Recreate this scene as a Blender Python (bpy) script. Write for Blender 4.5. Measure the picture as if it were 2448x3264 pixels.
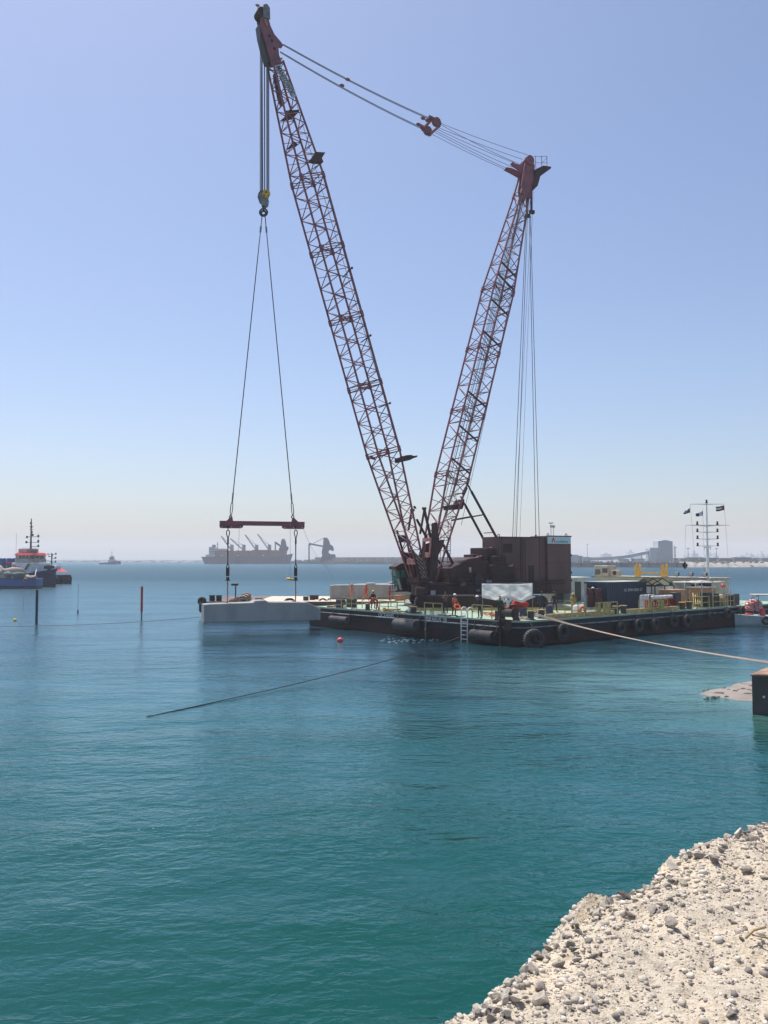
import bpy, math, random
import numpy as np
from mathutils import Vector, Matrix, noise as mnoise
R = math.radians
for o in list(bpy.data.objects): bpy.data.objects.remove(o)
S = bpy.context.scene
col = S.collection
random.seed(7)

# ------------------------------------------------------------------ camera, sky, sun, exposure
FPX, HOR, CH = 2735.0, 1780.0, 6.3          # focal length in photo pixels, horizon row, eye height above water
TH = math.atan((HOR-1632)/FPX)
cam = bpy.data.objects.new('camera', bpy.data.cameras.new('camera')); col.objects.link(cam)
cam.location = (0, 0, CH); cam.rotation_euler = (R(90)+TH, 0, 0)
cam.data.sensor_fit = 'VERTICAL'; cam.data.sensor_height = 36; cam.data.lens = 36*FPX/3264
cam.data.clip_start = 0.1; cam.data.clip_end = 20000
S.camera = cam
SUN_EL = 66; SUN_DIR = Vector((-0.42, 0.60, 0)).normalized()
w = bpy.data.worlds.new('World'); S.world = w; w.use_nodes = True
nt = w.node_tree; nt.nodes.clear()
sky = nt.nodes.new('ShaderNodeTexSky'); sky.sky_type = 'NISHITA'; sky.sun_disc = False
sky.sun_elevation = R(SUN_EL); sky.sun_rotation = math.atan2(SUN_DIR.x, SUN_DIR.y)
sky.altitude = 0; sky.air_density = 1.0; sky.dust_density = 1.5; sky.ozone_density = 4.0
bg = nt.nodes.new('ShaderNodeBackground'); bg.inputs[1].default_value = 0.118
out = nt.nodes.new('ShaderNodeOutputWorld')
tint = nt.nodes.new('ShaderNodeMix'); tint.data_type = 'RGBA'; tint.blend_type = 'MULTIPLY'; tint.inputs[0].default_value = 1; tint.inputs[7].default_value = (1.035, .982, .995, 1)
nt.links.new(sky.outputs[0], tint.inputs[6]); nt.links.new(tint.outputs[2], bg.inputs[0]); nt.links.new(bg.outputs[0], out.inputs[0])
sl = bpy.data.lights.new('sun', 'SUN'); sl.energy = 4.4; sl.angle = R(0.5); sl.color = (1, .965, .91)
so = bpy.data.objects.new('sun', sl); col.objects.link(so); so.location = (0, 0, 90)
d = Vector((SUN_DIR.x*math.cos(R(SUN_EL)), SUN_DIR.y*math.cos(R(SUN_EL)), math.sin(R(SUN_EL))))
so.rotation_euler = d.to_track_quat('Z', 'Y').to_euler()
S.render.engine = 'CYCLES'
S.view_settings.view_transform = 'Standard'; S.view_settings.look = 'None'
S.view_settings.exposure = 0.30; S.view_settings.gamma = 1
S.cycles.volume_bounces = 2; S.cycles.sample_clamp_direct = 4; S.cycles.max_bounces = 6

# ------------------------------------------------------------------ picture geometry (2448x3264 photo pixel -> world)
def ray(px, py):
    a = (px-1224)/FPX; b = (1632-py)/FPX
    return Vector((a, math.cos(TH)-b*math.sin(TH), math.sin(TH)+b*math.cos(TH)))
EYE = Vector((0, 0, CH))
def gp(px, py, z):
    r = ray(px, py); return EYE+r*((z-CH)/r.z)
def dp(px, py, depth):
    r = ray(px, py); return EYE+r*(depth/r.y)
def project(P):
    d = Vector(P)-EYE; f = d.y*math.cos(TH)+d.z*math.sin(TH); u = -d.y*math.sin(TH)+d.z*math.cos(TH)
    return 1224+FPX*d.x/f, 1632-FPX*u/f
def zat(x, y, py):
    lo, hi = -60.0, 120.0
    for _ in range(50):
        m = (lo+hi)/2
        if project((x, y, m))[1] > py: lo = m
        else: hi = m
    return lo
def frame(o, yaw):                            # local frame with x axis turned by yaw
    return Matrix.Translation(Vector(o)) @ Matrix.Rotation(yaw, 4, 'Z')
def plane_hit(M, px, py, t):                  # ray meets the local plane y = t of frame M -> local point
    Mi = M.inverted(); o = Mi @ EYE; d = (Mi.to_3x3() @ ray(px, py))
    return o+d*((t-o.y)/d.y)

# ------------------------------------------------------------------ mesh builder
ORIG = {}
class MB:
    def __init__(s, M=None): s.v = []; s.f = []; s.m = []; s.M = M; s.cur = 0
    def add(s, vs, fs, m=None):
        b = len(s.v)
        if s.M is not None: vs = [s.M @ Vector(p) for p in vs]
        s.v += [Vector(p) for p in vs]; s.f += [tuple(i+b for i in f) for f in fs]; s.m += [s.cur if m is None else m]*len(fs)
        return s
    def box(s, c, size, R3=None, m=None):
        c = Vector(c); hx, hy, hz = [k/2 for k in size]
        P = [Vector((x, y, z)) for x in (-hx, hx) for y in (-hy, hy) for z in (-hz, hz)]
        if R3 is not None: P = [R3 @ p for p in P]
        return s.add([c+p for p in P], [(0, 1, 3, 2), (4, 6, 7, 5), (0, 4, 5, 1), (2, 3, 7, 6), (0, 2, 6, 4), (1, 5, 7, 3)], m)
    def ab(s, x0, x1, y0, y1, z0, z1, m=None):
        return s.box(((x0+x1)/2, (y0+y1)/2, (z0+z1)/2), (x1-x0, y1-y0, z1-z0), None, m)
    def cbox(s, x0, x1, y0, y1, z0, z1, b=.03, m=None):        # box with chamfered edges
        vs = []; 
        for (z, k) in ((z0, b), (z0+b, 0), (z1-b, 0), (z1, b)):
            for (cx, cy, ax, ay) in ((x0, y0, 1, 1), (x1, y0, -1, 1), (x1, y1, -1, -1), (x0, y1, 1, -1)):
                p = [(cx+ax*(b+k), cy+ay*k), (cx+ax*k, cy+ay*(b+k))]
                if (ax, ay) in ((1, 1), (-1, -1)): p = p[::-1]
                vs += [(q[0], q[1], z) for q in p]
        fs = []
        for j in range(3):
            for i in range(8): fs.append((j*8+i, j*8+(i+1) % 8, j*8+8+(i+1) % 8, j*8+8+i))
        fs.append(tuple(range(7, -1, -1))); fs.append(tuple(range(24, 32)))
        return s.add(vs, fs, m)
    def _ax(s, p, q):
        a = (q-p); L = a.length; a = a/L if L > 1e-9 else Vector((0, 0, 1))
        up = Vector((0, 0, 1)) if abs(a.z) < .95 else Vector((1, 0, 0))
        u = a.cross(up).normalized(); v = u.cross(a).normalized(); return a, u, v
    def bar(s, p, q, w, h=None, m=None):
        p, q = Vector(p), Vector(q); h = h or w; a, u, v = s._ax(p, q)
        P = [e+u*(i*w/2)+v*(j*h/2) for e in (p, q) for i, j in ((-1, -1), (1, -1), (1, 1), (-1, 1))]
        return s.add(P, [(0, 1, 2, 3), (7, 6, 5, 4), (0, 4, 5, 1), (1, 5, 6, 2), (2, 6, 7, 3), (3, 7, 4, 0)], m)
    def tube(s, p, q, r, n=6, r2=None, m=None, cap=True):
        p, q = Vector(p), Vector(q); r2 = r if r2 is None else r2; a, u, v = s._ax(p, q)
        P = [e+(u*math.cos(2*math.pi*i/n)+v*math.sin(2*math.pi*i/n))*rr for e, rr in ((p, r), (q, r2)) for i in range(n)]
        F = [(i, n+i, n+(i+1) % n, (i+1) % n) for i in range(n)]
        if cap: F += [tuple(range(n)), tuple(range(2*n-1, n-1, -1))]
        return s.add(P, F, m)
    def path(s, pts, r, n=6, m=None):
        pts = [Vector(p) for p in pts]; P = []; F = []; k = len(pts)
        ru = None
        for i, p in enumerate(pts):
            a = (pts[min(i+1, k-1)]-pts[max(i-1, 0)]).normalized()
            if ru is None:
                up = Vector((0, 0, 1)) if abs(a.z) < .95 else Vector((1, 0, 0)); ru = a.cross(up).normalized()
            ru = (ru-a*ru.dot(a)).normalized(); v = a.cross(ru)
            rr = r[i] if isinstance(r, (list, tuple)) else r
            P += [p+(ru*math.cos(2*math.pi*j/n)+v*math.sin(2*math.pi*j/n))*rr for j in range(n)]
        for i in range(k-1):
            for j in range(n): F.append((i*n+j, i*n+(j+1) % n, (i+1)*n+(j+1) % n, (i+1)*n+j))
        F += [tuple(range(n-1, -1, -1)), tuple(range((k-1)*n, k*n))]
        return s.add(P, F, m)
    def prism(s, poly, o, ux, uy, th, m=None):                 # 2-D outline, thickness th centred on the plane
        o, ux, uy = Vector(o), Vector(ux), Vector(uy); nz = ux.cross(uy).normalized(); n = len(poly)
        P = [o+ux*a+uy*b+nz*(k*th/2) for k in (-1, 1) for a, b in poly]
        F = [tuple(range(n-1, -1, -1)), tuple(range(n, 2*n))]+[(i, (i+1) % n, n+(i+1) % n, n+i) for i in range(n)]
        return s.add(P, F, m)
    def disc(s, c, ax, r, th, n=20, m=None):
        c, ax = Vector(c), Vector(ax).normalized(); return s.tube(c-ax*th/2, c+ax*th/2, r, n, m=m)
    def torus(s, c, ax, R1, r, n=20, k=8, m=None, sq=1.0):
        c, ax = Vector(c), Vector(ax).normalized(); _, u, v = s._ax(Vector((0, 0, 0)), ax); P = []; F = []
        for i in range(n):
            t = 2*math.pi*i/n; e = u*math.cos(t)+v*math.sin(t)
            for j in range(k):
                q = 2*math.pi*j/k; P.append(c+e*(R1+r*math.cos(q))+ax*(r*sq*math.sin(q)))
        for i in range(n):
            for j in range(k): F.append((i*k+j, ((i+1) % n)*k+j, ((i+1) % n)*k+(j+1) % k, i*k+(j+1) % k))
        return s.add(P, F, m)
    def ball(s, c, r, n=12, k=8, m=None, half=False):
        c = Vector(c); r = (r, r, r) if isinstance(r, (int, float)) else r; P = []; F = []
        k2 = k//2 if half else k
        for i in range(k2+1):
            t = math.pi*i/k
            for j in range(n):
                q = 2*math.pi*j/n; P.append(c+Vector((r[0]*math.sin(t)*math.cos(q), r[1]*math.sin(t)*math.sin(q), r[2]*math.cos(t))))
        for i in range(k2):
            for j in range(n): F.append((i*n+j, (i+1)*n+j, (i+1)*n+(j+1) % n, i*n+(j+1) % n))
        if half: F.append(tuple(range(k2*n+n-1, k2*n-1, -1)))
        return s.add(P, F, m)
    def sheet(s, grid, m=None):                                # rows of points
        n = len(grid[0]); P = [p for r_ in grid for p in r_]
        return s.add(P, [(i*n+j, i*n+j+1, (i+1)*n+j+1, (i+1)*n+j) for i in range(len(grid)-1) for j in range(n-1)], m)
    def loft(s, rings, m=None, close=True):
        n = len(rings[0]); P = [p for r_ in rings for p in r_]
        F = [(i*n+j, i*n+(j+1) % n, (i+1)*n+(j+1) % n, (i+1)*n+j) for i in range(len(rings)-1) for j in range(n)]
        if close: F += [tuple(range(n-1, -1, -1)), tuple(range((len(rings)-1)*n, len(rings)*n))]
        return s.add(P, F, m)
    def text(s, txt, M, width, height, m=None, ext=.01, bold=.012):       # lettering fitted to width x height, lower left corner at M
        c = bpy.data.curves.new('t', 'FONT'); c.body = txt; c.extrude = .01; c.offset = bold
        o = bpy.data.objects.new('t', c); col.objects.link(o); bpy.context.view_layer.update()
        me = bpy.data.meshes.new_from_object(o.evaluated_get(bpy.context.evaluated_depsgraph_get()))
        P = [v.co.copy() for v in me.vertices]; F = [tuple(p.vertices) for p in me.polygons]
        bpy.data.objects.remove(o); bpy.data.curves.remove(c); bpy.data.meshes.remove(me)
        x0 = min(p.x for p in P); x1 = max(p.x for p in P); y0 = min(p.y for p in P); y1 = max(p.y for p in P)
        keep = s.M; s.M = None
        T = (keep @ M) if keep is not None else M
        s.add([T @ Vector(((p.x-x0)/(x1-x0)*width, (p.y-y0)/(y1-y0)*height, p.z/.01*ext)) for p in P], F, m); s.M = keep
        return s
    def build(s, name, mats, parent=None, smooth=False, origin=None, bevel=0):
        if parent is not None: og = ORIG[parent.name]
        elif origin is not None: og = Vector(origin)
        else:
            xs = [p.x for p in s.v]; ys = [p.y for p in s.v]
            og = Vector(((min(xs)+max(xs))/2, (min(ys)+max(ys))/2, min(p.z for p in s.v)))
        me = bpy.data.meshes.new(name); me.from_pydata([p-og for p in s.v], [], s.f)
        for mt in (mats if isinstance(mats, (list, tuple)) else [mats]): me.materials.append(mt)
        me.polygons.foreach_set('material_index', s.m)
        if smooth: me.polygons.foreach_set('use_smooth', [True]*len(s.f))
        me.validate(); me.update()
        o = bpy.data.objects.new(name, me); col.objects.link(o); ORIG[o.name] = og
        if parent is not None: o.parent = parent
        else: o.location = og
        return o
def tag(o, label=None, cat=None, group=None, kind=None):
    if label: o['label'] = label
    if cat: o['category'] = cat
    if group: o['group'] = group
    if kind: o['kind'] = kind
    return o
def thing(name, label, cat, loc, group=None):
    o = bpy.data.objects.new(name, None); o.empty_display_size = .3; col.objects.link(o); o.location = loc
    ORIG[o.name] = Vector(loc); return tag(o, label, cat, group)
def copy_tree(o, parent=None):
    c = o.copy(); col.objects.link(c); ORIG[c.name] = ORIG.get(o.name, Vector()).copy()
    if parent is not None: c.parent = parent
    for ch in [k for k in list(bpy.data.objects) if k.parent == o]: copy_tree(ch, c)
    return c
def place(o, loc, rz=0, label=None):
    o.location = loc; o.rotation_euler = (0, 0, rz); ORIG[o.name] = Vector(loc)
    if label: o['label'] = label
    return o

# ------------------------------------------------------------------ materials
def mat(name, c, rough=.6, metal=0, c2=None, amt=.5, scale=2.0, bump=0, bscale=20, stretch=(1, 1, 1), spec=.5, detail=5, lo=.42, hi=.62):
    m = bpy.data.materials.new(name); m.use_nodes = True; t = m.node_tree; b = t.nodes['Principled BSDF']
    b.inputs['Roughness'].default_value = rough; b.inputs['Metallic'].default_value = metal
    b.inputs['Specular IOR Level'].default_value = spec
    tc = t.nodes.new('ShaderNodeTexCoord'); mp = t.nodes.new('ShaderNodeMapping'); mp.inputs['Scale'].default_value = stretch
    t.links.new(tc.outputs['Object'], mp.inputs[0])
    n = t.nodes.new('ShaderNodeTexNoise'); n.inputs['Scale'].default_value = scale; n.inputs['Detail'].default_value = detail
    t.links.new(mp.outputs[0], n.inputs['Vector'])
    r = t.nodes.new('ShaderNodeValToRGB'); r.color_ramp.elements[0].position = lo; r.color_ramp.elements[1].position = hi
    if c2 is None: c2 = tuple(k*.72 for k in c)
    r.color_ramp.elements[0].color = (*c, 1); r.color_ramp.elements[1].color = (*[a*(1-amt)+q*amt for a, q in zip(c, c2)], 1)
    t.links.new(n.outputs[0], r.inputs[0]); t.links.new(r.outputs[0], b.inputs['Base Color'])
    if bump:
        nb = t.nodes.new('ShaderNodeTexNoise'); nb.inputs['Scale'].default_value = bscale; nb.inputs['Detail'].default_value = 4
        t.links.new(mp.outputs[0], nb.inputs['Vector'])
        bp_ = t.nodes.new('ShaderNodeBump'); bp_.inputs['Distance'].default_value = bump; bp_.inputs['Strength'].default_value = .6
        t.links.new(nb.outputs[0], bp_.inputs['Height']); t.links.new(bp_.outputs[0], b.inputs['Normal'])
    return m
RUST = (.16, .06, .03)
m_crane = mat('crane red paint', (.29, .085, .105), .6, c2=(.18, .065, .08), amt=.8, scale=1.2)
m_crane_dk = mat('crane maroon paint', (.070, .033, .034), .7, c2=(.040, .026, .027), amt=.9, scale=.8, spec=.25)
m_cw = mat('counterweight maroon', (.15, .085, .087), .8, c2=(.10, .065, .065), amt=.8, scale=.5, stretch=(1, 1, .4), spec=.2)
m_pink = mat('sunlit and faded red paint', (.46, .20, .17), .7, c2=(.28, .10, .08), amt=.7, scale=2)  # sunlit tone of the crane red put into the colour, also faded parts
m_chev = mat('faded chevron paint', (.30, .20, .16), .75, c2=(.16, .09, .075), amt=.8, scale=3)
m_dark = mat('dark steel', (.022, .024, .027), .5, c2=(.05, .035, .03), amt=.6, scale=3)
m_grey = mat('grey steel', (.22, .22, .22), .5, c2=(.12, .10, .09), amt=.7, scale=3)
m_rope = mat('wire rope', (.09, .085, .08), .6, c2=(.05, .045, .04), scale=8)
m_ropeb = mat('tarred rope', (.035, .03, .028), .8, scale=8)
m_hawser = mat('pale fibre rope', (.46, .36, .28), .9, c2=(.34, .25, .18), amt=.9, scale=14, bump=.02, bscale=60)
m_yel = mat('yellow paint', (.50, .40, .10), .55, c2=(.26, .20, .07), amt=.8, scale=4)
m_yelb = mat('bright yellow paint', (.75, .42, .03), .5, c2=(.5, .28, .04), scale=3)
m_white = mat('white paint', (.75, .75, .73), .5, c2=(.5, .46, .4), amt=.5, scale=3)
m_whtgrey = mat('off white paint', (.5, .5, .49), .55, c2=(.36, .34, .31), amt=.7, scale=1.5)
m_cream = mat('cream cabin paint', (.50, .44, .34), .65, c2=(.34, .27, .2), amt=.8, scale=.9)
m_conc = mat('new precast concrete', (.33, .33, .315), .9, c2=(.25, .255, .25), amt=.9, scale=.8, bump=.006, bscale=9, stretch=(1, 1, .35))
m_quay = mat('quay concrete', (.30, .28, .26), .9, c2=(.18, .16, .15), amt=.9, scale=.15)
m_hull = mat('black hull paint', (.010, .012, .017), .55, c2=(.028, .02, .02), amt=.8, scale=.7, spec=.25)
m_boot = mat('red brown hull paint', (.040, .016, .016), .6, c2=(.016, .013, .015), amt=.9, scale=.6, stretch=(.6, .6, 1), spec=.2)
m_deck = mat('green deck paint', (.32, .45, .33), .55, c2=(.34, .33, .23), amt=.8, scale=.55, bump=.01, bscale=3)
m_rail = mat('rubbing strake', (.22, .22, .24), .6, c2=(.07, .06, .06), amt=.9, scale=1.3)
m_let = mat('hull lettering paint', (.62, .62, .62), .6, c2=(.42, .42, .42), scale=3)
m_rub = mat('black rubber', (.018, .018, .02), .75, c2=(.045, .04, .038), amt=.7, scale=3, bump=.01, bscale=14)
m_rubg = mat('greyed rubber', (.06, .06, .062), .8, c2=(.10, .09, .085), amt=.8, scale=2, bump=.01, bscale=12)
m_navy = mat('navy container paint', (.020, .038, .075), .55, c2=(.035, .05, .075), amt=.7, scale=.8)
m_wood = mat('raw timber', (.42, .29, .15), .8, c2=(.24, .17, .10), amt=.9, scale=3, stretch=(1, 1, 3))
m_ply = mat('plywood', (.50, .27, .16), .8, c2=(.34, .18, .10), amt=.8, scale=2)
m_glass = mat('green tinted glass', (.08, .21, .19), .12, c2=(.05, .12, .11), spec=.8)
m_dglass = mat('dark window glass', (.02, .025, .03), .1, spec=.8)
m_tarp = mat('white tarpaulin', (.86, .86, .86), .6, c2=(.7, .71, .72), amt=.6, scale=2.2, bump=.02, bscale=2.5)
def translucent(m, k=.5):
    t = m.node_tree; b = t.nodes['Principled BSDF']; tr = t.nodes.new('ShaderNodeBsdfTranslucent'); tr.inputs[0].default_value = (.85, .85, .83, 1); mx = t.nodes.new('ShaderNodeMixShader'); mx.inputs[0].default_value = k
    o = t.nodes['Material Output']; t.links.new(b.outputs[0], mx.inputs[1]); t.links.new(tr.outputs[0], mx.inputs[2]); t.links.new(mx.outputs[0], o.inputs[0])
translucent(m_tarp, .58)
m_blue = mat('blue hull paint', (.030, .105, .30), .5, c2=(.03, .075, .2), amt=.8, scale=.4)
m_bluedk = mat('dark blue hull paint', (.012, .028, .065), .5, c2=(.02, .03, .05), amt=.8, scale=.3)
m_redb = mat('signal red paint', (.65, .06, .05), .5, c2=(.5, .07, .06))
m_orange = mat('orange cloth', (.62, .11, .03), .85, c2=(.45, .09, .04), scale=9, bump=.01, bscale=18)
m_red = mat('red cloth', (.42, .035, .03), .85, c2=(.3, .03, .03), scale=9, bump=.01, bscale=18)
m_darkcl = mat('dark blue cloth', (.018, .022, .035), .9, c2=(.03, .03, .04), scale=9)
m_greencl = mat('dark green cloth', (.03, .05, .03), .9, scale=9)
m_yelcl = mat('yellow cloth', (.40, .28, .06), .9, c2=(.28, .2, .06), scale=9, bump=.01, bscale=18)
m_skin = mat('skin', (.19, .09, .055), .6, scale=5)
m_boots = mat('boot leather', (.02, .016, .013), .6)
m_hwhite = mat('white helmet shell', (.8, .8, .78), .3)
m_hyel = mat('yellow helmet shell', (.75, .42, .03), .3)
m_horg = mat('orange helmet shell', (.72, .2, .04), .3)
m_float = mat('yellow float plastic', (.85, .50, .05), .4)
m_floatr = mat('red float plastic', (.75, .06, .07), .4)
m_sand = mat('loose sand', (.42, .36, .29), .95, c2=(.25, .22, .18), amt=.9, scale=1.5, bump=.05, bscale=3)

# ------------------------------------------------------------------ water
def water_mat():
    m = bpy.data.materials.new('sea water'); m.use_nodes = True; t = m.node_tree; N = t.nodes; L = t.links
    N.remove(N['Principled BSDF'])
    g = N.new('ShaderNodeNewGeometry')
    def nz(sc, st, det, rot=0, rough=.5, dist=0):
        mp = N.new('ShaderNodeMapping'); mp.inputs['Scale'].default_value = st; mp.inputs['Rotation'].default_value = (0, 0, rot)
        L.new(g.outputs['Position'], mp.inputs[0]); n = N.new('ShaderNodeTexNoise'); n.inputs['Scale'].default_value = sc
        n.inputs['Detail'].default_value = det; n.inputs['Roughness'].default_value = rough; n.inputs['Distortion'].default_value = dist
        L.new(mp.outputs[0], n.inputs['Vector']); return n.outputs[0]
    def mul(a, k):
        x = N.new('ShaderNodeMath'); x.operation = 'MULTIPLY'; x.inputs[1].default_value = k; L.new(a, x.inputs[0]); return x.outputs[0]
    def addn(a, c):
        x = N.new('ShaderNodeMath'); x.operation = 'ADD'; L.new(a, x.inputs[0]); L.new(c, x.inputs[1]); return x.outputs[0]
    # body colour: turbid green near the bank, bluer further out, turquoise over the far shoals
    big = nz(.035, (1, 1, 1), 3); sep = N.new('ShaderNodeSeparateXYZ'); L.new(g.outputs['Position'], sep.inputs[0])
    mr = N.new('ShaderNodeMapRange'); mr.inputs[1].default_value = 12; mr.inputs[2].default_value = 95; L.new(sep.outputs[1], mr.inputs[0])
    a0 = addn(mr.outputs[0], mul(big, .6)); r = N.new('ShaderNodeValToRGB'); L.new(a0, r.inputs[0])
    e = r.color_ramp.elements; e[0].position = .2; e[0].color = (.003, .052, .040, 1); e[1].position = 1.25; e[1].color = (.003, .030, .048, 1)
    e[1].position = 1.0
    x = e.new(.55); x.color = (.004, .070, .060, 1)
    mr2 = N.new('ShaderNodeMapRange'); mr2.inputs[1].default_value = 500; mr2.inputs[2].default_value = 1000; L.new(sep.outputs[1], mr2.inputs[0])
    mx = N.new('ShaderNodeMix'); mx.data_type = 'RGBA'; L.new(mr2.outputs[0], mx.inputs[0]); L.new(r.outputs[0], mx.inputs[6]); mx.inputs[7].default_value = (.012, .085, .125, 1)
    vd = N.new('ShaderNodeVectorMath'); vd.operation = 'DISTANCE'; L.new(g.outputs['Position'], vd.inputs[0]); vd.inputs[1].default_value = (17.5, 43, 0)
    dn = addn(vd.outputs['Value'], mul(nz(.3, (1, 1, 1), 3), 7)); sh = N.new('ShaderNodeMapRange'); sh.inputs[1].default_value = 7; sh.inputs[2].default_value = 19; sh.inputs[3].default_value = .9; sh.inputs[4].default_value = 0; L.new(dn, sh.inputs[0])
    mxs = N.new('ShaderNodeMix'); mxs.data_type = 'RGBA'; L.new(sh.outputs[0], mxs.inputs[0]); L.new(mx.outputs[2], mxs.inputs[6]); mxs.inputs[7].default_value = (.10, .215, .165, 1); mx = mxs
    wave = nz(.06, (1, 2.2, 1), 3, .2)
    h = addn(addn(mul(nz(.35, (1, 1.7, 1), 2, .25), .15), mul(nz(2.1, (1, 1.7, 1), 3, -.3, .52, .4), .058)), mul(nz(7, (1, 1.5, 1), 2, .45, .5), .010))
    pt = N.new('ShaderNodeMapRange'); pt.inputs[1].default_value = .36; pt.inputs[2].default_value = .64; pt.inputs[3].default_value = .5; pt.inputs[4].default_value = 1.35; L.new(wave, pt.inputs[0]); hm = N.new('ShaderNodeMath'); hm.operation = 'MULTIPLY'; L.new(h, hm.inputs[0]); L.new(pt.outputs[0], hm.inputs[1]); h = hm.outputs[0]
    bm = N.new('ShaderNodeBump'); bm.inputs['Strength'].default_value = 1; bm.inputs['Distance'].default_value = 1.0; L.new(h, bm.inputs['Height'])
    df = N.new('ShaderNodeBsdfDiffuse'); L.new(mx.outputs[2], df.inputs[0]); L.new(bm.outputs[0], df.inputs['Normal'])
    gl = N.new('ShaderNodeBsdfGlossy'); gl.inputs[0].default_value = (.50, .71, .80, 1); L.new(bm.outputs[0], gl.inputs['Normal'])
    rr = N.new('ShaderNodeMapRange'); rr.inputs[1].default_value = 20; rr.inputs[2].default_value = 220; rr.inputs[3].default_value = .11; rr.inputs[4].default_value = .20; L.new(sep.outputs[1], rr.inputs[0])
    rw = N.new('ShaderNodeMath'); rw.operation = 'MULTIPLY_ADD'; L.new(wave, rw.inputs[0]); rw.inputs[1].default_value = .05; L.new(rr.outputs[0], rw.inputs[2]); L.new(rw.outputs[0], gl.inputs['Roughness'])
    # wave slopes hide most of the mirror at grazing angles: reflectance flattens out far below 1
    fr = N.new('ShaderNodeFresnel'); fr.inputs['IOR'].default_value = 1.33; L.new(bm.outputs[0], fr.inputs['Normal'])
    fm = N.new('ShaderNodeMapRange'); fm.inputs[1].default_value = .02; fm.inputs[2].default_value = .58; fm.inputs[3].default_value = .008; fm.inputs[4].default_value = .60; L.new(fr.outputs[0], fm.inputs[0])
    cd = N.new('ShaderNodeMapRange'); cd.inputs[1].default_value = 50; cd.inputs[2].default_value = 260; cd.inputs[3].default_value = .85; cd.inputs[4].default_value = .30; L.new(sep.outputs[1], cd.inputs[0]); L.new(cd.outputs[0], fm.inputs[4])
    ms_ = N.new('ShaderNodeMixShader'); L.new(fm.outputs[0], ms_.inputs[0]); L.new(df.outputs[0], ms_.inputs[1]); L.new(gl.outputs[0], ms_.inputs[2])
    L.new(ms_.outputs[0], N['Material Output'].inputs[0])
    return m
m_water = water_mat()
wb = MB(); wb.add([(-2550, -350, 0), (2550, -350, 0), (2550, 4150, 0), (-2550, 4150, 0)], [(0, 1, 2, 3)])
tag(wb.build('sea_water', m_water, origin=(0, 0, 0)), kind='structure')
# ------------------------------------------------------------------ crane barge
DZ = 1.75
NC = gp(1652, 1984, DZ); LC = gp(985, 1934, DZ)
Ad = (LC-NC).normalized(); Bd = Vector((Ad.y, -Ad.x, 0))
BYAW = math.atan2(Bd.y, Bd.x)
BM = frame((NC.x, NC.y, 0), BYAW)            # local x: along the right side, y: along the front left side
BMi = BM.inverted()
BW = (LC-NC).length
BL = (BMi @ gp(2377, 1914, DZ)).x
def bl(px, py, z=DZ):
    p = BMi @ gp(px, py, z); return p
def side_x(px, y=0.0, z=DZ):                  # local x where the line y=const meets photo column px
    lo, hi = -5.0, 60.0
    for _ in range(40):
        m = (lo+hi)/2
        if project(BM @ Vector((m, y, z)))[0] < px: lo = m
        else: hi = m
    return lo
def front_y(px, x=0.0, z=DZ):
    lo, hi = -5.0, 40.0
    for _ in range(40):
        m = (lo+hi)/2
        if project(BM @ Vector((x, m, z)))[0] > px: lo = m
        else: hi = m
    return lo
def bz(x, y, py): 
    p = BM @ Vector((x, y, 0)); return zat(p.x, p.y, py)
barge = thing('crane_barge', 'long black hulled crane barge with pale green deck carrying the red crane', 'barge', (BM @ Vector((BL/2, BW/2, 0))))
c = .9                                        # cut corner
def hull_ring(z, k=0):
    return [(k, c+k, z), (c+k, k, z), (BL-k, k, z), (BL-k, BW-k, z), (k, BW-k, z)]
b = MB(BM)
b.loft([hull_ring(-1.2, .25), hull_ring(.05, .04), hull_ring(.88, 0)], m=1, close=False)
b.loft([hull_ring(.885, 0), hull_ring(DZ-.12, 0), hull_ring(DZ-.06, .01)], m=0, close=False)
b.build('hull', [m_hull, m_boot], barge)
b = MB(BM); b.add(hull_ring(DZ, .0)+hull_ring(DZ-.06, .0), [(0, 1, 2, 3, 4), (0, 5, 6, 1), (1, 6, 7, 2), (2, 7, 8, 3), (3, 8, 9, 4), (4, 9, 5, 0)])
b.build('deck', m_deck, barge)
b = MB(BM)
rz_ = 1.32
ring = [Vector(p) for p in hull_ring(rz_, -.03)]
for i in range(5): b.tube(ring[i], ring[(i+1) % 5], .055, 8)
b.build('rubbing_strake', m_rail, barge)
b = MB(BM)                                    # deck edge bar and freeing clips
ring = [Vector(p) for p in hull_ring(DZ+.04, .03)]
for i in range(5): b.bar(ring[i], ring[(i+1) % 5], .05, .07)
b.build('deck_edge', m_deck, barge)
# hull lettering
def front_text(txt, pxa, pxb, za, zb):
    ya, yb = front_y(pxa), front_y(pxb)
    T = Matrix(((0, 0, -1, -.012), (-1, 0, 0, ya), (0, 1, 0, za), (0, 0, 0, 1)))
    t = MB(BM); t.text(txt, T, ya-yb, zb-za, ext=.008, bold=0); t.build('lettering', m_let, barge)
front_text('OCEANIS', 1207, 1255, 1.36, 1.68)
front_text('PIRAEUS 28', 1359, 1424, 1.35, 1.66)
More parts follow.
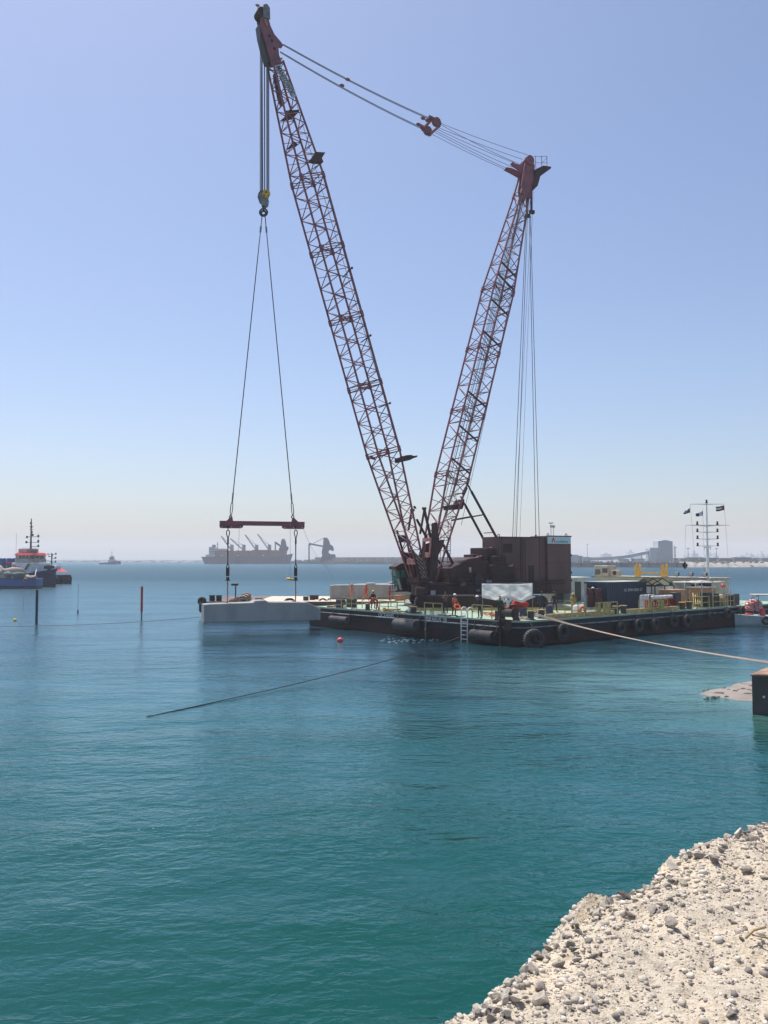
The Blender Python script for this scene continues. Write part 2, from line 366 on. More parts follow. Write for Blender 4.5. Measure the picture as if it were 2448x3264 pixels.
# railings
def railing(p, q, h=1.05, n=3, two=True, post=.028, mt=None, zz=DZ):
    t = MB(BM); p, q = Vector(p), Vector(q)
    for i in range(n):
        a = p.lerp(q, i/(n-1)); t.bar((a.x, a.y, zz), (a.x, a.y, zz+h), post*2)
        t.bar((a.x-.06, a.y-.06, zz+.01), (a.x+.06, a.y+.06, zz+.01), .12, .02)
    t.bar((p.x, p.y, zz+h), (q.x, q.y, zz+h), .07, .06)
    if two: t.bar((p.x, p.y, zz+h*.52), (q.x, q.y, zz+h*.52), .05)
    return t.build('railing', mt or m_yel, barge)
def fr(pa, pb, x=.25, **k): return railing((x, front_y(pa, x), 0), (x, front_y(pb, x), 0), **k)
def sd(pa, pb, y=.25, **k): return railing((side_x(pa, y), y, 0), (side_x(pb, y), y, 0), **k)
fr(1088, 1137, x=.2, n=4); fr(1210, 1266, x=.2, n=3, h=.95); fr(1353, 1409, x=.2, n=3, h=1.0); fr(1505, 1568, x=.2, n=3)
railing((2.5, 21.0, 0), (11.5, 21.4, 0), n=6, h=1.0)
railing((side_x(1801, 3), 3, 0), (side_x(1826, 3), 3, 0), n=2, h=1.1)
sd(1824, 1862, n=3, y=.3); sd(1900, 1968, n=4, y=.3, h=1.05); sd(2037, 2128, n=5, h=1.1); sd(2209, 2261, n=3, h=1.1); sd(2273, 2340, n=4, h=1.1)
for pa, pb in ((1905, 1915), (1926, 1944), (2068, 2078), (2100, 2116)):                  # boards fixed to the rail posts
    t = MB(BM); x0, x1 = side_x(pa, .3), side_x(pb, .3); t.ab(x0, x1, .27, .33, DZ+.25, DZ+1.0); t.build('guard_board', m_yel, barge)
for pa, pb, y in ((1748, 1905, .9), (1905, 1960, .7), (1996, 2165, .75)):
    t = MB(BM); x0, x1 = side_x(pa, y), side_x(pb, y)
    t.ab(x0, x1, y, y+.3, DZ+.02, DZ+.34); t.build('timber_baulk', m_wood, barge)
for px in (1768, 1842, 1948, 2010, 2055, 2093, 2130, 2149, 2166, 2225, 2320):            # toe brackets along the side
    x = side_x(px, .1); t = MB(BM); t.prism([(0, 0), (.22, 0), (0, .28)], (x, .12, DZ), (0, 1, 0), (0, 0, 1), .05); t.build('bracket', m_yel, barge)
# bollards
def bollard(x, y, r=.24, h=.55, cap=m_wood):
    t = MB(BM); t.tube((x, y, DZ), (x, y, DZ+h), r, 16); t.tube((x-r*1.2, y, DZ+h*.55), (x+r*1.2, y, DZ+h*.55), .06, 8); t.disc((x, y, DZ+.02), (0, 0, 1), r*1.5, .04)
    o = t.build('bollard', m_dark, barge)
    t = MB(BM); t.disc((x, y, DZ+h+.03), (0, 0, 1), r*1.32, .06, 18); t.build('cap', cap, o)
for px, off in ((1318, .6), (1172, .7)): bollard(off, front_y(px, off), r=.2 if off > .65 else .26)
for px, y in ((1692, 1.2), (1726, 1.6), (1964, .8), (1987, 1.0), (2175, .8), (2197, .9)): bollard(side_x(px, y), y, h=.62, cap=m_yelb if px == 2175 else m_wood)
for px, off, wd, h in ((1079, .5, .9, .8), (1114, 2.2, .9, .8)):
    y = front_y(px, off); t = MB(BM); t.cbox(off, off+.5, y-wd/2, y+wd/2, DZ, DZ+h, .04); t.tube((off-.05, y-wd/2-.1, DZ+.3), (off-.05, y+wd/2+.1, DZ+.3), .07, 8)
    t.build('fairlead_box', m_dark, barge)

# deck clutter standing on the barge ------------------------------------------------
def T_(name, label, cat, x, y, z=DZ, group=None): return thing(name, label, cat, BM @ Vector((x, y, z)), group)
# corner winch
xw, yw = 1.0, front_y(1622, 1.0)
wn = T_('mooring_winch', 'rusty mooring winch on the near corner of the barge', 'winch', xw, yw)
t = MB(BM); t.tube((xw, yw-.55, DZ+.55), (xw, yw+.55, DZ+.55), .28, 16); t.build('drum', m_ropeb, wn)
for s in (-1, 1):
    t = MB(BM); t.disc((xw, yw+s*.6, DZ+.55), (0, 1, 0), .42, .05, 18); t.build('flange', m_crane_dk, wn)
    t = MB(BM); t.prism([(-.4, 0), (.4, 0), (.1, .62), (-.1, .62)], (xw, yw+s*.7, DZ), (1, 0, 0), (0, 0, 1), .08); t.build('side_frame', m_crane_dk, wn)
t = MB(BM); t.cbox(xw-.25, xw+.25, yw+.78, yw+1.2, DZ, DZ+.7, .05); t.build('motor_box', m_dark, wn)
yb2 = front_y(1606, 0)
t = MB(BM); t.ab(-.10, -.035, yb2-.75, yb2-.05, 1.12, 1.78); t.ab(-.10, -.035, yb2+.05, yb2+.42, 1.12, 1.78); t.bar((-.2, yb2-.9, 1.86), (-.2, yb2+.7, 1.86), .12); t.tube((-.16, yb2+.25, -.5), (-.16, yb2+.25, 1.9), .07, 10)
t.build('fairlead_plate', m_crane_dk, barge)
# rusted pipe / overboard pole and boarding ladder on the near side
yp = front_y(1358, -.2)
t = MB(BM); t.tube((-.25, yp, -.6), (-.25, yp, 2.35), .06, 10); t.tube((-.25, yp, 1.2), (-.02, yp, 1.2), .03, 6); t.tube((-.25, yp, .55), (-.25, yp, .75), .085, 10)
tag(t.build('overboard_pipe', m_grey, smooth=True), 'grey vertical pipe hanging over the barge side under the lettering', 'pipe')
ya, yb_ = front_y(1470, -.3), front_y(1490, -.3)
lad = thing('boarding_ladder', 'white boarding ladder with hooked handrails reaching down to the water', 'ladder', BM @ Vector((-.3, (ya+yb_)/2, 0)))
for y in (ya, yb_):
    t = MB(BM); pts = [(-.32, y, -.3), (-.30, y, 1.0), (-.28, y, 2.35)]+[(-.28+.28*(1-math.cos(a)), y, 2.35+.26*math.sin(a)) for a in [i*math.pi/8 for i in range(1, 8)]]+[(.28, y, 2.2)]
    t.path(pts, .045, 8); t.build('stile', m_white, lad, smooth=True)
for i in range(8): 
    z = -.1+i*.32; t = MB(BM); t.tube((-.30, ya, z), (-.30, yb_, z), .032, 8); t.build('rung', m_white, lad, smooth=True)
# horizontal rubber drum fenders on the near side
for px0, px1, zc, r, lab in ((1056, 1110, .85, .30, 'small grey drum fender hanging near the left end of the barge'), (1262, 1330, .92, .42, 'big grey drum fender hanging under the OCEANIS lettering'), (1506, 1576, .62, .42, 'big black drum fender hanging right of the white ladder')):
    y0, y1 = front_y(px0, -r), front_y(px1, -r)
    f = thing('drum_fender', lab, 'fender', BM @ Vector((-r-.05, (y0+y1)/2, zc-r)), 'drum fenders along the barge side')
    t = MB(BM); t.tube((-r-.06, y0, zc), (-r-.06, y1, zc), r, 24); t.tube((-r-.06, y0-.02, zc), (-r-.06, y1+.02, zc), r*.4, 14); t.build('drum', m_rubg if px0 < 1500 else m_rub, f, smooth=False)
    for y in (y0+.02, y1-.02):
        t = MB(BM); t.path([(-r-.06, y, zc), (-.2, y+.05, zc+r), (-.06, y+.1, DZ-.05)], .035, 6); t.build('chain', m_rope, f)
# tyre fenders along the right side
def tyre(px, zc, Rr, lab, tilt=0, deep=.5):
    x = side_x(px, -deep/2); f = thing('tyre_fender', lab, 'tyre', BM @ Vector((x, -deep/2-.05, zc-Rr)), 'tyre fenders along the right side of the barge')
    t = MB(BM); ax = Vector((math.sin(tilt), math.cos(tilt), 0)); cc = Vector((x, -deep/2-.08, zc)); t.torus(cc, ax, Rr*.68, Rr*.32, 28, 10, sq=deep/2/(Rr*.32)); t.build('tyre', m_rub, f, smooth=True)
    t = MB(BM)
    _, u, v = t._ax(Vector((0, 0, 0)), ax)
    for i in range(26):
        a = 2*math.pi*i/26; e = u*math.cos(a)+v*math.sin(a); g = (-u*math.sin(a)+v*math.cos(a))
        for s in (-1, 1): t.bar(cc+e*Rr*.985+ax*(s*.02), cc+e*Rr*.93+ax*(s*deep*.46)+g*(.10), .07*Rr/.6, .06)
    t.build('tread', m_rubg, f)
    t = MB(BM); t.path([cc+Vector((0, -.02, Rr*.8)), cc+Vector((0, .05, Rr+.15)), (x, -.04, DZ)], .03, 6); t.build('chain', m_rope, f)
tyre(1697, .48, .78, 'largest lugged tyre fender, hanging at the near corner of the barge', .5, .7)
for px, z, r_, lb in ((1790, .85, .62, 'worn tyre fender hanging just right of the near corner tyre'), (1976, .78, .42, 'small worn tyre fender hanging below the pair of bollards by the navy container'), (2031, .85, .48, 'tyre fender hanging below the right end of the navy container'), (2084, .82, .5, 'tyre fender hanging below the gas cylinders'),
    (2143, .98, .5, 'pale scuffed tyre fender hanging below the orange wooden crate'), (2186, .85, .55, 'scuffed tyre fender hanging below the pair of black bollards'), (2262, 1.15, .32, 'small high tyre fender hanging ahead of the workboat bow'), (2316, 1.25, .42, 'pale tyre fender hanging over the workboat bow'), (2360, 1.35, .42, 'last tyre fender at the right end of the barge')):
    tyre(px, z, r_, lb, random.uniform(-.1, .2), .4)
# tarpaulin awning over a pipe frame, near corner
p0, p1 = bl(1538, 1957), bl(1697, 1960)
aw = thing('tarpaulin_screen', 'white tarpaulin screen sagging from a pipe frame on the near corner', 'tarpaulin', (gp(1617, 1957, DZ)))
A0, A1 = gp(1536, 1968, DZ), gp(1697, 1966, DZ)
D0, D1 = A0.y+1.2, A0.y+1.6
def sc(px, py, dd): return dp(px, py, dd)
t = MB(); NX, NY = 34, 16; g = []
top = [(1536, 1861), (1575, 1861.5), (1623, 1862), (1660, 1862), (1696, 1859)]
bot = [(1535, 1905), (1560, 1910), (1580, 1913), (1600, 1909), (1623, 1908), (1640, 1914), (1658, 1918), (1680, 1912), (1699, 1902)]
def interp(pl, x):
    for a, b_ in zip(pl, pl[1:]):
        if x <= b_[0]: return a[1]+(b_[1]-a[1])*max(0, (x-a[0])/(b_[0]-a[0]))
    return pl[-1][1]
for j in range(NY+1):
    row = []
    for i in range(NX+1):
        px = 1536+161*i/NX; fy = j/NY; py = interp(top, px)*(1-fy)+interp(bot, px)*fy
        half = 1 if px < 1622 else 2
        uu = (px-1536)/86 if half == 1 else (px-1622)/75
        sag = .28*math.sin(math.pi*min(1, max(0, uu)))*math.sin(math.pi*(.25+.7*fy))
        fold = .07*math.sin((uu*3.2+fy*2.6)*3.1)*fy+.05*math.sin(uu*11-fy*9)
        edge = .22*max(0, fy-.86)/.14
        row.append(dp(px, py, D0+.15-sag+fold-edge*.4))
    g.append(row)
t.sheet(g); o = t.build('tarpaulin', m_tarp, aw, smooth=True)
sm = o.modifiers.new('s', 'SOLIDIFY'); sm.thickness = .012
t = MB(); t.path([dp(1600, 1909, D0-.2), dp(1606, 1918, D0-.3), dp(1612, 1912, D0-.35), dp(1618, 1921, D0-.3), dp(1626, 1914, D0-.25), dp(1632, 1908, D0-.2)], [.08, .16, .14, .17, .13, .06], 9)
t.path([dp(1616, 1915, D0-.3), dp(1619, 1926, D0-.32), dp(1617, 1937, D0-.3)], [.10, .13, .05], 8)
t.path([dp(1640, 1912, D0-.1), dp(1662, 1917, D0-.12), dp(1690, 1905, D0-.1), dp(1706, 1901, D0-.15)], [.05, .09, .10, .05], 8)
t.build('bunched_edge', m_tarp, aw, smooth=True)
t = MB()
for px, py in ((1538, 1861), (1697, 1859), (1620, 1862)):
    q = dp(px, py, D0+.3); t.tube((q.x, q.y, DZ), q, .03, 8)
q0, q1 = dp(1536, 1861, D0+.28), dp(1697, 1859, D0+.28); t.tube(q0, q1, .03, 8)
t.build('pipe_frame', m_grey, aw)
# workbench, red bundle, blue drum, rope heap, tool boxes
def simple(name, label, cat, mb, m, **k): return tag(mb.build(name, m, **{x: y for x, y in k.items() if x in ('smooth',)}), label, cat, k.get('group'))
x, y = bl(1665, 1962)[:2]
wbn = T_('workbench', 'dark steel workbench under the white tarpaulin', 'bench', x, y)
q = [bl(px, py) for px, py in ((1605, 1962), (1672, 1957))]
t = MB(); a, e = gp(1603, 1966, DZ), gp(1672, 1960, DZ); t.bar(a+Vector((0, .5, .85)), e+Vector((0, .5, .85)), .8, .06); t.build('top', m_dark, wbn)
for px in (1607, 1668):
    for dy in (.25, .75):
        p = gp(px, 1964, DZ)+Vector((0, dy, 0)); t = MB(); t.bar(p, p+Vector((0, 0, .82)), .07); t.build('leg', m_dark, wbn)
def lump(mb, c, r, seed, n=16, k=10, amp=.25, fr_=2.2):
    c = Vector(c); b0 = len(mb.v); mb.ball(c, r, n, k)
    for i in range(b0, len(mb.v)):
        p = mb.v[i]; q = p-c if mb.M is None else p-(mb.M @ c); mb.v[i] = p+q*amp*(mnoise.noise(Vector((q.x, q.y, q.z))*fr_/max(r if isinstance(r, (int, float)) else max(r), .01)+Vector((seed*7.1, seed, 0))))*1.6
for lab, px, py, rx, sd_ in (('red bundle of lifejackets on the workbench under the tarpaulin', 1655, 1932, (.75, .45, .5), 3), ('low red cloth heap left on the workbench under the tarpaulin', 1618, 1944, (.5, .35, .3), 5)):
    t = MB(); lump(t, dp(px, py, gp(1640, 1962, DZ).y+.5), rx, sd_); simple('cloth_bundle', lab, 'bundle', t, m_red, smooth=True)
t = MB(); p = gp(1668, 1966, DZ); t.tube(p, p+Vector((0, 0, .6)), .3, 18); t.tube(p+Vector((0, 0, .6)), p+Vector((0, 0, .68)), .31, 18); simple('drum', 'short dark blue drum beside the corner bollard', 'drum', t, m_navy)
t = MB()
for i in range(26):
    a = random.uniform(0, 6.28); p = gp(random.uniform(1640, 1685), random.uniform(1969, 1977), DZ); t.path([p+Vector((math.cos(a)*.3, math.sin(a)*.3, .06)), p+Vector((0, 0, random.uniform(.08, .2))), p-Vector((math.cos(a)*.3, math.sin(a)*.3, -.06))], .035, 6)
simple('rope_heap', 'tangled tan rope and scrap heap on the near corner', 'rope', t, m_hawser, smooth=True)
t = MB()
for i in range(14):
    a = random.uniform(-.6, .6); p = gp(1718, 1964, DZ)+Vector((random.uniform(-.3, .6), random.uniform(-.3, .3), 0)); dd = Vector((math.cos(a), math.sin(a), 0))*.8
    t.path([p-dd+Vector((0, 0, .1)), p+Vector((0, 0, random.uniform(.3, .55))), p+dd+Vector((0, 0, .25))], .05, 7)
simple('rope_heap', 'hawser turns wrapped round the near corner bollards', 'rope', t, m_hawser, smooth=True)
t = MB(); 
for i in range(9):
    p = gp(random.uniform(1552, 1585), random.uniform(1958, 1964), DZ); t.torus(p+Vector((0, 0, .06)), (random.uniform(-.3, .3), random.uniform(-.3, .3), 1), random.uniform(.2, .45), .03, 16, 6)
simple('hose_coil', 'red coiled hose on the green deck right of the ladder', 'hose', t, m_orange, smooth=True)
# ------------------------------------------------------------------ the crane
CY = R(28)
_o = dp(1352, 1880, 83)
CM = frame((_o.x, _o.y, DZ), CY)             # local x: from the boom foot towards the counterweight, y: away from the bank
crane = thing('lattice_crane', 'tall red lattice boom crane with rear mast and maroon counterweight on the barge', 'crane', CM @ Vector((3, 0, 0)))
def cp(px, py, t=0): return plane_hit(CM, px, py, t)
class Lat:                                    # tapered four-chord lattice
    def __init__(s, F, T, dfun, wfun, side=1):
        s.F, s.T = Vector(F), Vector(T); s.L = (s.T-s.F).length; s.e = (s.T-s.F)/s.L
        s.n = Vector((s.e.z, 0, -s.e.x)); s.d, s.w = dfun, wfun
    def P(s, k, a, b): return s.F+s.e*k+s.n*(a*s.d(k)/2)+Vector((0, b*s.w(k)/2, 0))
    def k_of(s, py):                          # station where the centre line meets photo row py
        lo, hi = 0, s.L
        for _ in range(40):
            m = (lo+hi)/2
            if project(CM @ (s.F+s.e*m))[1] > py: lo = m
            else: hi = m
        return lo
def lerpf(pts):
    def f(k):
        for (a, x), (b_, y) in zip(pts, pts[1:]):
            if k <= b_: return x+(y-x)*(k-a)/(b_-a)
        return pts[-1][1]
    return f
COR = [(-1, -1), (-1, 1), (1, -1), (1, 1)]
def chords(lt, stations, r, name, parent, m):
    first = MB(CM)
    for a, b in COR:
        for k0, k1 in zip(stations, stations[1:]): first.tube(lt.P(k0, a, b), lt.P(k1, a, b), r, 8)
        for k in stations[1:-1]: first.tube(lt.P(k-.28, a, b), lt.P(k+.28, a, b), r*1.6, 8)
    return first.build(name, m, parent)
def lacing(lt, k0, k1, step, r, mb, alt=0):
    n = max(2, round((k1-k0)/step)); ks = [k0+(k1-k0)*i/n for i in range(n+1)]
    for i in range(n):
        A, B = ks[i], ks[i+1]; s = 1 if (i+alt) % 2 else -1
        for b in (-1, 1): mb.tube(lt.P(A, -s*b, b), lt.P(B, s*b, b), r, 5, cap=False)         # side faces
        for a in (-1, 1): mb.tube(lt.P(A, a, s), lt.P(B, a, -s), r, 5, cap=False)             # front and back faces
        if i % 2 == alt:
            for b in (-1, 1): mb.tube(lt.P(A, -1, b), lt.P(A, 1, b), r*.8, 5, cap=False)
        else:
            for a in (-1, 1): mb.tube(lt.P(A, a, -1), lt.P(A, a, 1), r*.8, 5, cap=False)
def crossframe(lt, k, r, mb):
    q = [lt.P(k, a, b) for a, b in ((-1, -1), (1, -1), (1, 1), (-1, 1))]
    for i in range(4): mb.tube(q[i], q[(i+1) % 4], r, 5)
    mb.tube(q[0], q[2], r*.8, 5)
# boom ---------------------------------------------------------------------------
BF, BT = cp(1343, 1880), cp(838, 62)
boom = Lat(BF, BT, None, None)
kA, kB = boom.k_of(1443), boom.k_of(575); kH = boom.k_of(205); L = boom.L
boom.d = lerpf([(0, .35), (kA, 2.35), (kB, 2.3), (kH, 1.05), (L, .75)])
boom.w = lerpf([(0, 2.25), (kB, 2.25), (kH, 1.25), (L, 1.05)])
st = [0, kA]+[kA+(kB-kA)*i/4 for i in (1, 2, 3)]+[kB, kH]
# the bare chords are one part, the lacing of every section another under it
bo = chords(boom, st, .10, 'boom', crane, m_crane)
for i, (a, b) in enumerate(zip(st, st[1:])):
    t = MB(CM); lacing(boom, a+(.6 if i == 0 else 0.0)+(2.2 if i == 0 else 0), b, 1.12 if i < 5 else 1.0, .046, t)
    for k in (a, b):
        if k > 1: crossframe(boom, k-.22, .045, t); crossframe(boom, k+.22, .045, t)
    t.build('lacing', m_crane, bo)
def cpoly0(pts, t_): return [(cp(x, y, t_).x, cp(x, y, t_).z) for x, y in pts]
# boom head: cheek plates, sheaves, lug, lower plating
def cheek(pts, t_, th, nm, m, parent, extra=None):
    mb = MB(CM); P = [cp(x, y, t_) for x, y in pts]; o = P[0]
    poly = [((p-o).x, (p-o).z) for p in P]
    mb.prism(poly, o, (1, 0, 0), (0, 0, 1), th)
    if extra: extra(mb)
    return mb.build(nm, m, parent)
hd = [(822, 78), (826, 52), (838, 40), (849, 55), (856, 80), (872, 108), (900, 141), (893, 150), (884, 147), (886, 172), (896, 200), (884, 205), (876, 212), (860, 205), (848, 165), (836, 120)]
for s in (-1, 1): cheek([(x-s*3+(3 if s < 0 and x < 870 else 0), y-s*(-4)*-1) for x, y in hd], s*.55, .12, 'head_plate', m_crane, bo)
cheek([(841, 62), (849, 60), (855, 78), (852, 86), (846, 78)], -.70, .05, 'head_highlight', m_pink, bo)  # painted highlight: paler plate for the sun catching the head
for x, y in ((838, 110), (862, 170), (880, 150), (846, 75)):
    t = MB(CM); p, q = cp(x, y, -.55), cp(x, y, .55); t.bar((p.x, -.6, p.z), (p.x, .6, p.z), .22)
    t.build('head_crossbeam', m_crane_dk, bo)
t = MB(CM); pts = cpoly0([(820, 84), (838, 78), (850, 118), (862, 160), (874, 208), (848, 205), (836, 165), (825, 120)], 0); t.prism(pts, (0, 0, 0), (1, 0, 0), (0, 0, 1), .95); t.build('head_web', m_dark, bo)
for x, y in ((858, 116), (866, 131), (874, 156)):
    t = MB(CM); p = cp(x, y, -.55); t.disc((p.x, -.63, p.z), (0, 1, 0), .13, .05, 10); t.build('bolt', m_crane_dk, bo)
c0 = cp(832, 48)
t = MB(CM)
for i in range(5): t.disc((c0.x, -.42+.21*i, c0.z), (0, 1, 0), .50, .12, 26)
t.build('point_sheave', m_crane_dk, bo)
t = MB(CM); c1 = cp(843, 45); t.prism([(-.34, -.75), (.3, -.8), (.26, .25), (-.02, .55), (-.34, .4)], (c1.x, -.66, c1.z), (1, 0, 0), (0, 0, 1), .1)
for (x, z) in ((0, .12), (.05, -.2), (-.05, -.5)): t.disc((c1.x+x, -.74, c1.z+z), (0, 1, 0), .09, .06, 10)
t.build('sheave_guard', m_grey, bo)
for px, py in ((821, 17), (848, 24)):
    t = MB(CM); p = cp(px, py); q = cp(px+2, py+22); t.tube(q, p, .025, 5); t.ball((p.x, 0, p.z), (.22, .12, .12), 8, 6)
    t.build('anemometer', m_pink, bo)  # small pinkish anemometers on the boom tip
# maker's name board on the near face of the boom
p0 = cp(884, 207, -.72); p1 = cp(938, 308, -.98)
ex = (p1-p0).normalized(); ey = Vector((-ex.z, 0, ex.x)); ez = ex.cross(ey)
if ey.x < 0: ey = -ey; ez = ex.cross(ey)
ln = (p1-p0).length
sg = MB(CM); T = Matrix(((ex.x, ey.x, ez.x, p0.x), (ex.y, ey.y, ez.y, p0.y), (ex.z, ey.z, ez.z, p0.z), (0, 0, 0, 1)))
kk = sg.M; sg.M = CM @ T; sg.ab(0, ln, -.30, .30, -.05, -.02, m=0)
sg.text('MANITOWOC', Matrix.Translation((.12, -.25, -.015)), ln-.3, .50, m=1, ext=.006)
sg.M = kk; sg.build('name_board', [m_whtgrey, m_dark], bo)
# dark plates and walkway brackets along the boom
def plate_px(pts, t_, th, nm, m, parent): return cheek(pts, t_, th, nm, m, parent)
plate_px([(872, 236), (880, 236), (900, 322), (905, 334), (895, 334), (886, 310)], .2, .5, 'deflector', m_crane_dk, bo)
plate_px([(912, 353), (955, 350), (948, 362), (933, 378), (918, 384), (892, 386), (908, 372)], -.3, .1, 'gusset', m_crane_dk, bo)
plate_px([(936, 450), (944, 456), (950, 462), (935, 470), (912, 479), (922, 466)], .6, .1, 'gusset', m_crane_dk, bo)
plate_px([(1002, 488), (1033, 490), (1022, 508), (1027, 520), (1000, 518), (984, 514), (996, 500)], -1.3, .6, 'rope_guide', m_crane_dk, bo)
plate_px([(1263, 1462), (1290, 1452), (1305, 1451), (1312, 1454), (1325, 1453), (1324, 1458), (1312, 1462), (1300, 1468), (1265, 1476)], -1.5, .7, 'rope_guide', m_crane_dk, bo)
plate_px([(1318, 1612), (1324, 1614), (1327, 1622), (1319, 1620)], -1.4, .1, 'gusset', m_crane_dk, bo)
plate_px([(1180, 1452), (1192, 1458), (1196, 1466), (1188, 1464), (1180, 1460)], 1.3, .3, 'floodlight', m_dark, bo)
t = MB(CM); p = cp(1283, 1716, 1.2); t.cbox(p.x-.32, p.x+.05, .9, 1.4, p.z-.3, p.z+.32, .05); t.disc((p.x+.12, 1.15, p.z), (1, .2, 0), .3, .2, 14)
q0, q1 = cp(1268, 1727, 1.2), cp(1312, 1728, 1.2); t.tube(q0, q1, .05, 6); t.build('floodlight', m_dark, bo)
for (x0, y0, x1, y1) in ((1092, 884, 1122, 854), (1150, 1092, 1181, 1069), (1207, 1299, 1243, 1285)):
    t = MB(CM); t.tube(cp(x0, y0, -1.3), cp(x1, y1, -1.5), .06, 6); t.ball(cp(x1, y1, -1.5), .12, 8, 6); t.build('rope_roller', m_crane_dk, bo)
for k in (boom.k_of(700), boom.k_of(1150)):
    pass
# boom butt: solid side plates with painted chevrons, cross beam
butt = [(1316, 1752), (1322, 1760), (1334, 1772), (1341, 1765), (1347, 1742), (1350, 1740), (1357, 1790), (1364, 1848), (1360, 1868), (1350, 1885), (1338, 1885), (1336, 1858), (1326, 1806)]
for s in (-1, 1): cheek([(x-(18+s*18 if s > 0 else 0)*1.0, y+(3 if s > 0 else 0)) for x, y in butt], s*1.375, .1, 'butt_plate', m_crane_dk, bo)
for i in range(6):
    f = i/5; ax, ay = 1319+24*f, 1757+78*f; vx, vy = 1345+13*f, 1782+70*f; bx_, by_ = 1350+13*f, 1748+88*f; th = 5
    cheek([(ax, ay), (vx, vy), (bx_, by_), (bx_+.8, by_+7), (vx+.6, vy+7), (ax+1.5, ay+7)], -1.44-.004*i, .02, 'chevron', m_chev, bo)
t = MB(CM); a, b_ = cp(1296, 1790, 1.37), cp(1331, 1790, -1.2); t.bar(a, b_, .32, .55); t.build('butt_crossbeam', m_pink, bo)
t = MB(CM); t.bar(cp(1298, 1798, 1.3), cp(1318, 1868, 1.0), .28); t.build('butt_strut', m_pink, bo)
t = MB(CM); t.bar(cp(1265, 1690, 1.3), cp(1312, 1860, 1.1), .16)
t.add([cp(x, y, 1.25) for x, y in ((1287, 1758), (1312, 1768), (1318, 1785), (1292, 1785))], [(0, 1, 2, 3)]); t.build('butt_strut', m_crane_dk, bo)
# boom hoist pendants, equaliser, reeving to the mast ------------------------------
def ropes(nm, segs, r, m, parent, n=5):
    t = MB(CM)
    for p, q, sag in segs:
        p, q = Vector(p), Vector(q); k = 9
        t.path([p.lerp(q, i/k)-Vector((0, 0, sag*4*(i/k)*(1-i/k))) for i in range(k+1)], r, n)
    return t.build(nm, m, parent, smooth=True)
for s, a, b_ in ((-1, (903, 142), (1378, 382)), (1, (893, 165), (1352, 412))):
    ropes('pendant', [(cp(a[0], a[1]-1.5, s*1.0), cp(b_[0], b_[1]-1.5, s*1.2), .25), (cp(a[0], a[1]+2, s*1.0), cp(b_[0], b_[1]+2.5, s*1.2), .25)], .036, m_rope, crane)
for px, py, s in ((1108, 253, -1), (1090, 272, 1), (1348, 377, -1), (1334, 396, 1), (1362, 384, -1), (1346, 404, 1)):
    t = MB(CM); p = cp(px, py, s*1.1); t.ball(p, (.28, .14, .16), 8, 6); t.build('pendant_link', m_crane, crane)
eq = [cp(1360, 413, 1.2), cp(1388, 385, -1.2)]
t = MB(CM)
for p, s in ((eq[0], 1), (eq[1], -1)):
    t.prism([(-.75, .35), (.1, .2), (.65, -.1), (.5, -.55), (-.1, -.3), (-.7, .0)], p, (1, 0, 0), (0, 0, 1), .25)
    t.disc(p+Vector((.1, 0, -.1)), (0, 1, 0), .42, .4, 18)
t.bar(cp(1346, 415, 1.5), cp(1380, 375, -1.5), .2); t.bar(cp(1366, 432, 1.4), cp(1402, 400, -1.4), .18)
eqo = t.build('equaliser', m_crane, crane)
ropes('luffing_rope', [(cp(1405, 393, -1.2), cp(1682, 494, -.6), .1), (cp(1403, 396, -1.1), cp(1655, 523, -.3), .15), (cp(1396, 406, -.6), cp(1666, 508, .2), .1), (cp(1392, 411, -.4), cp(1640, 519, .2), .1), (cp(1388, 416, .2), cp(1632, 532, .5), .1), (cp(1384, 420, .5), cp(1622, 540, .7), .1), (cp(1374, 426, 1.1), cp(1610, 540, 1.0), .1)], .024, m_rope, crane)
# hoist falls ----------------------------------------------------------------------
HD = (CM @ cp(838, 62)).y
HK = dp(841, 625, HD)                         # centre of the hook block
CMi = CM.inverted(); hkl = CMi @ HK
segs = []
for px0, px1, dy in ((829.5, 830, -.45), (835, 836, -.25), (832, 833, -.4), (829.5, 829, .0), (835.5, 838, .2), (832.5, 835, .25), (852, 851, -.25), (856, 855.5, -.1), (854, 853, -.2), (858, 857.5, .1), (850.5, 850, .25), (842, 842.5, 0), (843.5, 844.5, .15)):
    a = cp(px0 if px0 < 845 else px0-1, 78 if px0 < 845 else 150, dy*.8)
    b_ = cp(px1, 612, dy*.8); segs.append((a, b_, 0))
ropes('hoist_rope', segs, .028, m_rope, crane, 5)
# rope running down the back of the boom
ropes('hoist_line', [(boom.P(kH, 1.25, -.9), boom.P(kA, 1.08, -.9), .2), (boom.P(kA, 1.08, -.9), boom.P(3, 1.6, -.8), 0), (boom.P(kB, .92, -.95), boom.P(kA, .92, -.95), .05)], .022, m_rope, crane)
# mast ------------------------------------------------------------------------------
MF, MT = cp(1352, 1880), cp(1688, 520)
mast = Lat(MF, MT, None, None); k1, k2, k3 = mast.k_of(1523), mast.k_of(930), mast.k_of(625)
mast.d = lerpf([(0, .5), (k1, 2.5), (k2, 2.45), (k3, 1.0), (mast.L, .8)])
mast.w = lerpf([(0, 2.2), (k2, 2.2), (k3, 1.4), (mast.L, 1.3)])
st = [0, k1, k1+(k2-k1)/3, k1+2*(k2-k1)/3, k2, k3, mast.L-1]
mo = chords(mast, st, .10, 'mast', crane, m_crane)
for i, (a, b) in enumerate(zip(st[:-1], st[1:-1])):
    t = MB(CM); lacing(mast, a+(5.2 if i == 0 else 0), b, 1.35, .046, t, 1)
    for k in (a, b):
        if k > 1: crossframe(mast, k-.25, .045, t); crossframe(mast, k+.25, .045, t)
    t.build('lacing', m_crane, mo)
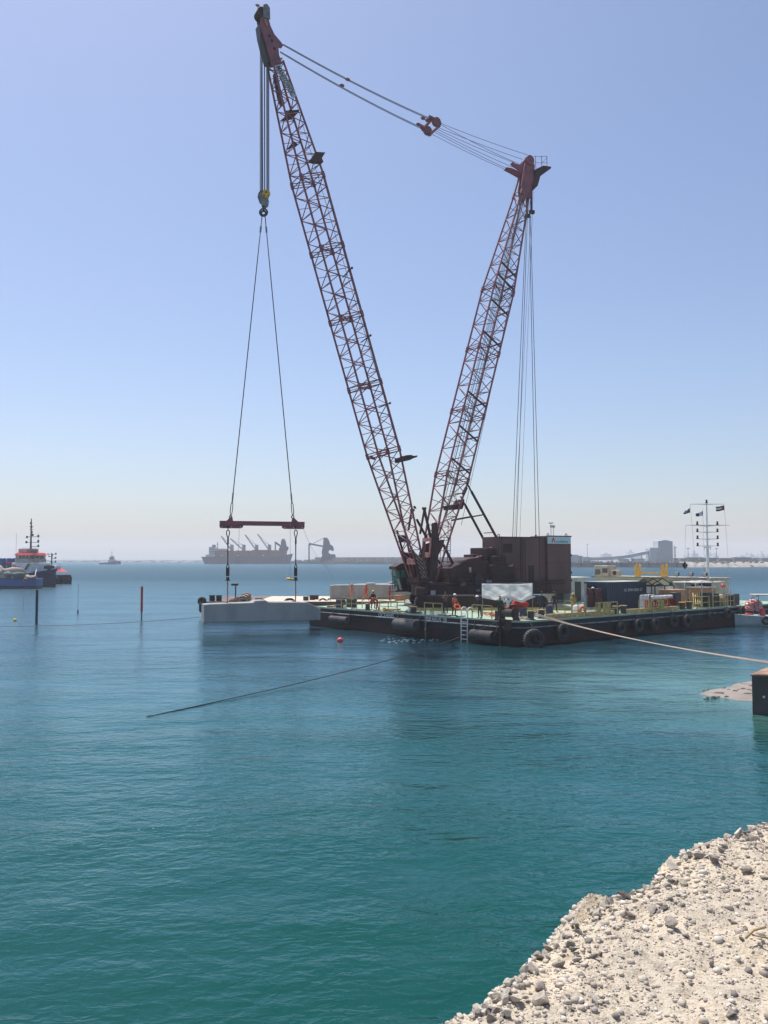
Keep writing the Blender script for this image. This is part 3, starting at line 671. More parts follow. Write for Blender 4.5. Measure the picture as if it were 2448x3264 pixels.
for py in (1275, 1383, 1485, 1085, 985, 905, 865):
    k = mast.k_of(py); t = MB(CM); t.bar(mast.P(k+.3, -1, -1), mast.P(k-.5, 1, -1), .14); t.bar(mast.P(k, 1, -1), mast.P(k, 1, 1), .12); t.build('mast_brace', m_crane_dk, mo)
# ladder with hoops inside the mast, and guy ropes running through it
t = MB(CM)
ka, kb = mast.k_of(1660), mast.k_of(600); nn = int((kb-ka)/.35)
def mp(k, a, b): return mast.F+mast.e*k+mast.n*a+Vector((0, b, 0))
for s in (-.2, .2): t.tube(mp(ka, .35, s), mp(kb, .25, s), .03, 5)
for i in range(nn): k = ka+(kb-ka)*i/nn; t.tube(mp(k, .35, -.2), mp(k, .35, .2), .018, 4)
for s in (-.35, 0, .35): t.tube(mp(ka, .9, s), mp(kb, .45, s), .015, 4)
for i in range(0, nn, 4):
    k = ka+(kb-ka)*i/nn; t.path([mp(k, .35, -.3), mp(k, .7, -.38), mp(k, .95, 0), mp(k, .7, .38), mp(k, .35, .3)], .018, 4)
t.build('caged_ladder', m_grey, mo)
ropes('mast_rope', [(mp(ka, -.2, .3), mp(kb, 0, .3), 0), (mp(ka, -.3, -.2), mp(kb, 0, -.2), 0), (mp(ka, .1, .5), mp(kb, .1, .3), 0), (mp(ka, 1.6, -1.2), mp(kb, .6, -.9), .5)], .022, m_rope, mo)
# mast head
hm = [(1668, 528), (1690, 522), (1699, 535), (1696, 570), (1684, 612), (1674, 640), (1662, 640), (1656, 600), (1660, 575), (1664, 548)]
for s in (-1, 1): cheek([(x-s*5, y+s*8) for x, y in hm], s*.65, .12, 'head_plate', m_crane, mo)
for s, (px, py) in ((-1, (1688, 511)), (1, (1672, 528))):
    for q in (0, .3):
        p = cp(px, py, s*.72); t = MB(CM); t.disc((p.x, s*.82+q*(-s), p.z), (0, 1, 0), .50, .14, 26); t.disc((p.x, s*.9+q*(-s), p.z), (0, 1, 0), .12, .12, 12); t.build('head_sheave', m_crane, mo)
for s, pts in ((-1, [(1662, 548), (1634, 530), (1627, 522), (1632, 516), (1640, 522), (1662, 528)]), (1, [(1655, 568), (1632, 555), (1606, 541), (1612, 534), (1630, 537), (1664, 552)])):
    cheek(pts, s*.8, .22, 'sheave_arm', m_crane, mo)
pl = [(1693, 548), (1722, 534), (1747, 538), (1745, 544), (1712, 568), (1704, 598), (1690, 612), (1692, 580)]
cheek(pl, -.3, 1.1, 'service_platform', m_crane_dk, mo)
t = MB(CM)
for s in (-.9, .4):
    for px in (1708, 1727, 1744): t.tube(cp(px, 540, s), cp(px-1, 497, s), .03, 5)
    for py in (498, 518): t.tube(cp(1700, py+1, s), cp(1744, py+1, s), .025, 5)
    t.tube(cp(1727, 518, s), cp(1744, 503, s), .02, 5)
t.build('platform_rail', m_crane, mo)
# backstay pendants to the counterweight
for s in (-1, 1):
    t = MB(CM); a = cp(1694, 600, -.5) if s < 0 else cp(1680, 610, .5); z = cp(1690, 682, 0).z
    t.bar(a, (a.x-.05, a.y, z), .16); t.bar((a.x-.25, a.y, z), (a.x+.3, a.y, z), .3, .35); t.build('backstay_link', m_crane_dk, crane)
T1, T2 = cp(1691, 690, -.5), cp(1681, 690, .5)
B = [cp(x, 1712, y_) for x, y_ in ((1719, -1.2), (1708, -1.0), (1646, .8), (1634, 1.0), (1657, .2))]
ropes('backstay', [(T1, B[0], 0), (T1+Vector((-.15, 0, 0)), B[1], 0)], .032, m_rope, crane)
ropes('backstay', [(T2, B[2], 0), (T2+Vector((-.15, 0, 0)), B[3], 0)], .032, m_rope, crane)
ropes('guy_rope', [(cp(1700, 600, 0), B[4], 0), (cp(1697, 600, 0), cp(1640, 1712, .4), .2)], .016, m_rope, crane)
# boom stops, mast struts
t = MB(CM); t.bar(cp(1353, 1622, -.4), cp(1339, 1702, -.4), .16); t.bar(cp(1352, 1622, -.4), cp(1376, 1728, -.4), .2); t.bar(cp(1347, 1621, -.4), cp(1357, 1621, -.4), .25)
t.bar(cp(1312, 1626, .6), cp(1302, 1690, .6), .16); t.bar(cp(1328, 1655, .2), cp(1362, 1718, .2), .18); t.bar(cp(1309, 1626, .6), cp(1320, 1626, .6), .25)
t.build('boom_stop', m_crane_dk, crane)
for (a, b_, s) in (((1487, 1538), (1583, 1714), -1.25), ((1468, 1582), (1557, 1748), 1.25)):
    t = MB(CM); p, q = cp(*a, s), cp(*b_, s); md = p.lerp(q, .16); t.tube(p, q, .085, 8); t.tube(md, q, .13, 8); t.build('mast_strut', m_crane_dk, crane)
t = MB(CM); t.tube(cp(1541, 1640, -1.25), cp(1506, 1646, 1.25), .05, 6); t.tube(cp(1577, 1697, -1.25), cp(1543, 1699, 1.25), .05, 6)
t.tube(cp(1440, 1657, 0), cp(1506, 1645, 1.2), .05, 6); t.tube(cp(1438, 1660, -.4), cp(1541, 1641, -1.2), .06, 6); t.build('strut_tie', m_crane_dk, crane)
cheek([(1484, 1552), (1489, 1556), (1478, 1580), (1474, 1572)], -1.3, .3, 'strut_bracket', m_crane_dk, mo)
cheek([(1425, 1612), (1458, 1606), (1466, 1592), (1466, 1608), (1460, 1624), (1450, 1620), (1428, 1626)], 0, 1.6, 'strut_bracket', m_crane_dk, mo)
# mast base: heavy plates
pb = [(1377, 1668), (1392, 1664), (1394, 1690), (1399, 1722), (1414, 1720), (1410, 1742), (1396, 1770), (1392, 1800), (1382, 1885), (1360, 1885), (1366, 1840), (1372, 1790), (1377, 1730)]
cheek(pb, -1.35, .22, 'base_plate', m_crane_dk, mo)
cheek([(x-26, y+6) for x, y in pb if y > 1700], 1.3, .2, 'base_plate', m_crane_dk, mo)
t = MB(CM)
for y0, y1 in ((1714, 1726), (1760, 1777)):
    a = cp(1375, y0, -1.2); b_ = cp(1349, (y0+y1)/2, 1.2); z0, z1 = cp(1362, y1, 0).z, cp(1362, y0, 0).z
    t.bar((a.x, -1.25, (z0+z1)/2), (b_.x, 1.25, (z0+z1)/2), .12, z1-z0)
t.build('base_crossbeam', m_pink, mo)
t = MB(CM); t.bar(cp(1352, 1716, 1.25), cp(1349, 1776, 1.25), .25); t.bar(cp(1374, 1716, -1.2), cp(1371, 1776, -1.2), .2); t.build('base_side_beam', m_pink, mo)
t = MB(CM); t.bar(cp(1413, 1736, -.3), cp(1449, 1808, -.3), .2); t.bar(cp(1396, 1785, .2), cp(1412, 1812, .2), .16); t.bar(cp(1410, 1808, .2), cp(1430, 1832, .2), .42); t.build('mast_ram', m_crane_dk, crane)
# ladder tower behind the mast foot
t = MB(CM)
for x in (1404, 1414, 1427, 1436):
    t.tube(cp(x+2, 1665 if x > 1420 else 1700, .8), cp(x-4, 1868, .8), .03, 5)
for i in range(28):
    y = 1672+i*7; t.tube(cp(1427-(i*.12), y, .8), cp(1436-(i*.12), y, .8), .02, 4)
for y in (1680, 1713, 1755, 1790, 1822): t.tube(cp(1402, y, .8), cp(1437, y, .8), .03, 5)
t.build('access_ladder', m_dark, crane)
# carbody, crawlers, deck mats -----------------------------------------------------
LM = frame((2.75, 75.9, DZ), R(2))
t = MB(LM); t.ab(-.35, 14.5, -.5, 9.2, .0, .14); t.build('base_mat', m_dark, crane)
t = MB(LM); t.ab(-.4, 14.5, -.56, -.5, .02, .24); t.build('mat_edge', m_yel, crane)
for y0, y1 in ((0, 1.3), (7.4, 8.7)):
    prof = [(.6+.52*math.cos(a), .66+.52*math.sin(a)) for a in [math.pi*(1.5-i/8) for i in range(9)]]+[(11.2+.52*math.cos(a), .66+.52*math.sin(a)) for a in [math.pi*(.5-i/8) for i in range(9)]]
    t = MB(LM); t.prism([(x, z) for x, z in prof], (0, (y0+y1)/2, 0), (1, 0, 0), (0, 0, 1), .9); cr_ = t.build('crawler', m_crane_dk, crane)
    t = MB(LM); P = prof+[prof[0]]
    for a, b_ in zip(P, P[1:]):
        a, b_ = Vector((a[0], (y0+y1)/2, a[1])), Vector((b_[0], (y0+y1)/2, b_[1])); n = max(1, round((b_-a).length/.3))
        for i in range(n):
            c0 = a.lerp(b_, (i+.08)/n); c1 = a.lerp(b_, (i+.92)/n); dr = (c1-c0).normalized(); w1 = Vector((0, .65, 0)); nn_ = Vector((dr.z, 0, -dr.x))*-.10
            t.add([c0-w1, c1-w1, c1+w1, c0+w1, c0-w1+nn_, c1-w1+nn_, c1+w1+nn_, c0+w1+nn_], [(0, 1, 2, 3), (7, 6, 5, 4), (0, 4, 5, 1), (1, 5, 6, 2), (2, 6, 7, 3), (3, 7, 4, 0)])
    t.build('track', m_dark, cr_)
t = MB(LM); t.cbox(3.2, 8.8, 1.3, 7.4, .5, 1.15, .08); t.cbox(.1, 1.1, .2, 1.1, 1.2, 1.95, .06); t.build('carbody', m_crane_dk, crane)
xl = cp(1345, 1890, -2.5).x
t = MB(CM); t.cbox(xl, 13.5, -2.6, -.4, 1.10, 1.93, .05); t.ab(xl, 13.5, -2.66, -2.6, 1.84, 1.93); t.ab(xl, 13.5, -2.66, -2.6, 1.10, 1.17)
for i in range(7): t.ab(xl+.1+i*2.4, xl+.18+i*2.4, -2.65, -2.6, 1.17, 1.84)
for i in range(3): t.ab(xl+.35+i*.55, xl+.5+i*.55, -2.63, -2.6, 1.25, 1.75)
t.build('main_frame', m_crane_dk, crane)
t = MB(CM); t.cbox(xl+.1, xl+.9, -2.3, -1.4, -.0, 1.1, .08); t.tube((xl+.4, -2.0, 0), (xl+.4, -2.0, 1.2), .3, 14); t.build('corner_jack', m_dark, crane)
t = MB(CM); p = cp(1380, 1889, -2.66); t.ab(p.x-.25, p.x+.25, -2.72, -2.665, p.z-.2, p.z+.2); t.build('notice_plate', m_whtgrey, crane)
for px, py in ((1340, 1890), (1523, 1882)):
    t = MB(CM); p = cp(px, py, -2.66); t.ab(p.x-.2, p.x+.2, -2.72, -2.665, p.z-.12, p.z+.12); t.build('notice_plate', m_grey, crane)
# machinery deck with railings
t = MB(CM); t.cbox(-.9, 15.5, -2.3, 2.4, 1.95, 2.25, .05); t.build('machinery_deck', m_crane_dk, crane)
t = MB(CM)
for y in (-2.25,):
    for i in range(8): t.tube((1.2+i*1.15, y, 2.25), (1.2+i*1.15, y, 3.35), .03, 5)
    for z in (3.35, 2.85, 2.45): t.tube((.6, y, z), (9.6, y, z), .03, 5)
t.build('deck_rail', m_crane_dk, crane)
# hoist winch housing in front of the engine house
t = MB(CM)
def cpoly(pts, t_): return [(cp(x, y, t_).x, cp(x, y, t_).z) for x, y in pts]
poly = cpoly([(1432, 1868), (1436, 1812), (1462, 1800), (1490, 1786), (1506, 1780), (1530, 1776), (1560, 1800), (1560, 1868)], -1.9)
t.prism(poly, (0, -.3, 0), (1, 0, 0), (0, 0, 1), 3.2)
wh = t.build('winch_house', m_crane_dk, crane)
t = MB(CM); p = cp(1499, 1816, -1.95); t.ab(p.x-.13, p.x+.13, -1.96, -1.92, p.z-.24, p.z+.24); t.build('notice_plate', m_whtgrey, wh)
t = MB(CM)
for i in range(5):
    p = cp(1472+i*3.4, 1853, -2.0); q = cp(1477+i*3.4, 1862, -2.0)
t.path([cp(x, y, -1.2) for x, y in ((1514, 1784), (1519, 1777), (1526, 1773), (1536, 1773))], .09, 8); t.build('hose', m_pink, wh, smooth=True)
t = MB(CM)
poly = cpoly([(1493, 1792), (1494, 1768), (1556, 1764), (1556, 1792)], .6); t.prism(poly, (0, .6, 0), (1, 0, 0), (0, 0, 1), 1.8); t.build('radiator_house', m_crane_dk, crane)
# chevron warning board and engine lumps on the near side
t = MB(CM); p = cp(1476, 1856, -2.6); bz0 = p.z
hz = cheek([(1466, 1843), (1474, 1843), (1489, 1870), (1470, 1870)], -2.45, .06, 'warning_board', m_dark, crane)
t = MB(CM)
for i in range(4):
    a, b_ = cp(1469+i*4.2, 1869, -2.5), cp(1466+i*4+4, 1860-i*1.2, -2.5); t.bar(a, b_, .07, .03)
t.build('stripe', m_yel, hz)
for (x0, x1, y0, y1, m_) in ((1512, 1540, 1838, 1866, m_dark), (1516, 1532, 1828, 1840, m_dark), (1548, 1566, 1848, 1866, m_grey), (1566, 1640, 1800, 1868, m_crane_dk), (1575, 1612, 1772, 1800, m_crane_dk), (1585, 1650, 1838, 1862, m_dark)):
    a, b_ = cp(x0, y1, -2.2), cp(x1, y0, -2.2); t = MB(CM); t.cbox(a.x, b_.x, -2.35, -1.4, a.z, b_.z, .05)
    t.tube((a.x+.1, -2.4, (a.z+b_.z)/2), (b_.x-.1, -2.4, (a.z+b_.z)/2+.1), .06, 6); t.build('engine_unit', m_, crane)
# engine house behind
a, b_ = cp(1553, 1868, -1.4), cp(1600, 1746, -1.4)
t = MB(CM); t.cbox(a.x, a.x+4.4, -1.38, 1.6, 2.25, b_.z, .05); t.build('engine_house', m_crane_dk, crane)
t = MB(CM); c0 = cp(1588, 1800, -1.45); 
for i in range(3): t.torus((c0.x+i*.85+.6, -1.45, c0.z-.2*i), (0, 1, 0), .3, .05, 14, 6)
for i in range(5): q = cp(1600+i*8, 1780, -1.45); t.path([(q.x, -1.42, q.z), (q.x+.1, -1.55, q.z-.8), (q.x+.3*((i % 2)*2-1), -1.5, q.z-1.7)], .035, 5)
t.build('pipework', m_dark, crane)
cheek([(1619, 1805), (1634, 1797), (1637, 1804), (1630, 1806)], -2.5, .05, 'sunlit_flap', m_pink, crane)  # sunlight put into the flap by its paler red
# counterweight stack
XA = cp(1590, 1710, -1.9).x; XB = cp(1722, 1710, -1.9).x; XC = cp(1745, 1710, -1.9).x; XD = cp(1820, 1710, -1.9).x
zt = cp(1590, 1710, -1.9).z; zb = cp(1745, 1893, -1.9).z; zt2 = cp(1780, 1708, -1.9).z
t = MB(CM)
t.cbox(XA, XB, -1.9, 1.0, cp(1650, 1868, -1.9).z, zt, .04); t.cbox(XB, XC, -1.55, .9, cp(1730, 1880, -1.9).z, zt+.03, .03)
t.cbox(XC, XD, -1.9, 1.0, zb+.35, zt2, .04); t.cbox(XA+2.2, XD+.15, -1.7, .9, zb, zb+.42, .05)
cw = t.build('counterweight', m_cw, crane)
t = MB(CM)
for i in range(1, 6):
    z = zb+.4+(zt2-zb-.4)*i/6; t.ab(XC+.02, XD-.02, -1.905, -1.895, z-.012, z+.012)
for x in (XA+.3, XA+2.6, XB-.15): t.ab(x, x+.07, -1.93, -1.9, zb+1.6, zt-.05)
t.ab(XA, XB+.1, -1.96, -1.88, zt-.1, zt); t.ab(XC-.05, XD+.05, -1.96, -1.88, zt2-.1, zt2+.02)
for z in (zt2-2.0, zt2-3.8, zt2-4.6): t.disc((XD+.05, -1.8, z), (1, 0, 0), .12, .1, 8)
for z in (zb+2.6, zb+3.9): t.tube((XA+2, -1.95, z), (XA+2.9, -1.95, z), .03, 5)
t.build('seam', m_crane_dk, cw)
lx = XA+2.75; t = MB(CM)
for x in (lx, lx+.4): t.tube((x, -2.0, zb-.5), (x, -2.0, zt-.2), .025, 5)
for i in range(20): t.tube((lx, -2.0, zb+i*.3), (lx+.4, -2.0, zb+i*.3), .015, 4)
t.build('ladder', m_crane_dk, cw)
for (x0, x1, z0, z1) in ((XA+3.6, XA+4.3, zb+1.0, zb+2.9), (XA+.5, XA+1.6, zt-1.6, zt-.7)):
    t = MB(CM); t.ab(x0, x1, -1.93, -1.9, z0, z1)
    for i in range(8): t.ab(x0+.08, x1-.08, -1.95, -1.93, z0+.1+(z1-z0-.2)*i/8, z0+.14+(z1-z0-.2)*i/8)
    t.build('louvre', m_crane_dk, cw)
for x in (XA+.2, XB-.3, XC+.3, XD-.4):
    t = MB(CM); zz0 = zt if x < XC else zt2; t.torus((x, -1.6, zz0+.1), (0, 1, 0), .13, .04, 12, 6); t.build('lifting_eye', m_crane_dk, cw)
t = MB(CM)
for i in range(5):
    x = XA-.6-i*.55; t.ab(x-.22, x+.2, -1.43, -1.40, 2.9+.1*i, 4.3+.05*i)
t.build('access_panel', m_cw, crane)
t = MB(CM); q = cp(1560, 1770, -.8); t.tube((q.x, -.8, q.z-1), (q.x, -.8, q.z+.6), .11, 10); t.tube((q.x, -.8, q.z+.6), (q.x+.25, -.8, q.z+.75), .11, 10); t.build('exhaust_stack', m_grey, crane)
# company sign on the counterweight
a, b_ = cp(1746, 1733, -1.95), cp(1818.5, 1711.5, -1.95); W, H = b_.x-a.x, b_.z-a.z
t = MB(CM @ Matrix(((1, 0, 0, a.x), (0, 0, -1, -1.94), (0, 1, 0, a.z), (0, 0, 0, 1))))
t.ab(0, W, 0, H, -.03, .03, m=0)
t.prism([(.34/2.4*W, .14*H), (.52/2.4*W, .88*H), (.62/2.4*W, .88*H), (.80/2.4*W, .14*H), (.66/2.4*W, .2*H), (.57/2.4*W, .56*H), (.5/2.4*W, .22*H)], (0, 0, .036), (1, 0, 0), (0, 1, 0), .008, m=2)
t.text('ATHENA SA', Matrix.Translation((.35*W, .17*H, .035)), .53*W, .24*H, m=1, ext=.004)
t.build('company_sign', [m_white, m_dark, m_redb], cw)
m_signbl = mat('pale blue sign enamel', (.42, .58, .64), .4, scale=2)
bpy.data.objects['company_sign'].data.materials[0] = m_signbl
t = MB(CM)
for px, py in ((1758, 1672), (1764, 1684)):
    pass
# operator's cab, far left
ca = [(1252, 1806), (1272, 1793), (1330, 1793), (1332, 1883), (1272, 1880), (1262, 1820), (1250, 1812)]
yc = 1.9
P = lambda px, py: cp(px, py, yc)
x0, x1 = P(1266, 1850).x, P(1330, 1850).x; z0, z1 = P(1290, 1884).z, P(1290, 1797).z
cab = MB(CM)
prof = cpoly([(1276, 1883), (1262, 1815), (1272, 1797), (1330, 1797), (1330, 1883)], yc)
cab.prism([(x+.3, z) for x, z in prof], (0, yc+.6, 0), (1, 0, 0), (0, 0, 1), 1.1); co = cab.build('operator_cab', m_dark, crane)
t = MB(CM); prof = cpoly([(1250, 1806), (1268, 1796), (1334, 1792), (1334, 1797), (1262, 1812), (1250, 1816)], yc); t.prism([(x+.35, z) for x, z in prof], (0, yc+.6, 0), (1, 0, 0), (0, 0, 1), 1.35); t.build('roof', m_crane_dk, co)
for pts in ([(1263, 1818), (1272, 1818), (1277, 1850), (1270, 1850)], [(1277, 1817), (1290, 1817), (1290, 1840), (1279, 1840)], [(1293, 1817), (1310, 1817), (1311, 1840), (1293, 1840)]):
    cheek(pts, yc-.03, .05, 'window', m_glass, co)
t = MB(CM); prof = cp(1262, 1818, yc), cp(1275, 1870, yc)
t.add([Vector((prof[0].x-.03, yc+.1, prof[0].z)), Vector((prof[1].x-.03, yc+.1, prof[1].z)), Vector((prof[1].x-.03, yc+1.1, prof[1].z)), Vector((prof[0].x-.03, yc+1.1, prof[0].z))], [(0, 1, 2, 3)]); t.build('windscreen', m_glass, co)
cheek([(1266, 1845), (1272, 1845), (1281, 1880), (1275, 1880)], yc-.06, .05, 'ladder_panel', m_whtgrey, co)
t = MB(CM)
for px in (1251, 1258, 1269): t.tube(cp(px, 1810 if px < 1255 else 1838, yc+.2), cp(px, 1880, yc+.2), .035, 5)
for py in (1838, 1856, 1867): t.tube(cp(1251, py, yc+.2), cp(1274, py, yc+.2), .03, 5)
t.build('cab_rail', m_dark, co)
t = MB(CM); a = cp(1260, 1882, yc); t.cbox(a.x, a.x+3.0, yc, yc+1.3, a.z-.14, a.z, .03); t.build('cab_platform', m_dark, crane)
t = MB(CM)
for px, py in ((1372, 1860), (1362, 1872)): p = cp(px, py, -1.5); t.disc((p.x, -1.5, p.z), (0, 1, 0), .22, .3, 14)
t.build('foot_pin', m_grey, crane)
# clutter of brackets, hoses and stays packed between the mast foot and the winches
t = MB(CM)
for i in range(26):
    a = cp(random.uniform(1340, 1400), random.uniform(1785, 1868), random.uniform(-1, 1.2)); t.path([a, a+Vector((random.uniform(-.5, .5), random.uniform(-.3, .3), -.6)), a+Vector((random.uniform(-.6, .6), 0, -1.3))], random.uniform(.03, .07), 6)
for i in range(10):
    a = cp(random.uniform(1325, 1400), random.uniform(1800, 1860), random.uniform(-1, 1)); t.box(a, (random.uniform(.3, .8), .5, random.uniform(.3, .9)))
t.build('foot_machinery', m_crane_dk, crane)
t = MB(CM); a = cp(1335, 1880, -1.2); t.cbox(a.x+.1, a.x+1.5, -1.5, 1.3, 2.25, 2.7, .05); t.build('foot_bracket', m_crane_dk, crane)

# ------------------------------------------------------------------ hook block, slings, spreader beam, concrete unit
hb = thing('hook_block', 'grey hook block with a round yellow cheek hanging from the crane falls', 'hook block', HK-Vector((0, 0, 1.6)))
t = MB()
t.prism([(-.46, .25), (-.30, .5), (.05, .55), (.1, -.5), (-.38, -.5), (-.52, -.1)], HK+Vector((-.05, .25, 0)), (1, 0, 0), (0, 0, 1), .5)
t.prism([(-.32, -.3), (.42, -.3), (.36, -.78), (.15, -.95), (-.18, -.98)], HK+Vector((0, .1, 0)), (1, 0, 0), (0, 0, 1), .6); t.build('cheek', m_grey, hb)
t = MB(); cc = HK+Vector((.24, -.22, .12)); t.disc(cc, (.15, 1, 0), .37, .1, 26); t.build('yellow_cheek', m_yelb, hb)
t = MB()
for x, z in ((0, .12), (-.18, -.2), (.2, -.24)): t.disc(cc+Vector((x, -.06, z)), (.15, 1, 0), .07, .06, 10)
t.build('pin', m_dark, hb)
t = MB()
for i in range(4): t.disc(HK+Vector((0, -.05+i*.14, .1)), (0, 1, 0), .40, .08, 22)
t.build('sheave', m_grey, hb)
rc = dp(840, 677, HD); t = MB(); t.torus(rc, (0, 1, 0), .34, .075, 24, 8); t.torus(rc+Vector((0, 0, -.06)), (0, 1, 0), .2, .09, 16, 8); t.tube(rc+Vector((0, 0, .05)), rc+Vector((0, 0, .5)), .08, 8); t.build('ramshorn_hook', m_dark, hb)
BD = 74.4
byaw = R(17)
bl_, br_ = dp(700, 1667, BD-1.15), dp(970, 1670, BD+1.15)
bc = (bl_+br_)/2; bu = (br_-bl_).normalized(); blen = (br_-bl_).length
BB = Matrix.Translation(bc) @ Matrix.Rotation(math.atan2(bu.y, bu.x), 4, 'Z')
def bx(px, py, y=0): return plane_hit(BB, px, py, y)
sp = thing('spreader_beam', 'rust red steel spreader beam hanging level below the slings', 'spreader beam', bc-Vector((0, 0, .4)))
h2 = blen/2
t = MB(BB); t.ab(-h2, h2, -.22, .22, .14, .18); t.ab(-h2+.01, h2-.01, -.18, .18, -.16, .136); t.ab(-h2, h2, -.22, .22, -.2, -.164); t.build('girder', m_crane, sp)
for s in (-1, 1):
    t = MB(BB); t.prism([(s*h2, -.205), (s*(h2-2.0), -.205), (s*(h2-1.98), -.36), (s*(h2-1.8), -.45), (s*(h2-.12), -.45), (s*h2, -.36)][::s], (0, 0, 0), (1, 0, 0), (0, 0, 1), .14); t.build('lug_plate', m_crane, sp)
    t = MB(BB)
    for k in (.2, 1.0, 1.75): t.disc((s*(h2-k), 0, -.32), (0, 1, 0), .06, .18, 10)
    t.build('pin', m_whtgrey, sp)
    t = MB(BB); c0 = bx(735 if s < 0 else 936, 1655); t.prism([(-.36, 0), (.2, 0), (.16, .28), (.02, .38)][::1] if s < 0 else [(.4, 0), (-.18, 0), (-.14, .28), (0, .38)], (c0.x, 0, .18), (1, 0, 0), (0, 0, 1), .16); t.build('top_lug', m_orange if 0 else m_crane, sp)
# slings to the hook
for s, top_, bpx in ((-1, (835, 690), (736, 1640)), (1, (845, 690), (934, 1640))):
    a = dp(*top_, HD); q = BB @ bx(*bpx)
    sl_ = thing('wire_sling', 'left long wire sling from the hook to the spreader beam' if s < 0 else 'right long wire sling from the hook to the spreader beam', 'sling', q, 'long slings above the spreader beam')
    t = MB(); m1 = a.lerp(q, .955); t.path([a, a.lerp(q, .3), a.lerp(q, .7), m1], .042, 8)
    dv = Vector((.085, 0, 0)); t.path([m1, m1.lerp(q, .3)+dv, m1.lerp(q, .8)+dv, q+dv*.5-Vector((0, 0, .05)), q-dv*.5-Vector((0, 0, .05)), m1.lerp(q, .8)-dv, m1.lerp(q, .3)-dv, m1], .035, 8)
    t.build('rope', m_ropeb, sl_, smooth=True)
    t = MB(); t.tube(a.lerp(q, .035), a.lerp(q, .055), .085, 10); t.tube(a.lerp(q, .93), a.lerp(q, .955), .07, 10); t.build('socket', m_grey, sl_)
    t = MB(); q2 = BB @ bx(bpx[0]-1, 1650); t.torus(q2+Vector((0, 0, .06)), (0, 1, 0), .11, .045, 14, 6); t.build('shackle', m_dark, sl_)
# lower slings
kl, kr = gp(650, 1985, .85), gp(1022, 1976, .85)
ku = (kr-kl).normalized(); KB = Matrix.Translation(kl) @ Matrix.Rotation(math.atan2(ku.y, ku.x), 4, 'Z'); KL = (kr-kl).length
def kx(px, py, y=0): return plane_hit(KB, px, py, y)
for s, pxt, pxb in ((-1, 727, 725), (1, 943, 942)):
    a = BB @ bx(pxt, 1681); e = KB @ kx(pxb, 1921, .9)
    g = thing('lifting_rod_sling', ('left' if s < 0 else 'right')+' lower sling with rusty lifting rod going into the hanging concrete block', 'sling', e, 'lower slings with rods')
    t = MB(); L1 = (a-e).length; f = lambda k: a.lerp(e, k)
    dv = Vector((.12, 0, 0))
    t.torus(a, (1, 0, 0), .12, .045, 14, 6)
    t.path([f(.03), f(.05)+dv, f(.08)+dv*1.1, f(.15)+dv*.1, f(.47), f(.48)+dv*.1, f(.53)+dv*1.1, f(.53)-dv*1.1, f(.48)-dv*.1, f(.47), f(.15)-dv*.1, f(.08)-dv*1.1, f(.05)-dv, f(.03)], .042, 8)
    t.tube(f(.15), f(.22), .075, 8); t.build('rope', m_ropeb, g, smooth=True)
    t = MB(); t.cbox(f(.6).x-.14, f(.6).x+.14, f(.6).y-.12, f(.6).y+.12, f(.645).z, f(.535).z, .03); t.disc(f(.68), (0, 0, 1), .14, .3, 12); t.disc(f(.695), (1, 0, 0), .07, .45, 10); t.build('socket', m_dark, g)
    t = MB(); t.tube(f(.69), f(1.0)-Vector((0, 0, .3)), .055, 10); t.tube(f(.86), f(.862)+Vector((.2, 0, 0)), .03, 6); t.build('rod', m_pink, g)
# tag lines
t = MB(); a = BB @ bx(763, 1686); t.path([a, a+Vector((-.05, 0, -1.6)), a+Vector((-.12, 0, -3.2))], .014, 4); tag(t.build('tag_line', m_hawser), 'thin tag line hanging from the left half of the spreader beam', 'rope')
t = MB(); a = BB @ bx(925, 1664, -.25); b_ = dp(924, 1843, BD); t.path([a, a.lerp(b_, .5)+Vector((.02, 0, 0)), b_], .014, 4); tag(t.build('tag_line', m_hawser), 'thin vertical tag line near the right sling, yellow float at its end', 'rope')
t = MB(); a = BB @ bx(967, 1686); b_ = dp(1042, 1808, BD+5); c_ = gp(1100, 1912, 1.9); t.path([a.lerp(b_, i/6)-Vector((0, 0, .5*4*(i/6)*(1-i/6))) for i in range(7)]+[b_.lerp(c_, .5)-Vector((0, 0, .3)), c_], .014, 4); tag(t.build('tag_line', m_hawser), 'slack tag line running from the right beam end down to the deck', 'rope')
t = MB(); p = dp(924, 1846, BD); t.tube(p+Vector((-.2, 0, .03)), p+Vector((.2, 0, -.03)), .11, 10); t.ball(p+Vector((.2, 0, -.03)), .11, 10, 6); t.ball(p+Vector((-.2, 0, .03)), .11, 10, 6); t.tube(p+Vector((-.42, 0, .05)), p, .03, 6)
tag(t.build('float', m_float, smooth=True), 'yellow float dangling beside the right lower sling', 'float')
# concrete armour unit profile (x along the face, z up)
def conc_unit(M, name_parent=None, KLn=10.4, w_=1.8):
    prof = [(0, 0), (KLn, -.02), (KLn, 1.02), (KLn-1.2, 1.58), (KLn*.60, 1.64), (KLn*.54, 1.66), (KLn*.515, 1.82), (KLn*.43, 1.80), (KLn*.41, 1.64), (KLn*.2, 1.60), (KLn*.05, 1.58), (0, 1.52)]
    t = MB(M); n = len(prof)
    def ring(y, k): 
        cx, cz = KLn/2, .8
        return [(x+(k if x < cx else -k)*(1 if 0 < 1 else 0), y, z+(k if z < cz else -k)) for x, z in prof]
    t.loft([ring(0, .05), ring(.05, 0), ring(w_-.05, 0), ring(w_, .05)], close=False)
    r0, r1 = 0, 3*n
    b0 = 0
    t.f.append(tuple(range(0, n))); t.m.append(0); t.f.append(tuple(range(3*n+n-1, 3*n-1, -1))); t.m.append(0)
    return t
u = thing('concrete_block', 'long new precast concrete block hanging level just above the water', 'concrete block', kl+ku*KL/2)
conc_unit(KB, KLn=KL).build('body', m_conc, u)
t = MB(KB)
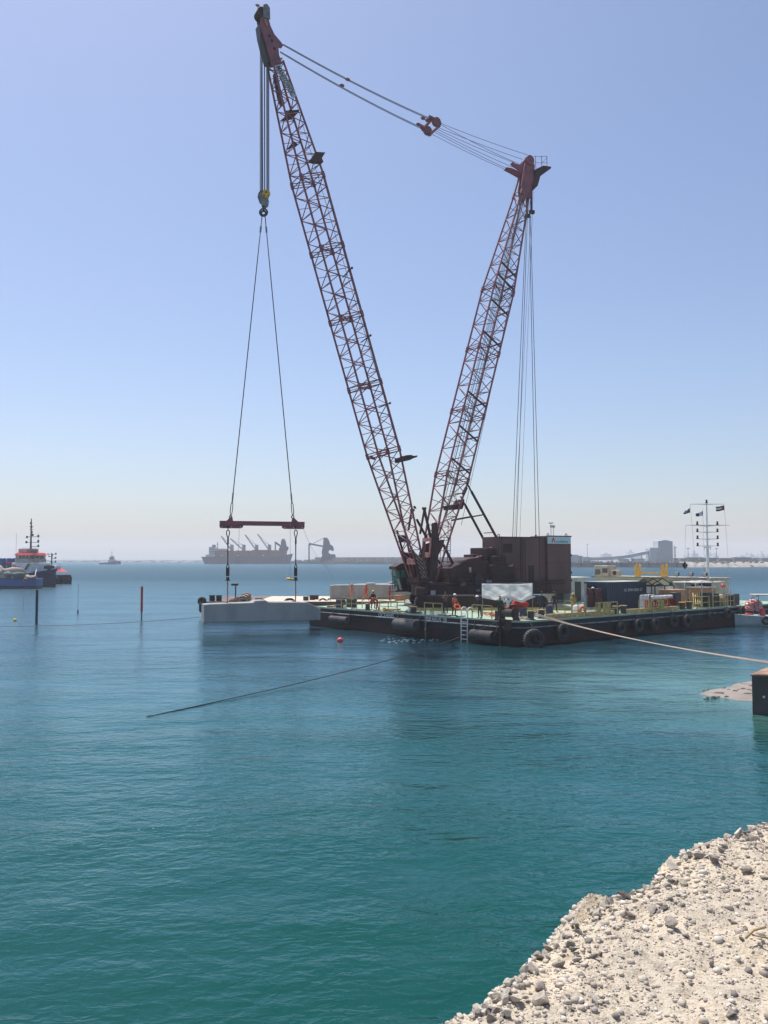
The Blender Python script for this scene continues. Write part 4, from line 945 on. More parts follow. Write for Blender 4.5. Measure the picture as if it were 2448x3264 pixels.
for x in (KL*.2, KL*.78): t.tube((x, .9, 1.5), (x, .9, 1.68), .1, 12)
t.build('lifting_socket', m_pink, u)
# ------------------------------------------------------------------ supply pontoon behind the hanging block
PZ = 1.6; PX0, PX1, PY0, PY1 = -19.0, 4.6, 90.5, 108.0
pon = thing('flat_pontoon', 'low flat pontoon with pale decking moored behind the hanging block', 'pontoon', ((PX0+PX1)/2, (PY0+PY1)/2, 0))
t = MB(); t.cbox(PX0, PX1, PY0, PY1, -1, PZ-.02, .06); t.build('hull', m_hull, pon)
t = MB(); t.ab(PX0+.05, PX1-.05, PY0+.05, PY1-.05, PZ-.02, PZ); t.build('deck', mat('rusty deck plate', (.12, .07, .055), .8, c2=(.2, .15, .12), amt=.9, scale=.6), pon)
t = MB(); t.ab(-13.6, PX1-.1, 91.6, 104.5, PZ+.004, PZ+.13); t.build('pale_decking', mat('sunlit pale decking', (.60, .53, .42), .9, c2=(.45, .36, .27), amt=.7, scale=1.1), pon)
t = MB(); t.bar((PX0, PY0-.03, PZ-.35), (PX1, PY0-.03, PZ-.35), .12); t.bar((PX0, PY0+.1, PZ+.08), (-9, PY0+.1, PZ+.08), .18); t.bar((-9, PY0+.15, PZ+.05), (PX1, PY0+.15, PZ+.05), .1); t.build('edge_beam', m_crane_dk, pon)
def pbol(px, py0, py1, m, r=.3):
    p = gp(px, py1+8, PZ); t = MB(); q = p if PY0 < p.y < PY1 else Vector((dp(px, py1, PY0+.6).x, PY0+.6, PZ)); zt_ = zat(q.x, q.y, py0)
    t.tube((q.x, q.y, PZ), (q.x, q.y, zt_), r, 14); t.disc((q.x, q.y, zt_), (0, 0, 1), r*1.15, .06, 14); t.build('bollard', m, pon)
for px, y0, y1, m_ in ((676, 1898, 1908, m_crane_dk), (698, 1898, 1908, m_crane_dk), (975, 1902, 1910, m_dark), (995, 1898, 1908, m_crane_dk), (1007, 1898, 1906, m_crane_dk)): pbol(px, y0, y1, m_)
q = dp(751, 1880, PY0+1.5); t = MB(); zt_ = zat(q.x, q.y, 1863); t.tube((q.x, q.y, PZ), (q.x, q.y, zt_), .07, 8); lp = tag(t.build('lamp_post', m_dark), 'short dark lamp post standing on the flat pontoon behind the block', 'lamp post')
t = MB(); t.cbox(q.x-.45, q.x+.28, q.y-.2, q.y+.2, zt_-.12, zt_+.14, .04); t.build('lamp_head', m_dark, lp)
t = MB()
for i in range(60):
    f = random.random(); px = 745+f*44; top = 5+18*max(0, (px-752)/36); p = dp(px, 1915-random.random()*top, PY0+1+random.random()*1.2); a = random.uniform(0, 3.14)
    t.path([p+Vector((-.55*math.cos(a), -.3*math.sin(a), -.1)), p+Vector((0, 0, .14)), p+Vector((.55*math.cos(a), .3*math.sin(a), -.12))], .085, 7)
tag(t.build('rope_heap', m_hawser, smooth=True), 'big tan heap of hawser piled on the flat pontoon', 'rope')
t = MB()
for i in range(30):
    px = random.choice([random.uniform(812, 835), random.uniform(912, 930), random.uniform(1020, 1050)]); p = dp(px, 1911, PY0+.9); a = random.uniform(0, 3.14)
    t.path([p+Vector((-.4*math.cos(a), 0, -.1)), p+Vector((0, 0, .12)), p+Vector((.4*math.cos(a), 0, -.1))], .05, 6)
tag(t.build('loose_ropes', m_ropeb, smooth=True), 'dark loose ropes strewn along the flat pontoon edge', 'rope')
t = MB(); c0 = Vector((PX0-.25, PY0+.3, 1.25)); t.torus(c0, (1, .2, 0), .42, .24, 22, 8); t.torus(c0+Vector((.1, -.15, .55)), (.2, 1, 0), .3, .2, 18, 8)
tag(t.build('tyre_fender', m_rub, smooth=True), 'black tyre fenders bundled at the left tip of the flat pontoon', 'tyre')
for lab, (x, y) in (('pale concrete block lying nearest on the pontoon deck behind three workers', (gp(1050, 1911, PZ+.13).x, 96.5)), ('second pale concrete block lying behind the first on the pontoon', (gp(1050, 1911, PZ+.13).x+2.6, 100.2))):
    M = Matrix.Translation((x, y, PZ+.14)); o = thing('concrete_block', lab, 'concrete block', (x+5, y, PZ+.14), 'concrete blocks lying on the pontoon')
    conc_unit(M, KLn=9.6).build('body', m_conc, o)
    t = MB(M)
    for k in (2.2, 7.4): t.tube((k, 1.0, 1.5), (k, 1.0, 1.72), .1, 12)
    t.build('lifting_socket', m_pink, o)
M = Matrix.Translation((gp(1248, 1911, PZ).x, 93.6, PZ+.14)) 
t = MB(M); t.cbox(.3, 1.5, 0, 1.0, 0, .55, .04); t.bar((.3, -.02, .3), (1.5, -.02, .3), .1); tag(t.build('timber_crate', m_ply), 'low red brown timber crate on the pontoon beside the barge', 'crate')

# ------------------------------------------------------------------ people
def make_body(J, edges, rad, matof, mats):
    names = list(J); me = bpy.data.meshes.new('tmp'); me.from_pydata([J[n] for n in names], [(names.index(a), names.index(b)) for a, b in edges], [])
    o = bpy.data.objects.new('tmp', me); col.objects.link(o)
    md = o.modifiers.new('s', 'SKIN'); md.use_smooth_shade = True; me.skin_vertices or None
    if not me.skin_vertices:
        bm_ = __import__('bmesh').new(); bm_.from_mesh(me); bm_.verts.layers.skin.verify(); bm_.to_mesh(me); bm_.free()
    for i, n in enumerate(names):
        r = rad[n]; me.skin_vertices[0].data[i].radius = r if isinstance(r, tuple) else (r, r); me.skin_vertices[0].data[i].use_root = (n == 'pelvis')
    o.modifiers.new('u', 'SUBSURF').levels = 1
    bpy.context.view_layer.update(); dg = bpy.context.evaluated_depsgraph_get(); m2 = bpy.data.meshes.new_from_object(o.evaluated_get(dg))
    V = [v.co.copy() for v in m2.vertices]; F = [tuple(p.vertices) for p in m2.polygons]; bpy.data.objects.remove(o); bpy.data.meshes.remove(m2); bpy.data.meshes.remove(me)
    segs = [(Vector(J[a]), Vector(J[b]), matof.get(b, matof.get(a, 0))) for a, b in edges]
    mi = []
    for f in F:
        c_ = sum((V[i] for i in f), Vector())/len(f); best = min(segs, key=lambda s_: seg_d(c_, s_[0], s_[1])); mi.append(best[2])
    return V, F, mi
def seg_d(p, a, b):
    ab = b-a; k = max(0, min(1, (p-a).dot(ab)/max(ab.length_squared, 1e-9))); return (p-a-ab*k).length
def person(label, loc, yaw, top, trousers=None, helmet=None, lean=0, hands=((-.36, -.08, .86), (.36, -.08, .86)), feet=((-.16, 0), (.16, 0)), crouch=0, vest=None, height=1.75, look=0):
    k = height/1.75; hipz = .93-crouch
    pel = Vector((0, .0+crouch*.25, hipz))
    def up(x, y, z):                       # torso frame leaning forward (towards -y)
        a = lean; zz = z; return pel+Vector((x, y*math.cos(a)-zz*math.sin(a), y*math.sin(a)+zz*math.cos(a)))
    J = {'pelvis': pel, 'spine': up(0, 0, .22), 'chest': up(0, 0, .42), 'neck': up(0, -.01, .57), 'jaw': up(0, -.03-look*.05, .655), 'head': up(0, -.015-look*.06, .745), 'nose': up(0, -.115-look*.06, .685)}
    E = [('pelvis', 'spine'), ('spine', 'chest'), ('chest', 'neck'), ('neck', 'jaw'), ('jaw', 'head'), ('jaw', 'nose')]
    Rr = {'pelvis': (.145, .115), 'spine': (.125, .105), 'chest': (.155, .115), 'neck': .055, 'jaw': .075, 'head': .095, 'nose': .018}
    MO = {'spine': 0, 'chest': 0, 'neck': 2, 'jaw': 2, 'head': 2, 'nose': 2}
    for i, s in enumerate(('l', 'r')):
        sg_ = -1 if i == 0 else 1; fx, fy = feet[i]
        J['hip'+s] = pel+Vector((sg_*.10, 0, -.06)); J['knee'+s] = Vector(((J['hip'+s].x+fx)/2+sg_*.02, (J['hip'+s].y+fy)/2-.03-crouch*.75, (hipz-.06+.09)/2+.01+crouch*.0)); J['ankle'+s] = Vector((fx, fy+.02, .09)); J['toe'+s] = Vector((fx+sg_*.02, fy-.15, .045))
        E += [('pelvis', 'hip'+s), ('hip'+s, 'knee'+s), ('knee'+s, 'ankle'+s), ('ankle'+s, 'toe'+s)]
        Rr.update({'hip'+s: .088, 'knee'+s: .064, 'ankle'+s: .05, 'toe'+s: .045}); MO.update({'hip'+s: 1, 'knee'+s: 1, 'ankle'+s: 1, 'toe'+s: 3})
        sh = up(sg_*.20, 0, .47); hd_ = Vector(hands[i]); md = (sh+hd_)/2; L_ = .56; dd = (hd_-sh).length
        if dd > .54: hd_ = sh+(hd_-sh)*(.54/dd); dd = .54; md = (sh+hd_)/2
        el = md+Vector((sg_*.06, .05, -1)).normalized()*math.sqrt(max(0, (.28)**2-(dd/2)**2))*.9
        fdir = (hd_-el).normalized(); J['sh'+s] = sh; J['el'+s] = el; J['wr'+s] = hd_; pm = hd_+fdir*.07; J['palm'+s] = pm
        E += [('chest', 'sh'+s), ('sh'+s, 'el'+s), ('el'+s, 'wr'+s), ('wr'+s, 'palm'+s)]
        Rr.update({'sh'+s: .066, 'el'+s: .048, 'wr'+s: .038, 'palm'+s: (.04, .022)}); MO.update({'sh'+s: 0, 'el'+s: 0, 'wr'+s: 0, 'palm'+s: 2})
        side = fdir.cross(Vector((0, 1, 0))); side = side.normalized() if side.length > .1 else Vector((1, 0, 0)); curl = Vector((0, -.3, 0)) if abs(fdir.y) < .9 else Vector((0, 0, -.3))
        for q, (off, ln_) in enumerate(((-.03, .065), (-.010, .078), (.010, .072), (.03, .056))):
            a_ = 'f%d%s' % (q, s); J[a_] = pm+side*off+fdir*.035; J[a_+'t'] = J[a_]+(fdir+curl).normalized()*ln_
            E += [('palm'+s, a_), (a_, a_+'t')]; Rr.update({a_: .010, a_+'t': .008}); MO.update({a_: 2, a_+'t': 2})
        a_ = 'th'+s; J[a_] = hd_+fdir*.03+side*(-.045); J[a_+'t'] = J[a_]+(fdir-side*.6).normalized()*.05; E += [('wr'+s, a_), (a_, a_+'t')]; Rr.update({a_: .011, a_+'t': .009}); MO.update({a_: 2, a_+'t': 2})
    V, F, mi = make_body(J, E, Rr, MO, None)
    M = frame(loc, yaw) @ Matrix.Scale(k, 4); root = thing('person', label, 'person', loc)
    hc = J['head']
    t = MB(M); b0 = (V, F); 
    t.v = [M @ p for p in V]; t.f = F; t.m = mi
    for s in (-1, 1):                        # ears, eyes, mouth on the same surface set
        t.ball(hc+Vector((s*.088, .01, -.03)), (.012, .02, .03), 6, 5, m=2); t.ball(hc+Vector((s*.032, -.088, -.02)), (.012, .008, .009), 6, 5, m=3)
    t.build('body', [top, trousers or top, m_skin, m_boots], root, smooth=True)
    if helmet:
        t = MB(M); q = hc+Vector((0, .005, .01)); t.ball(q, (.125, .145, .125), 16, 10, half=True); t.disc(q+Vector((0, -.02, .005)), (0, 0, 1), .145, .015, 18); t.disc(q+Vector((0, -.10, .005)), (0, -.1, 1), .08, .014, 12); t.build('helmet', helmet, root, smooth=True)
    else:
        t = MB(M); t.ball(hc+Vector((0, .02, .025)), (.10, .105, .09), 12, 8, half=True); t.build('hair', m_boots, root, smooth=True)
    if vest:
        t = MB(M); c_ = J['chest']
        for z_ in (-.12, .02): t.torus(c_+Vector((0, 0, z_)), (0, math.sin(-lean), math.cos(lean)), .172, .014, 18, 5)
        t.build('reflective_band', m_whtgrey, root, smooth=True)
    return root
def front_pt(px, off): y = front_y(px, off); p = BM @ Vector((off, y, DZ)); return p
pz = PZ+.14
def ppt(px, depth, z): q = dp(px, 1900, depth); return Vector((q.x, q.y, z))
person('person in orange overalls with bowed head, left of three by the lying block', ppt(1120, 94.0, pz), R(130), mat('faded orange cloth', (.50, .17, .10), .9), helmet=m_horg, feet=((-.17, .08), (.16, -.12)), look=1)
person('person in orange overalls striding, middle of the three by the lying block', ppt(1167, 93.0, pz), R(60), m_orange, helmet=m_horg, feet=((-.13, .28), (.13, -.22)), hands=((-.3, .1, .85), (.28, -.18, .9)))
person('person in red overalls and white helmet, right of the three by the lying block', ppt(1242, 93.2, pz), R(70), m_red, helmet=m_hwhite, vest=1, hands=((-.2, -.25, .95), (.25, -.25, .95)))
person('person in dark clothes and yellow helmet standing behind the bent worker in red', BM @ Vector((2.6, front_y(1189, 2.6), DZ)), R(20), m_darkcl, helmet=m_hyel, look=1, hands=((-.15, -.3, 1.0), (.15, -.3, 1.0)), crouch=.12)
person('person in red overalls bending deep over the barge edge near the OCEANIS lettering', BM @ Vector((.9, front_y(1203, .9), DZ)), R(-75), m_red, helmet=None, lean=1.25, hands=((-.15, -.75, .62), (.2, -.7, .6)), feet=((-.12, .15), (.14, -.15)))
person('person in dark clothes with pink sleeves and arms folded in front of the crane base', BM @ Vector((3.0, front_y(1420, 3.0), DZ)), R(-25), mat('dusty maroon cloth', (.14, .05, .05), .9), helmet=None, hands=((.12, -.26, 1.28), (-.12, -.26, 1.28)), trousers=m_darkcl)
person('person in orange jacket and white helmet holding an orange lifebuoy left of the ladder', BM @ Vector((.9, front_y(1447, .9), DZ)), R(40), m_orange, trousers=m_darkcl, helmet=m_hwhite, vest=1, hands=((-.12, -.3, .98), (.22, -.32, .95)), lean=.12)
lb = BM @ Vector((.75, front_y(1461, .75), DZ+.72)); t = MB(); t.torus(lb+Vector((-.1, -.35, .06)), (.3, -.7, .6), .23, .085, 22, 10, sq=.8)
tag(t.build('lifebuoy', m_orange, smooth=True), 'orange lifebuoy held by the worker in white helmet', 'lifebuoy')
person('person in dark clothes and white helmet leaning forward, left of the tarpaulin', BM @ Vector((.8, front_y(1530, .8), DZ)), R(-60), m_darkcl, helmet=m_hwhite, vest=None, lean=.25, hands=((-.2, -.42, .95), (.2, -.42, .95)), look=1)
person('person in dark green and blue clothes standing under the left half of the tarpaulin', BM @ Vector((.9, front_y(1594, .9), DZ)), R(160), m_greencl, trousers=m_darkcl, helmet=None, hands=((-.2, -.3, 1.0), (.2, -.3, 1.0)))
person('person in yellow overalls and yellow helmet standing by the right side rail', BM @ Vector((side_x(1828, 2.2), 2.2, DZ)), R(-15), m_yelcl, helmet=m_hyel, hands=((-.10, -.26, 1.05), (.12, -.26, 1.02)), feet=((-.14, 0), (.14, 0)))
for lab, px, y in (('person in black seen half hidden under the counterweight, left of two', 1727, 6.0), ('person in black seen half hidden under the counterweight, right of two', 1768, 5.6)):
    person(lab, BM @ Vector((side_x(px, y), y, DZ)), R(30), m_darkcl, hands=((-.3, .1, .9), (.3, -.1, .9)), helmet=None, feet=((-.16, .1), (.14, -.12)))

# ------------------------------------------------------------------ right half of the barge
def corr(t, x0, x1, y, z0, z1, step=.28, dep=.035, axis='x', sgn=-1):
    n = int((x1-x0)/step)
    for i in range(n):
        a = x0+(x1-x0)*(i+.2)/n; b_ = x0+(x1-x0)*(i+.72)/n
        if axis == 'x': t.ab(a, b_, min(y, y+sgn*dep), max(y, y+sgn*dep), z0, z1)
        else: t.ab(min(y, y+sgn*dep), max(y, y+sgn*dep), a, b_, z0, z1)
K = bl(1937, 1944); kx0, ky0 = K.x, K.y
z1 = bz(kx0, ky0, 1856); CLn = 6.06; CWd = 2.5
ct = T_('shipping_container', 'navy blue shipping container standing with its grey end frame open', 'container', kx0+3, ky0+1.2)
t = MB(BM); t.ab(kx0+.05, kx0+CLn-.05, ky0+.04, ky0+CWd, DZ+.12, z1-.06); corr(t, kx0+.15, kx0+CLn-.15, ky0+.04, DZ+.22, z1-.16)
for x in (kx0, kx0+CLn-.14):
    for y in (ky0, ky0+CWd-.12): t.ab(x, x+.16, y-.001, y+.14, DZ+.02, z1-.03)
t.ab(kx0, kx0+CLn, ky0-.003, ky0+.10, DZ+.02, DZ+.16); t.ab(kx0, kx0+CLn, ky0-.003, ky0+.1, z1-.12, z1-.01); t.ab(kx0-.003, kx0+.1, ky0, ky0+CWd, z1-.14, z1-.01)
t.build('body', m_navy, ct)
t = MB(BM); t.ab(kx0-.02, kx0+CLn+.02, ky0-.02, ky0+CWd+.02, z1-.008, z1+.02); t.build('roof', m_whtgrey, ct)
t = MB(BM); t.ab(kx0-.05, kx0-.004, ky0+CWd-.28, ky0+CWd, DZ+.02, z1-.16); t.ab(kx0-.05, kx0-.004, ky0+CWd-.95, ky0+CWd-.29, DZ+.02, DZ+1.25); t.build('door_frame', m_whtgrey, ct)
t = MB(BM); t.ab(kx0-.03, kx0-.006, ky0+1.2, ky0+CWd-.28, DZ+1.25, z1-.3); t.build('window', m_dglass, ct)
t = MB(BM @ Matrix(((1, 0, 0, kx0+2.5), (0, 0, -1, ky0-.012), (0, 1, 0, DZ+1.55), (0, 0, 0, 1)))); t.text('AC KWH 08501 EY', Matrix.Identity(4), 2.9, .27, ext=.006); t.build('lettering', m_whtgrey, ct)
# coats drying beside the container
rk = T_('coat_rack', 'dark red coats drying on a rack in front of the container', 'coat rack', kx0-.5, ky0+.9)
t = MB(BM); a = Vector((kx0-.75, ky0+.15, 0)); b_ = Vector((kx0-.75, ky0+1.7, 0)); t.tube(a+Vector((0, 0, DZ)), a+Vector((0, 0, DZ+1.9)), .025, 6); t.tube(b_+Vector((0, 0, DZ)), b_+Vector((0, 0, DZ+1.9)), .025, 6); t.tube(a+Vector((0, 0, DZ+1.88)), b_+Vector((0, 0, DZ+1.88)), .025, 6); t.build('frame', m_grey, rk)
for y, hh in ((ky0+.42, 1.55), (ky0+1.25, 1.65)):
    t = MB(BM); rg = []
    for z_, w_, d_ in ((DZ+1.86, .12, .06), (DZ+1.75, .30, .12), (DZ+1.3, .33, .16), (DZ+.8, .36, .17), (DZ+1.86-hh, .38, .18)):
        rg.append([(kx0-.75+d_*math.sin(2*math.pi*i/14)*(1+.15*math.sin(i*2.3)), y+w_*math.cos(2*math.pi*i/14)*(1+.1*math.sin(i*3.1)), z_) for i in range(14)])
    t.loft(rg); t.build('coat', mat('dark red coat cloth', (.07, .018, .02), .9, c2=(.12, .05, .04), scale=6), rk, smooth=True)
t = MB(BM); t.ball((kx0-.75, ky0+1.0, DZ+1.9), (.14, .15, .13), 14, 8, half=True); t.disc((kx0-.75, ky0+1.0, DZ+1.9), (0, 0, 1), .16, .012, 16); tag(t.build('helmet', m_hwhite, smooth=True), 'white helmet hung on top of the coat rack', 'helmet')
# orange lifebuoy against the rail and white bag
t = MB(BM); x = side_x(1857, 1.1); t.torus((x, 1.1, DZ+.42), (.1, 1, 0), .3, .1, 22, 8); tag(t.build('lifebuoy', m_orange, smooth=True), 'orange lifebuoy standing on deck between the yellow worker and the container', 'lifebuoy')
t = MB(BM); lump(t, (x+.1, 1.7, DZ+.55), (.5, .35, .35), 9); tag(t.build('sack', m_tarp, smooth=True), 'white sack lying behind the orange lifebuoy', 'sack')
# white cabin behind the counterweight
a = bl(1832, 1925); cx, cy = a.x+2.5, a.y+2.5
zt_ = bz(cx, cy, 1842)
cb = T_('deck_cabin', 'white deck cabin half hidden behind the counterweight', 'cabin', cx+1, cy+1)
t = MB(BM); t.cbox(cx, cx+3, cy, cy+3.6, DZ, zt_-.05, .04); t.build('wall', m_whtgrey, cb)
t = MB(BM); t.ab(cx-.2, cx+3.2, cy-.2, cy+3.8, zt_-.05, zt_+.06); t.build('roof', m_white, cb)
t = MB(BM); t.ab(cx-.04, cx, cy+.9, cy+1.9, DZ+.2, DZ+2.1); t.ab(cx+.8, cx+1.8, cy-.04, cy, DZ+.1, DZ+2.1); t.build('door', m_dark, cb)
t = MB(BM); t.ab(cx-.03, cx-.004, cy+.2, cy+.6, DZ+1.6, DZ+2.1); t.build('fire_notice', m_redb, cb)
# long cream deckhouse across the far end
X0 = 36.4; DHz = 4.25
def yat(px, X, z=DHz):
    lo, hi = -5.0, 40.0
    for _ in range(40):
        m = (lo+hi)/2
        if project(BM @ Vector((X, m, z)))[0] > px: lo = m
        else: hi = m
    return lo
ya, yb_ = yat(2246, X0-.3), yat(1893, X0-.3)
dh = T_('deckhouse', 'long cream deckhouse across the far end of the barge', 'deckhouse', X0+2, 9)
t = MB(BM); t.cbox(X0, X0+4.6, ya, yb_, DZ, DHz-.12, .03); t.build('wall', m_cream, dh)
t = MB(BM); t.ab(X0-.35, X0+4.8, ya-.3, yb_+.3, DHz-.12, DHz); t.ab(X0-.35, X0-.3, ya-.3, yb_+.3, DHz-.22, DHz+.05); t.build('roof', m_cream, dh)
for y in (5.6, 9.6, 13.6):
    t = MB(BM); t.ab(X0-.035, X0-.003, y, y+.85, DZ+.1, DZ+2.0); t.build('door', m_dark, dh)
for y in (7.4, 8.3, 11.4, 12.3):
    t = MB(BM); t.ab(X0-.03, X0-.003, y, y+.6, DZ+1.25, DZ+1.8); t.build('window', m_dglass, dh)
t = MB(BM); y = 6.6; t.ab(X0-.2, X0-.01, 6.4, 7.2, DZ+1.75, DZ+2.15); t.build('floodlight', m_dark, dh)
for i, y in enumerate((4.2, 7.0, 10.5)):
    t = MB(BM); t.path([(X0+.2, y, DHz), (X0+.2, y+.1, DHz+.05), (X0+.2, y+.9, DHz+.04), (X0+.3, y+1.6, DHz+.03)], .025, 5); t.build('cable', m_ropeb, dh)
# roof equipment
y0, y1 = yat(1942, X0+.6), yat(1897, X0+.6)
zt_ = bz(X0+.6, y0, 1803)
ac = T_('air_handling_unit', 'cream air handling box with louvred sides on the deckhouse roof', 'air conditioner', X0+1.2, (y0+y1)/2, DHz)
t = MB(BM); t.cbox(X0+.4, X0+2.0, y0, y1, DHz+.01, zt_, .03); t.build('casing', m_cream, ac)
t = MB(BM)
for i in range(7): t.ab(X0+.36, X0+.4, y1-.9, y1-.15, DHz+.18+i*.09, DHz+.22+i*.09)
for i in range(7): t.ab(X0+.36, X0+.4, y0+.1, y0+.8, DHz+.38+i*.08, DHz+.42+i*.08)
t.build('louvre', m_dark, ac)
t = MB(BM)
for y in (y0, (y0+y1)/2, y1): t.tube((X0+.45, y, zt_), (X0+.45, y, zt_+.15), .03, 5)
t.build('roof_stub', m_grey, ac)
y0, y1 = yat(1977, X0+.5), yat(1952, X0+.5)
ac2 = T_('condenser_unit', 'small cream condenser with a round fan on the deckhouse roof', 'air conditioner', X0+.6, (y0+y1)/2, DHz)
t = MB(BM); t.cbox(X0+.3, X0+.75, y0, y1, DHz+.06, DHz+.72, .03); t.build('casing', m_cream, ac2)
t = MB(BM); t.disc((X0+.29, (y0+y1)/2+.1, DHz+.39), (1, 0, 0), .26, .03, 20); t.build('fan_grille', m_dark, ac2)
y0, y1 = yat(2119, X0+.8), yat(2029, X0+.8)
cr_ = T_('yellow_cradle', 'bright yellow steel cradle with four horns on the deckhouse roof', 'cradle', X0+.9, (y0+y1)/2, DHz)
zt_ = bz(X0+.8, y0, 1803); xm = X0+.9
t = MB(BM); t.bar((xm, y0, DHz+.42), (xm, y1, DHz+.42), .18); t.build('crossbar', m_yelb, cr_)
for y in (y0+.1, y1-.1):
    t = MB(BM); t.cbox(xm-.12, xm+.12, y-.34, y+.34, DHz+.01, DHz+.6, .02); t.ab(xm-.11, xm+.11, y-.36, y-.14, DHz+.6, zt_); t.ab(xm-.11, xm+.11, y+.14, y+.36, DHz+.6, zt_); t.bar((xm, y-.36, zt_-.02), (xm, y-.14, zt_+.12), .16); t.bar((xm, y+.36, zt_-.02), (xm, y+.14, zt_+.12), .16); t.build('horn_post', m_yelb, cr_)
# floodlights on the roof edge
for px, py, lab in ((2158, 1832, 'left grey floodlight on the deckhouse roof edge, right of the yellow cradle'), (2203, 1836, 'small grey floodlight on the roof edge between the other two'), (2247, 1838, 'right grey floodlight close to the white signal mast')):
    y = yat(px, X0-.2); f = T_('floodlight', lab, 'floodlight', X0-.2, y, DHz, 'floodlights on the deckhouse roof'); t = MB(BM); t.tube((X0-.2, y, DHz), (X0-.2, y, DHz+.25), .03, 6); t.build('stem', m_dark, f)
    t = MB(BM); t.cbox(X0-.35, X0-.1, y-.26, y+.26, DHz+.2, DHz+.58, .03); t.build('housing', m_dark, f); t = MB(BM); t.ab(X0-.37, X0-.352, y-.22, y+.22, DHz+.24, DHz+.54); t.build('lens', m_whtgrey, f)
# signal mast with lamps and flags
mx_, my_ = X0+.2, yat(2257, X0+.2, 4)
ms = T_('signal_mast', 'tall white signal mast with crossarms and dark lamps at the barge end', 'mast', mx_, my_)
pm = BM @ Vector((mx_, my_, 0)); zT = zat(pm.x, pm.y, 1604)
t = MB(); t.tube((pm.x, pm.y, DZ), (pm.x, pm.y, zat(pm.x, pm.y, 1745)), .16, 12, .14); t.tube((pm.x, pm.y, zat(pm.x, pm.y, 1745)), (pm.x, pm.y, zT), .10, 10, .06); t.build('pole', m_white, ms)
mpp = 2735/pm.y
def arm(py, x0, x1, th):
    z_ = zat(pm.x, pm.y, py); a = (x0-2253)/mpp; b_ = (x1-2253)/mpp
    t = MB(); t.prism([(a, .02), (0, .04), (b_, .02), (b_, -.02), (b_*.3, -th*.5), (0, -th), (a*.3, -th*.5), (a, -.02)], (pm.x, pm.y, z_), (1, 0, 0), (0, 0, 1), .1); t.build('crossarm', m_white, ms); return z_
z_ = arm(1607, 2200, 2308, .08); lamps = [(2253, 1600)]
arm(1674, 2185, 2325, .16)
for py in (1696, 1718, 1740): arm(py, 2224, 2286, .1)
for py in (1669, 1692, 1714, 1737): lamps += [(2222, py), (2286, py)]
for px, py in lamps:
    z_ = zat(pm.x, pm.y, py+4); x = pm.x+(px-2253)/mpp; t = MB(); t.tube((x, pm.y-.02, z_), (x, pm.y-.02, z_+.1), .13, 10); t.tube((x, pm.y-.02, z_+.1), (x, pm.y-.02, z_+.3), .09, 10); t.disc((x, pm.y-.02, z_+.33), (0, 0, 1), .11, .06, 10); t.build('lamp', m_dark, ms)
t = MB(); z_ = zat(pm.x, pm.y, 1745)
for s in (-1, 1): t.bar((pm.x, pm.y, z_-.1), (pm.x+s*.3, pm.y, z_+.05), .06); t.bar((pm.x+s*.3, pm.y, z_+.05), (pm.x+s*.35, pm.y, z_-.25), .05)
t.build('arm_bracket', m_whtgrey, ms)
def stay(a, b_, r=.014):
    t = MB(); t.path([a, (a+b_)/2-Vector((0, 0, .06)), b_], r, 4); return t
def mpt(px, py, dz=0): return dp(px, py, pm.y+dz)
for a, b_, lab in (((2200, 1607), (2222, 1860), 'left flag halyard'), ((2308, 1606), (2329, 1890), 'right flag halyard'), ((2240, 1620), (2247, 1850), 'middle flag halyard')):
    stay(mpt(*a), mpt(*b_)).build('halyard', m_whtgrey, ms)
stay(mpt(2185, 1674), mpt(2182, 1860)).build('halyard', m_whtgrey, ms)
t = MB(); c_ = mpt(2183, 1802); 
for ax in ((0, 1, 0), (1, 0, 0)): t.prism([(0, .42), (.32, 0), (0, -.42), (-.32, 0)], c_, (ax[1], ax[0], 0), (0, 0, 1), .02)
tag(t.build('day_shape', m_dark), 'black diamond day shape hanging from the signal mast halyard', 'day shape')
def flag(pts, bands, lab, dirn, mats):
    # pts: hoist-top, hoist-bottom, fly-bottom, fly-top in photo px
    HT, HB, FB, FT = [mpt(*p) for p in pts]; nx, ny = 16, 9
    t = MB(); g = []
    for j in range(ny+1):
        row = []
        for i in range(nx+1):
            u_, v_ = i/nx, j/ny; p = (HT.lerp(FT, u_)).lerp(HB.lerp(FB, u_), v_); row.append(p+Vector((0, .12*math.sin(u_*8+v_)*u_, .05*math.sin(u_*6+1)*u_)))
        g.append(row)
    n = nx+1; P = [p for r_ in g for p in r_]
    for j in range(ny):
        for i in range(nx): t.add([g[j][i], g[j][i+1], g[j+1][i+1], g[j+1][i]], [(0, 1, 2, 3)], bands((i+.5)/nx, (j+.5)/ny))
    o = tag(t.build('flag', mats, smooth=True), lab, 'flag', 'flags flying from the signal mast'); md = o.modifiers.new('s', 'SOLIDIFY'); md.thickness = .01; return o
m_fg = mat('flag green', (.02, .16, .07), .8); m_fw = mat('flag white', (.75, .75, .75), .8); m_fb = mat('flag black', (.02, .02, .02), .8); m_fr = mat('flag red', (.5, .03, .04), .8); m_fbl = mat('flag blue', (.05, .16, .26), .8); m_fnv = mat('flag navy', (.04, .03, .07), .8)
flag([(2199, 1619), (2200, 1634), (2178, 1639), (2186, 1628)], lambda u_, v_: 0 if v_ < .8 else 1, 'plain blue grey pennant, leftmost of the three flags', -1, [m_fbl, m_fnv])
flag([(2240, 1629), (2240, 1644), (2219, 1646), (2219, 1637)], lambda u_, v_: 1 if u_ > .55 else (0 if u_ > .15 else 2), 'white and dark halved flag, middle of the three', -1, [m_fw, m_fnv, m_fbl])
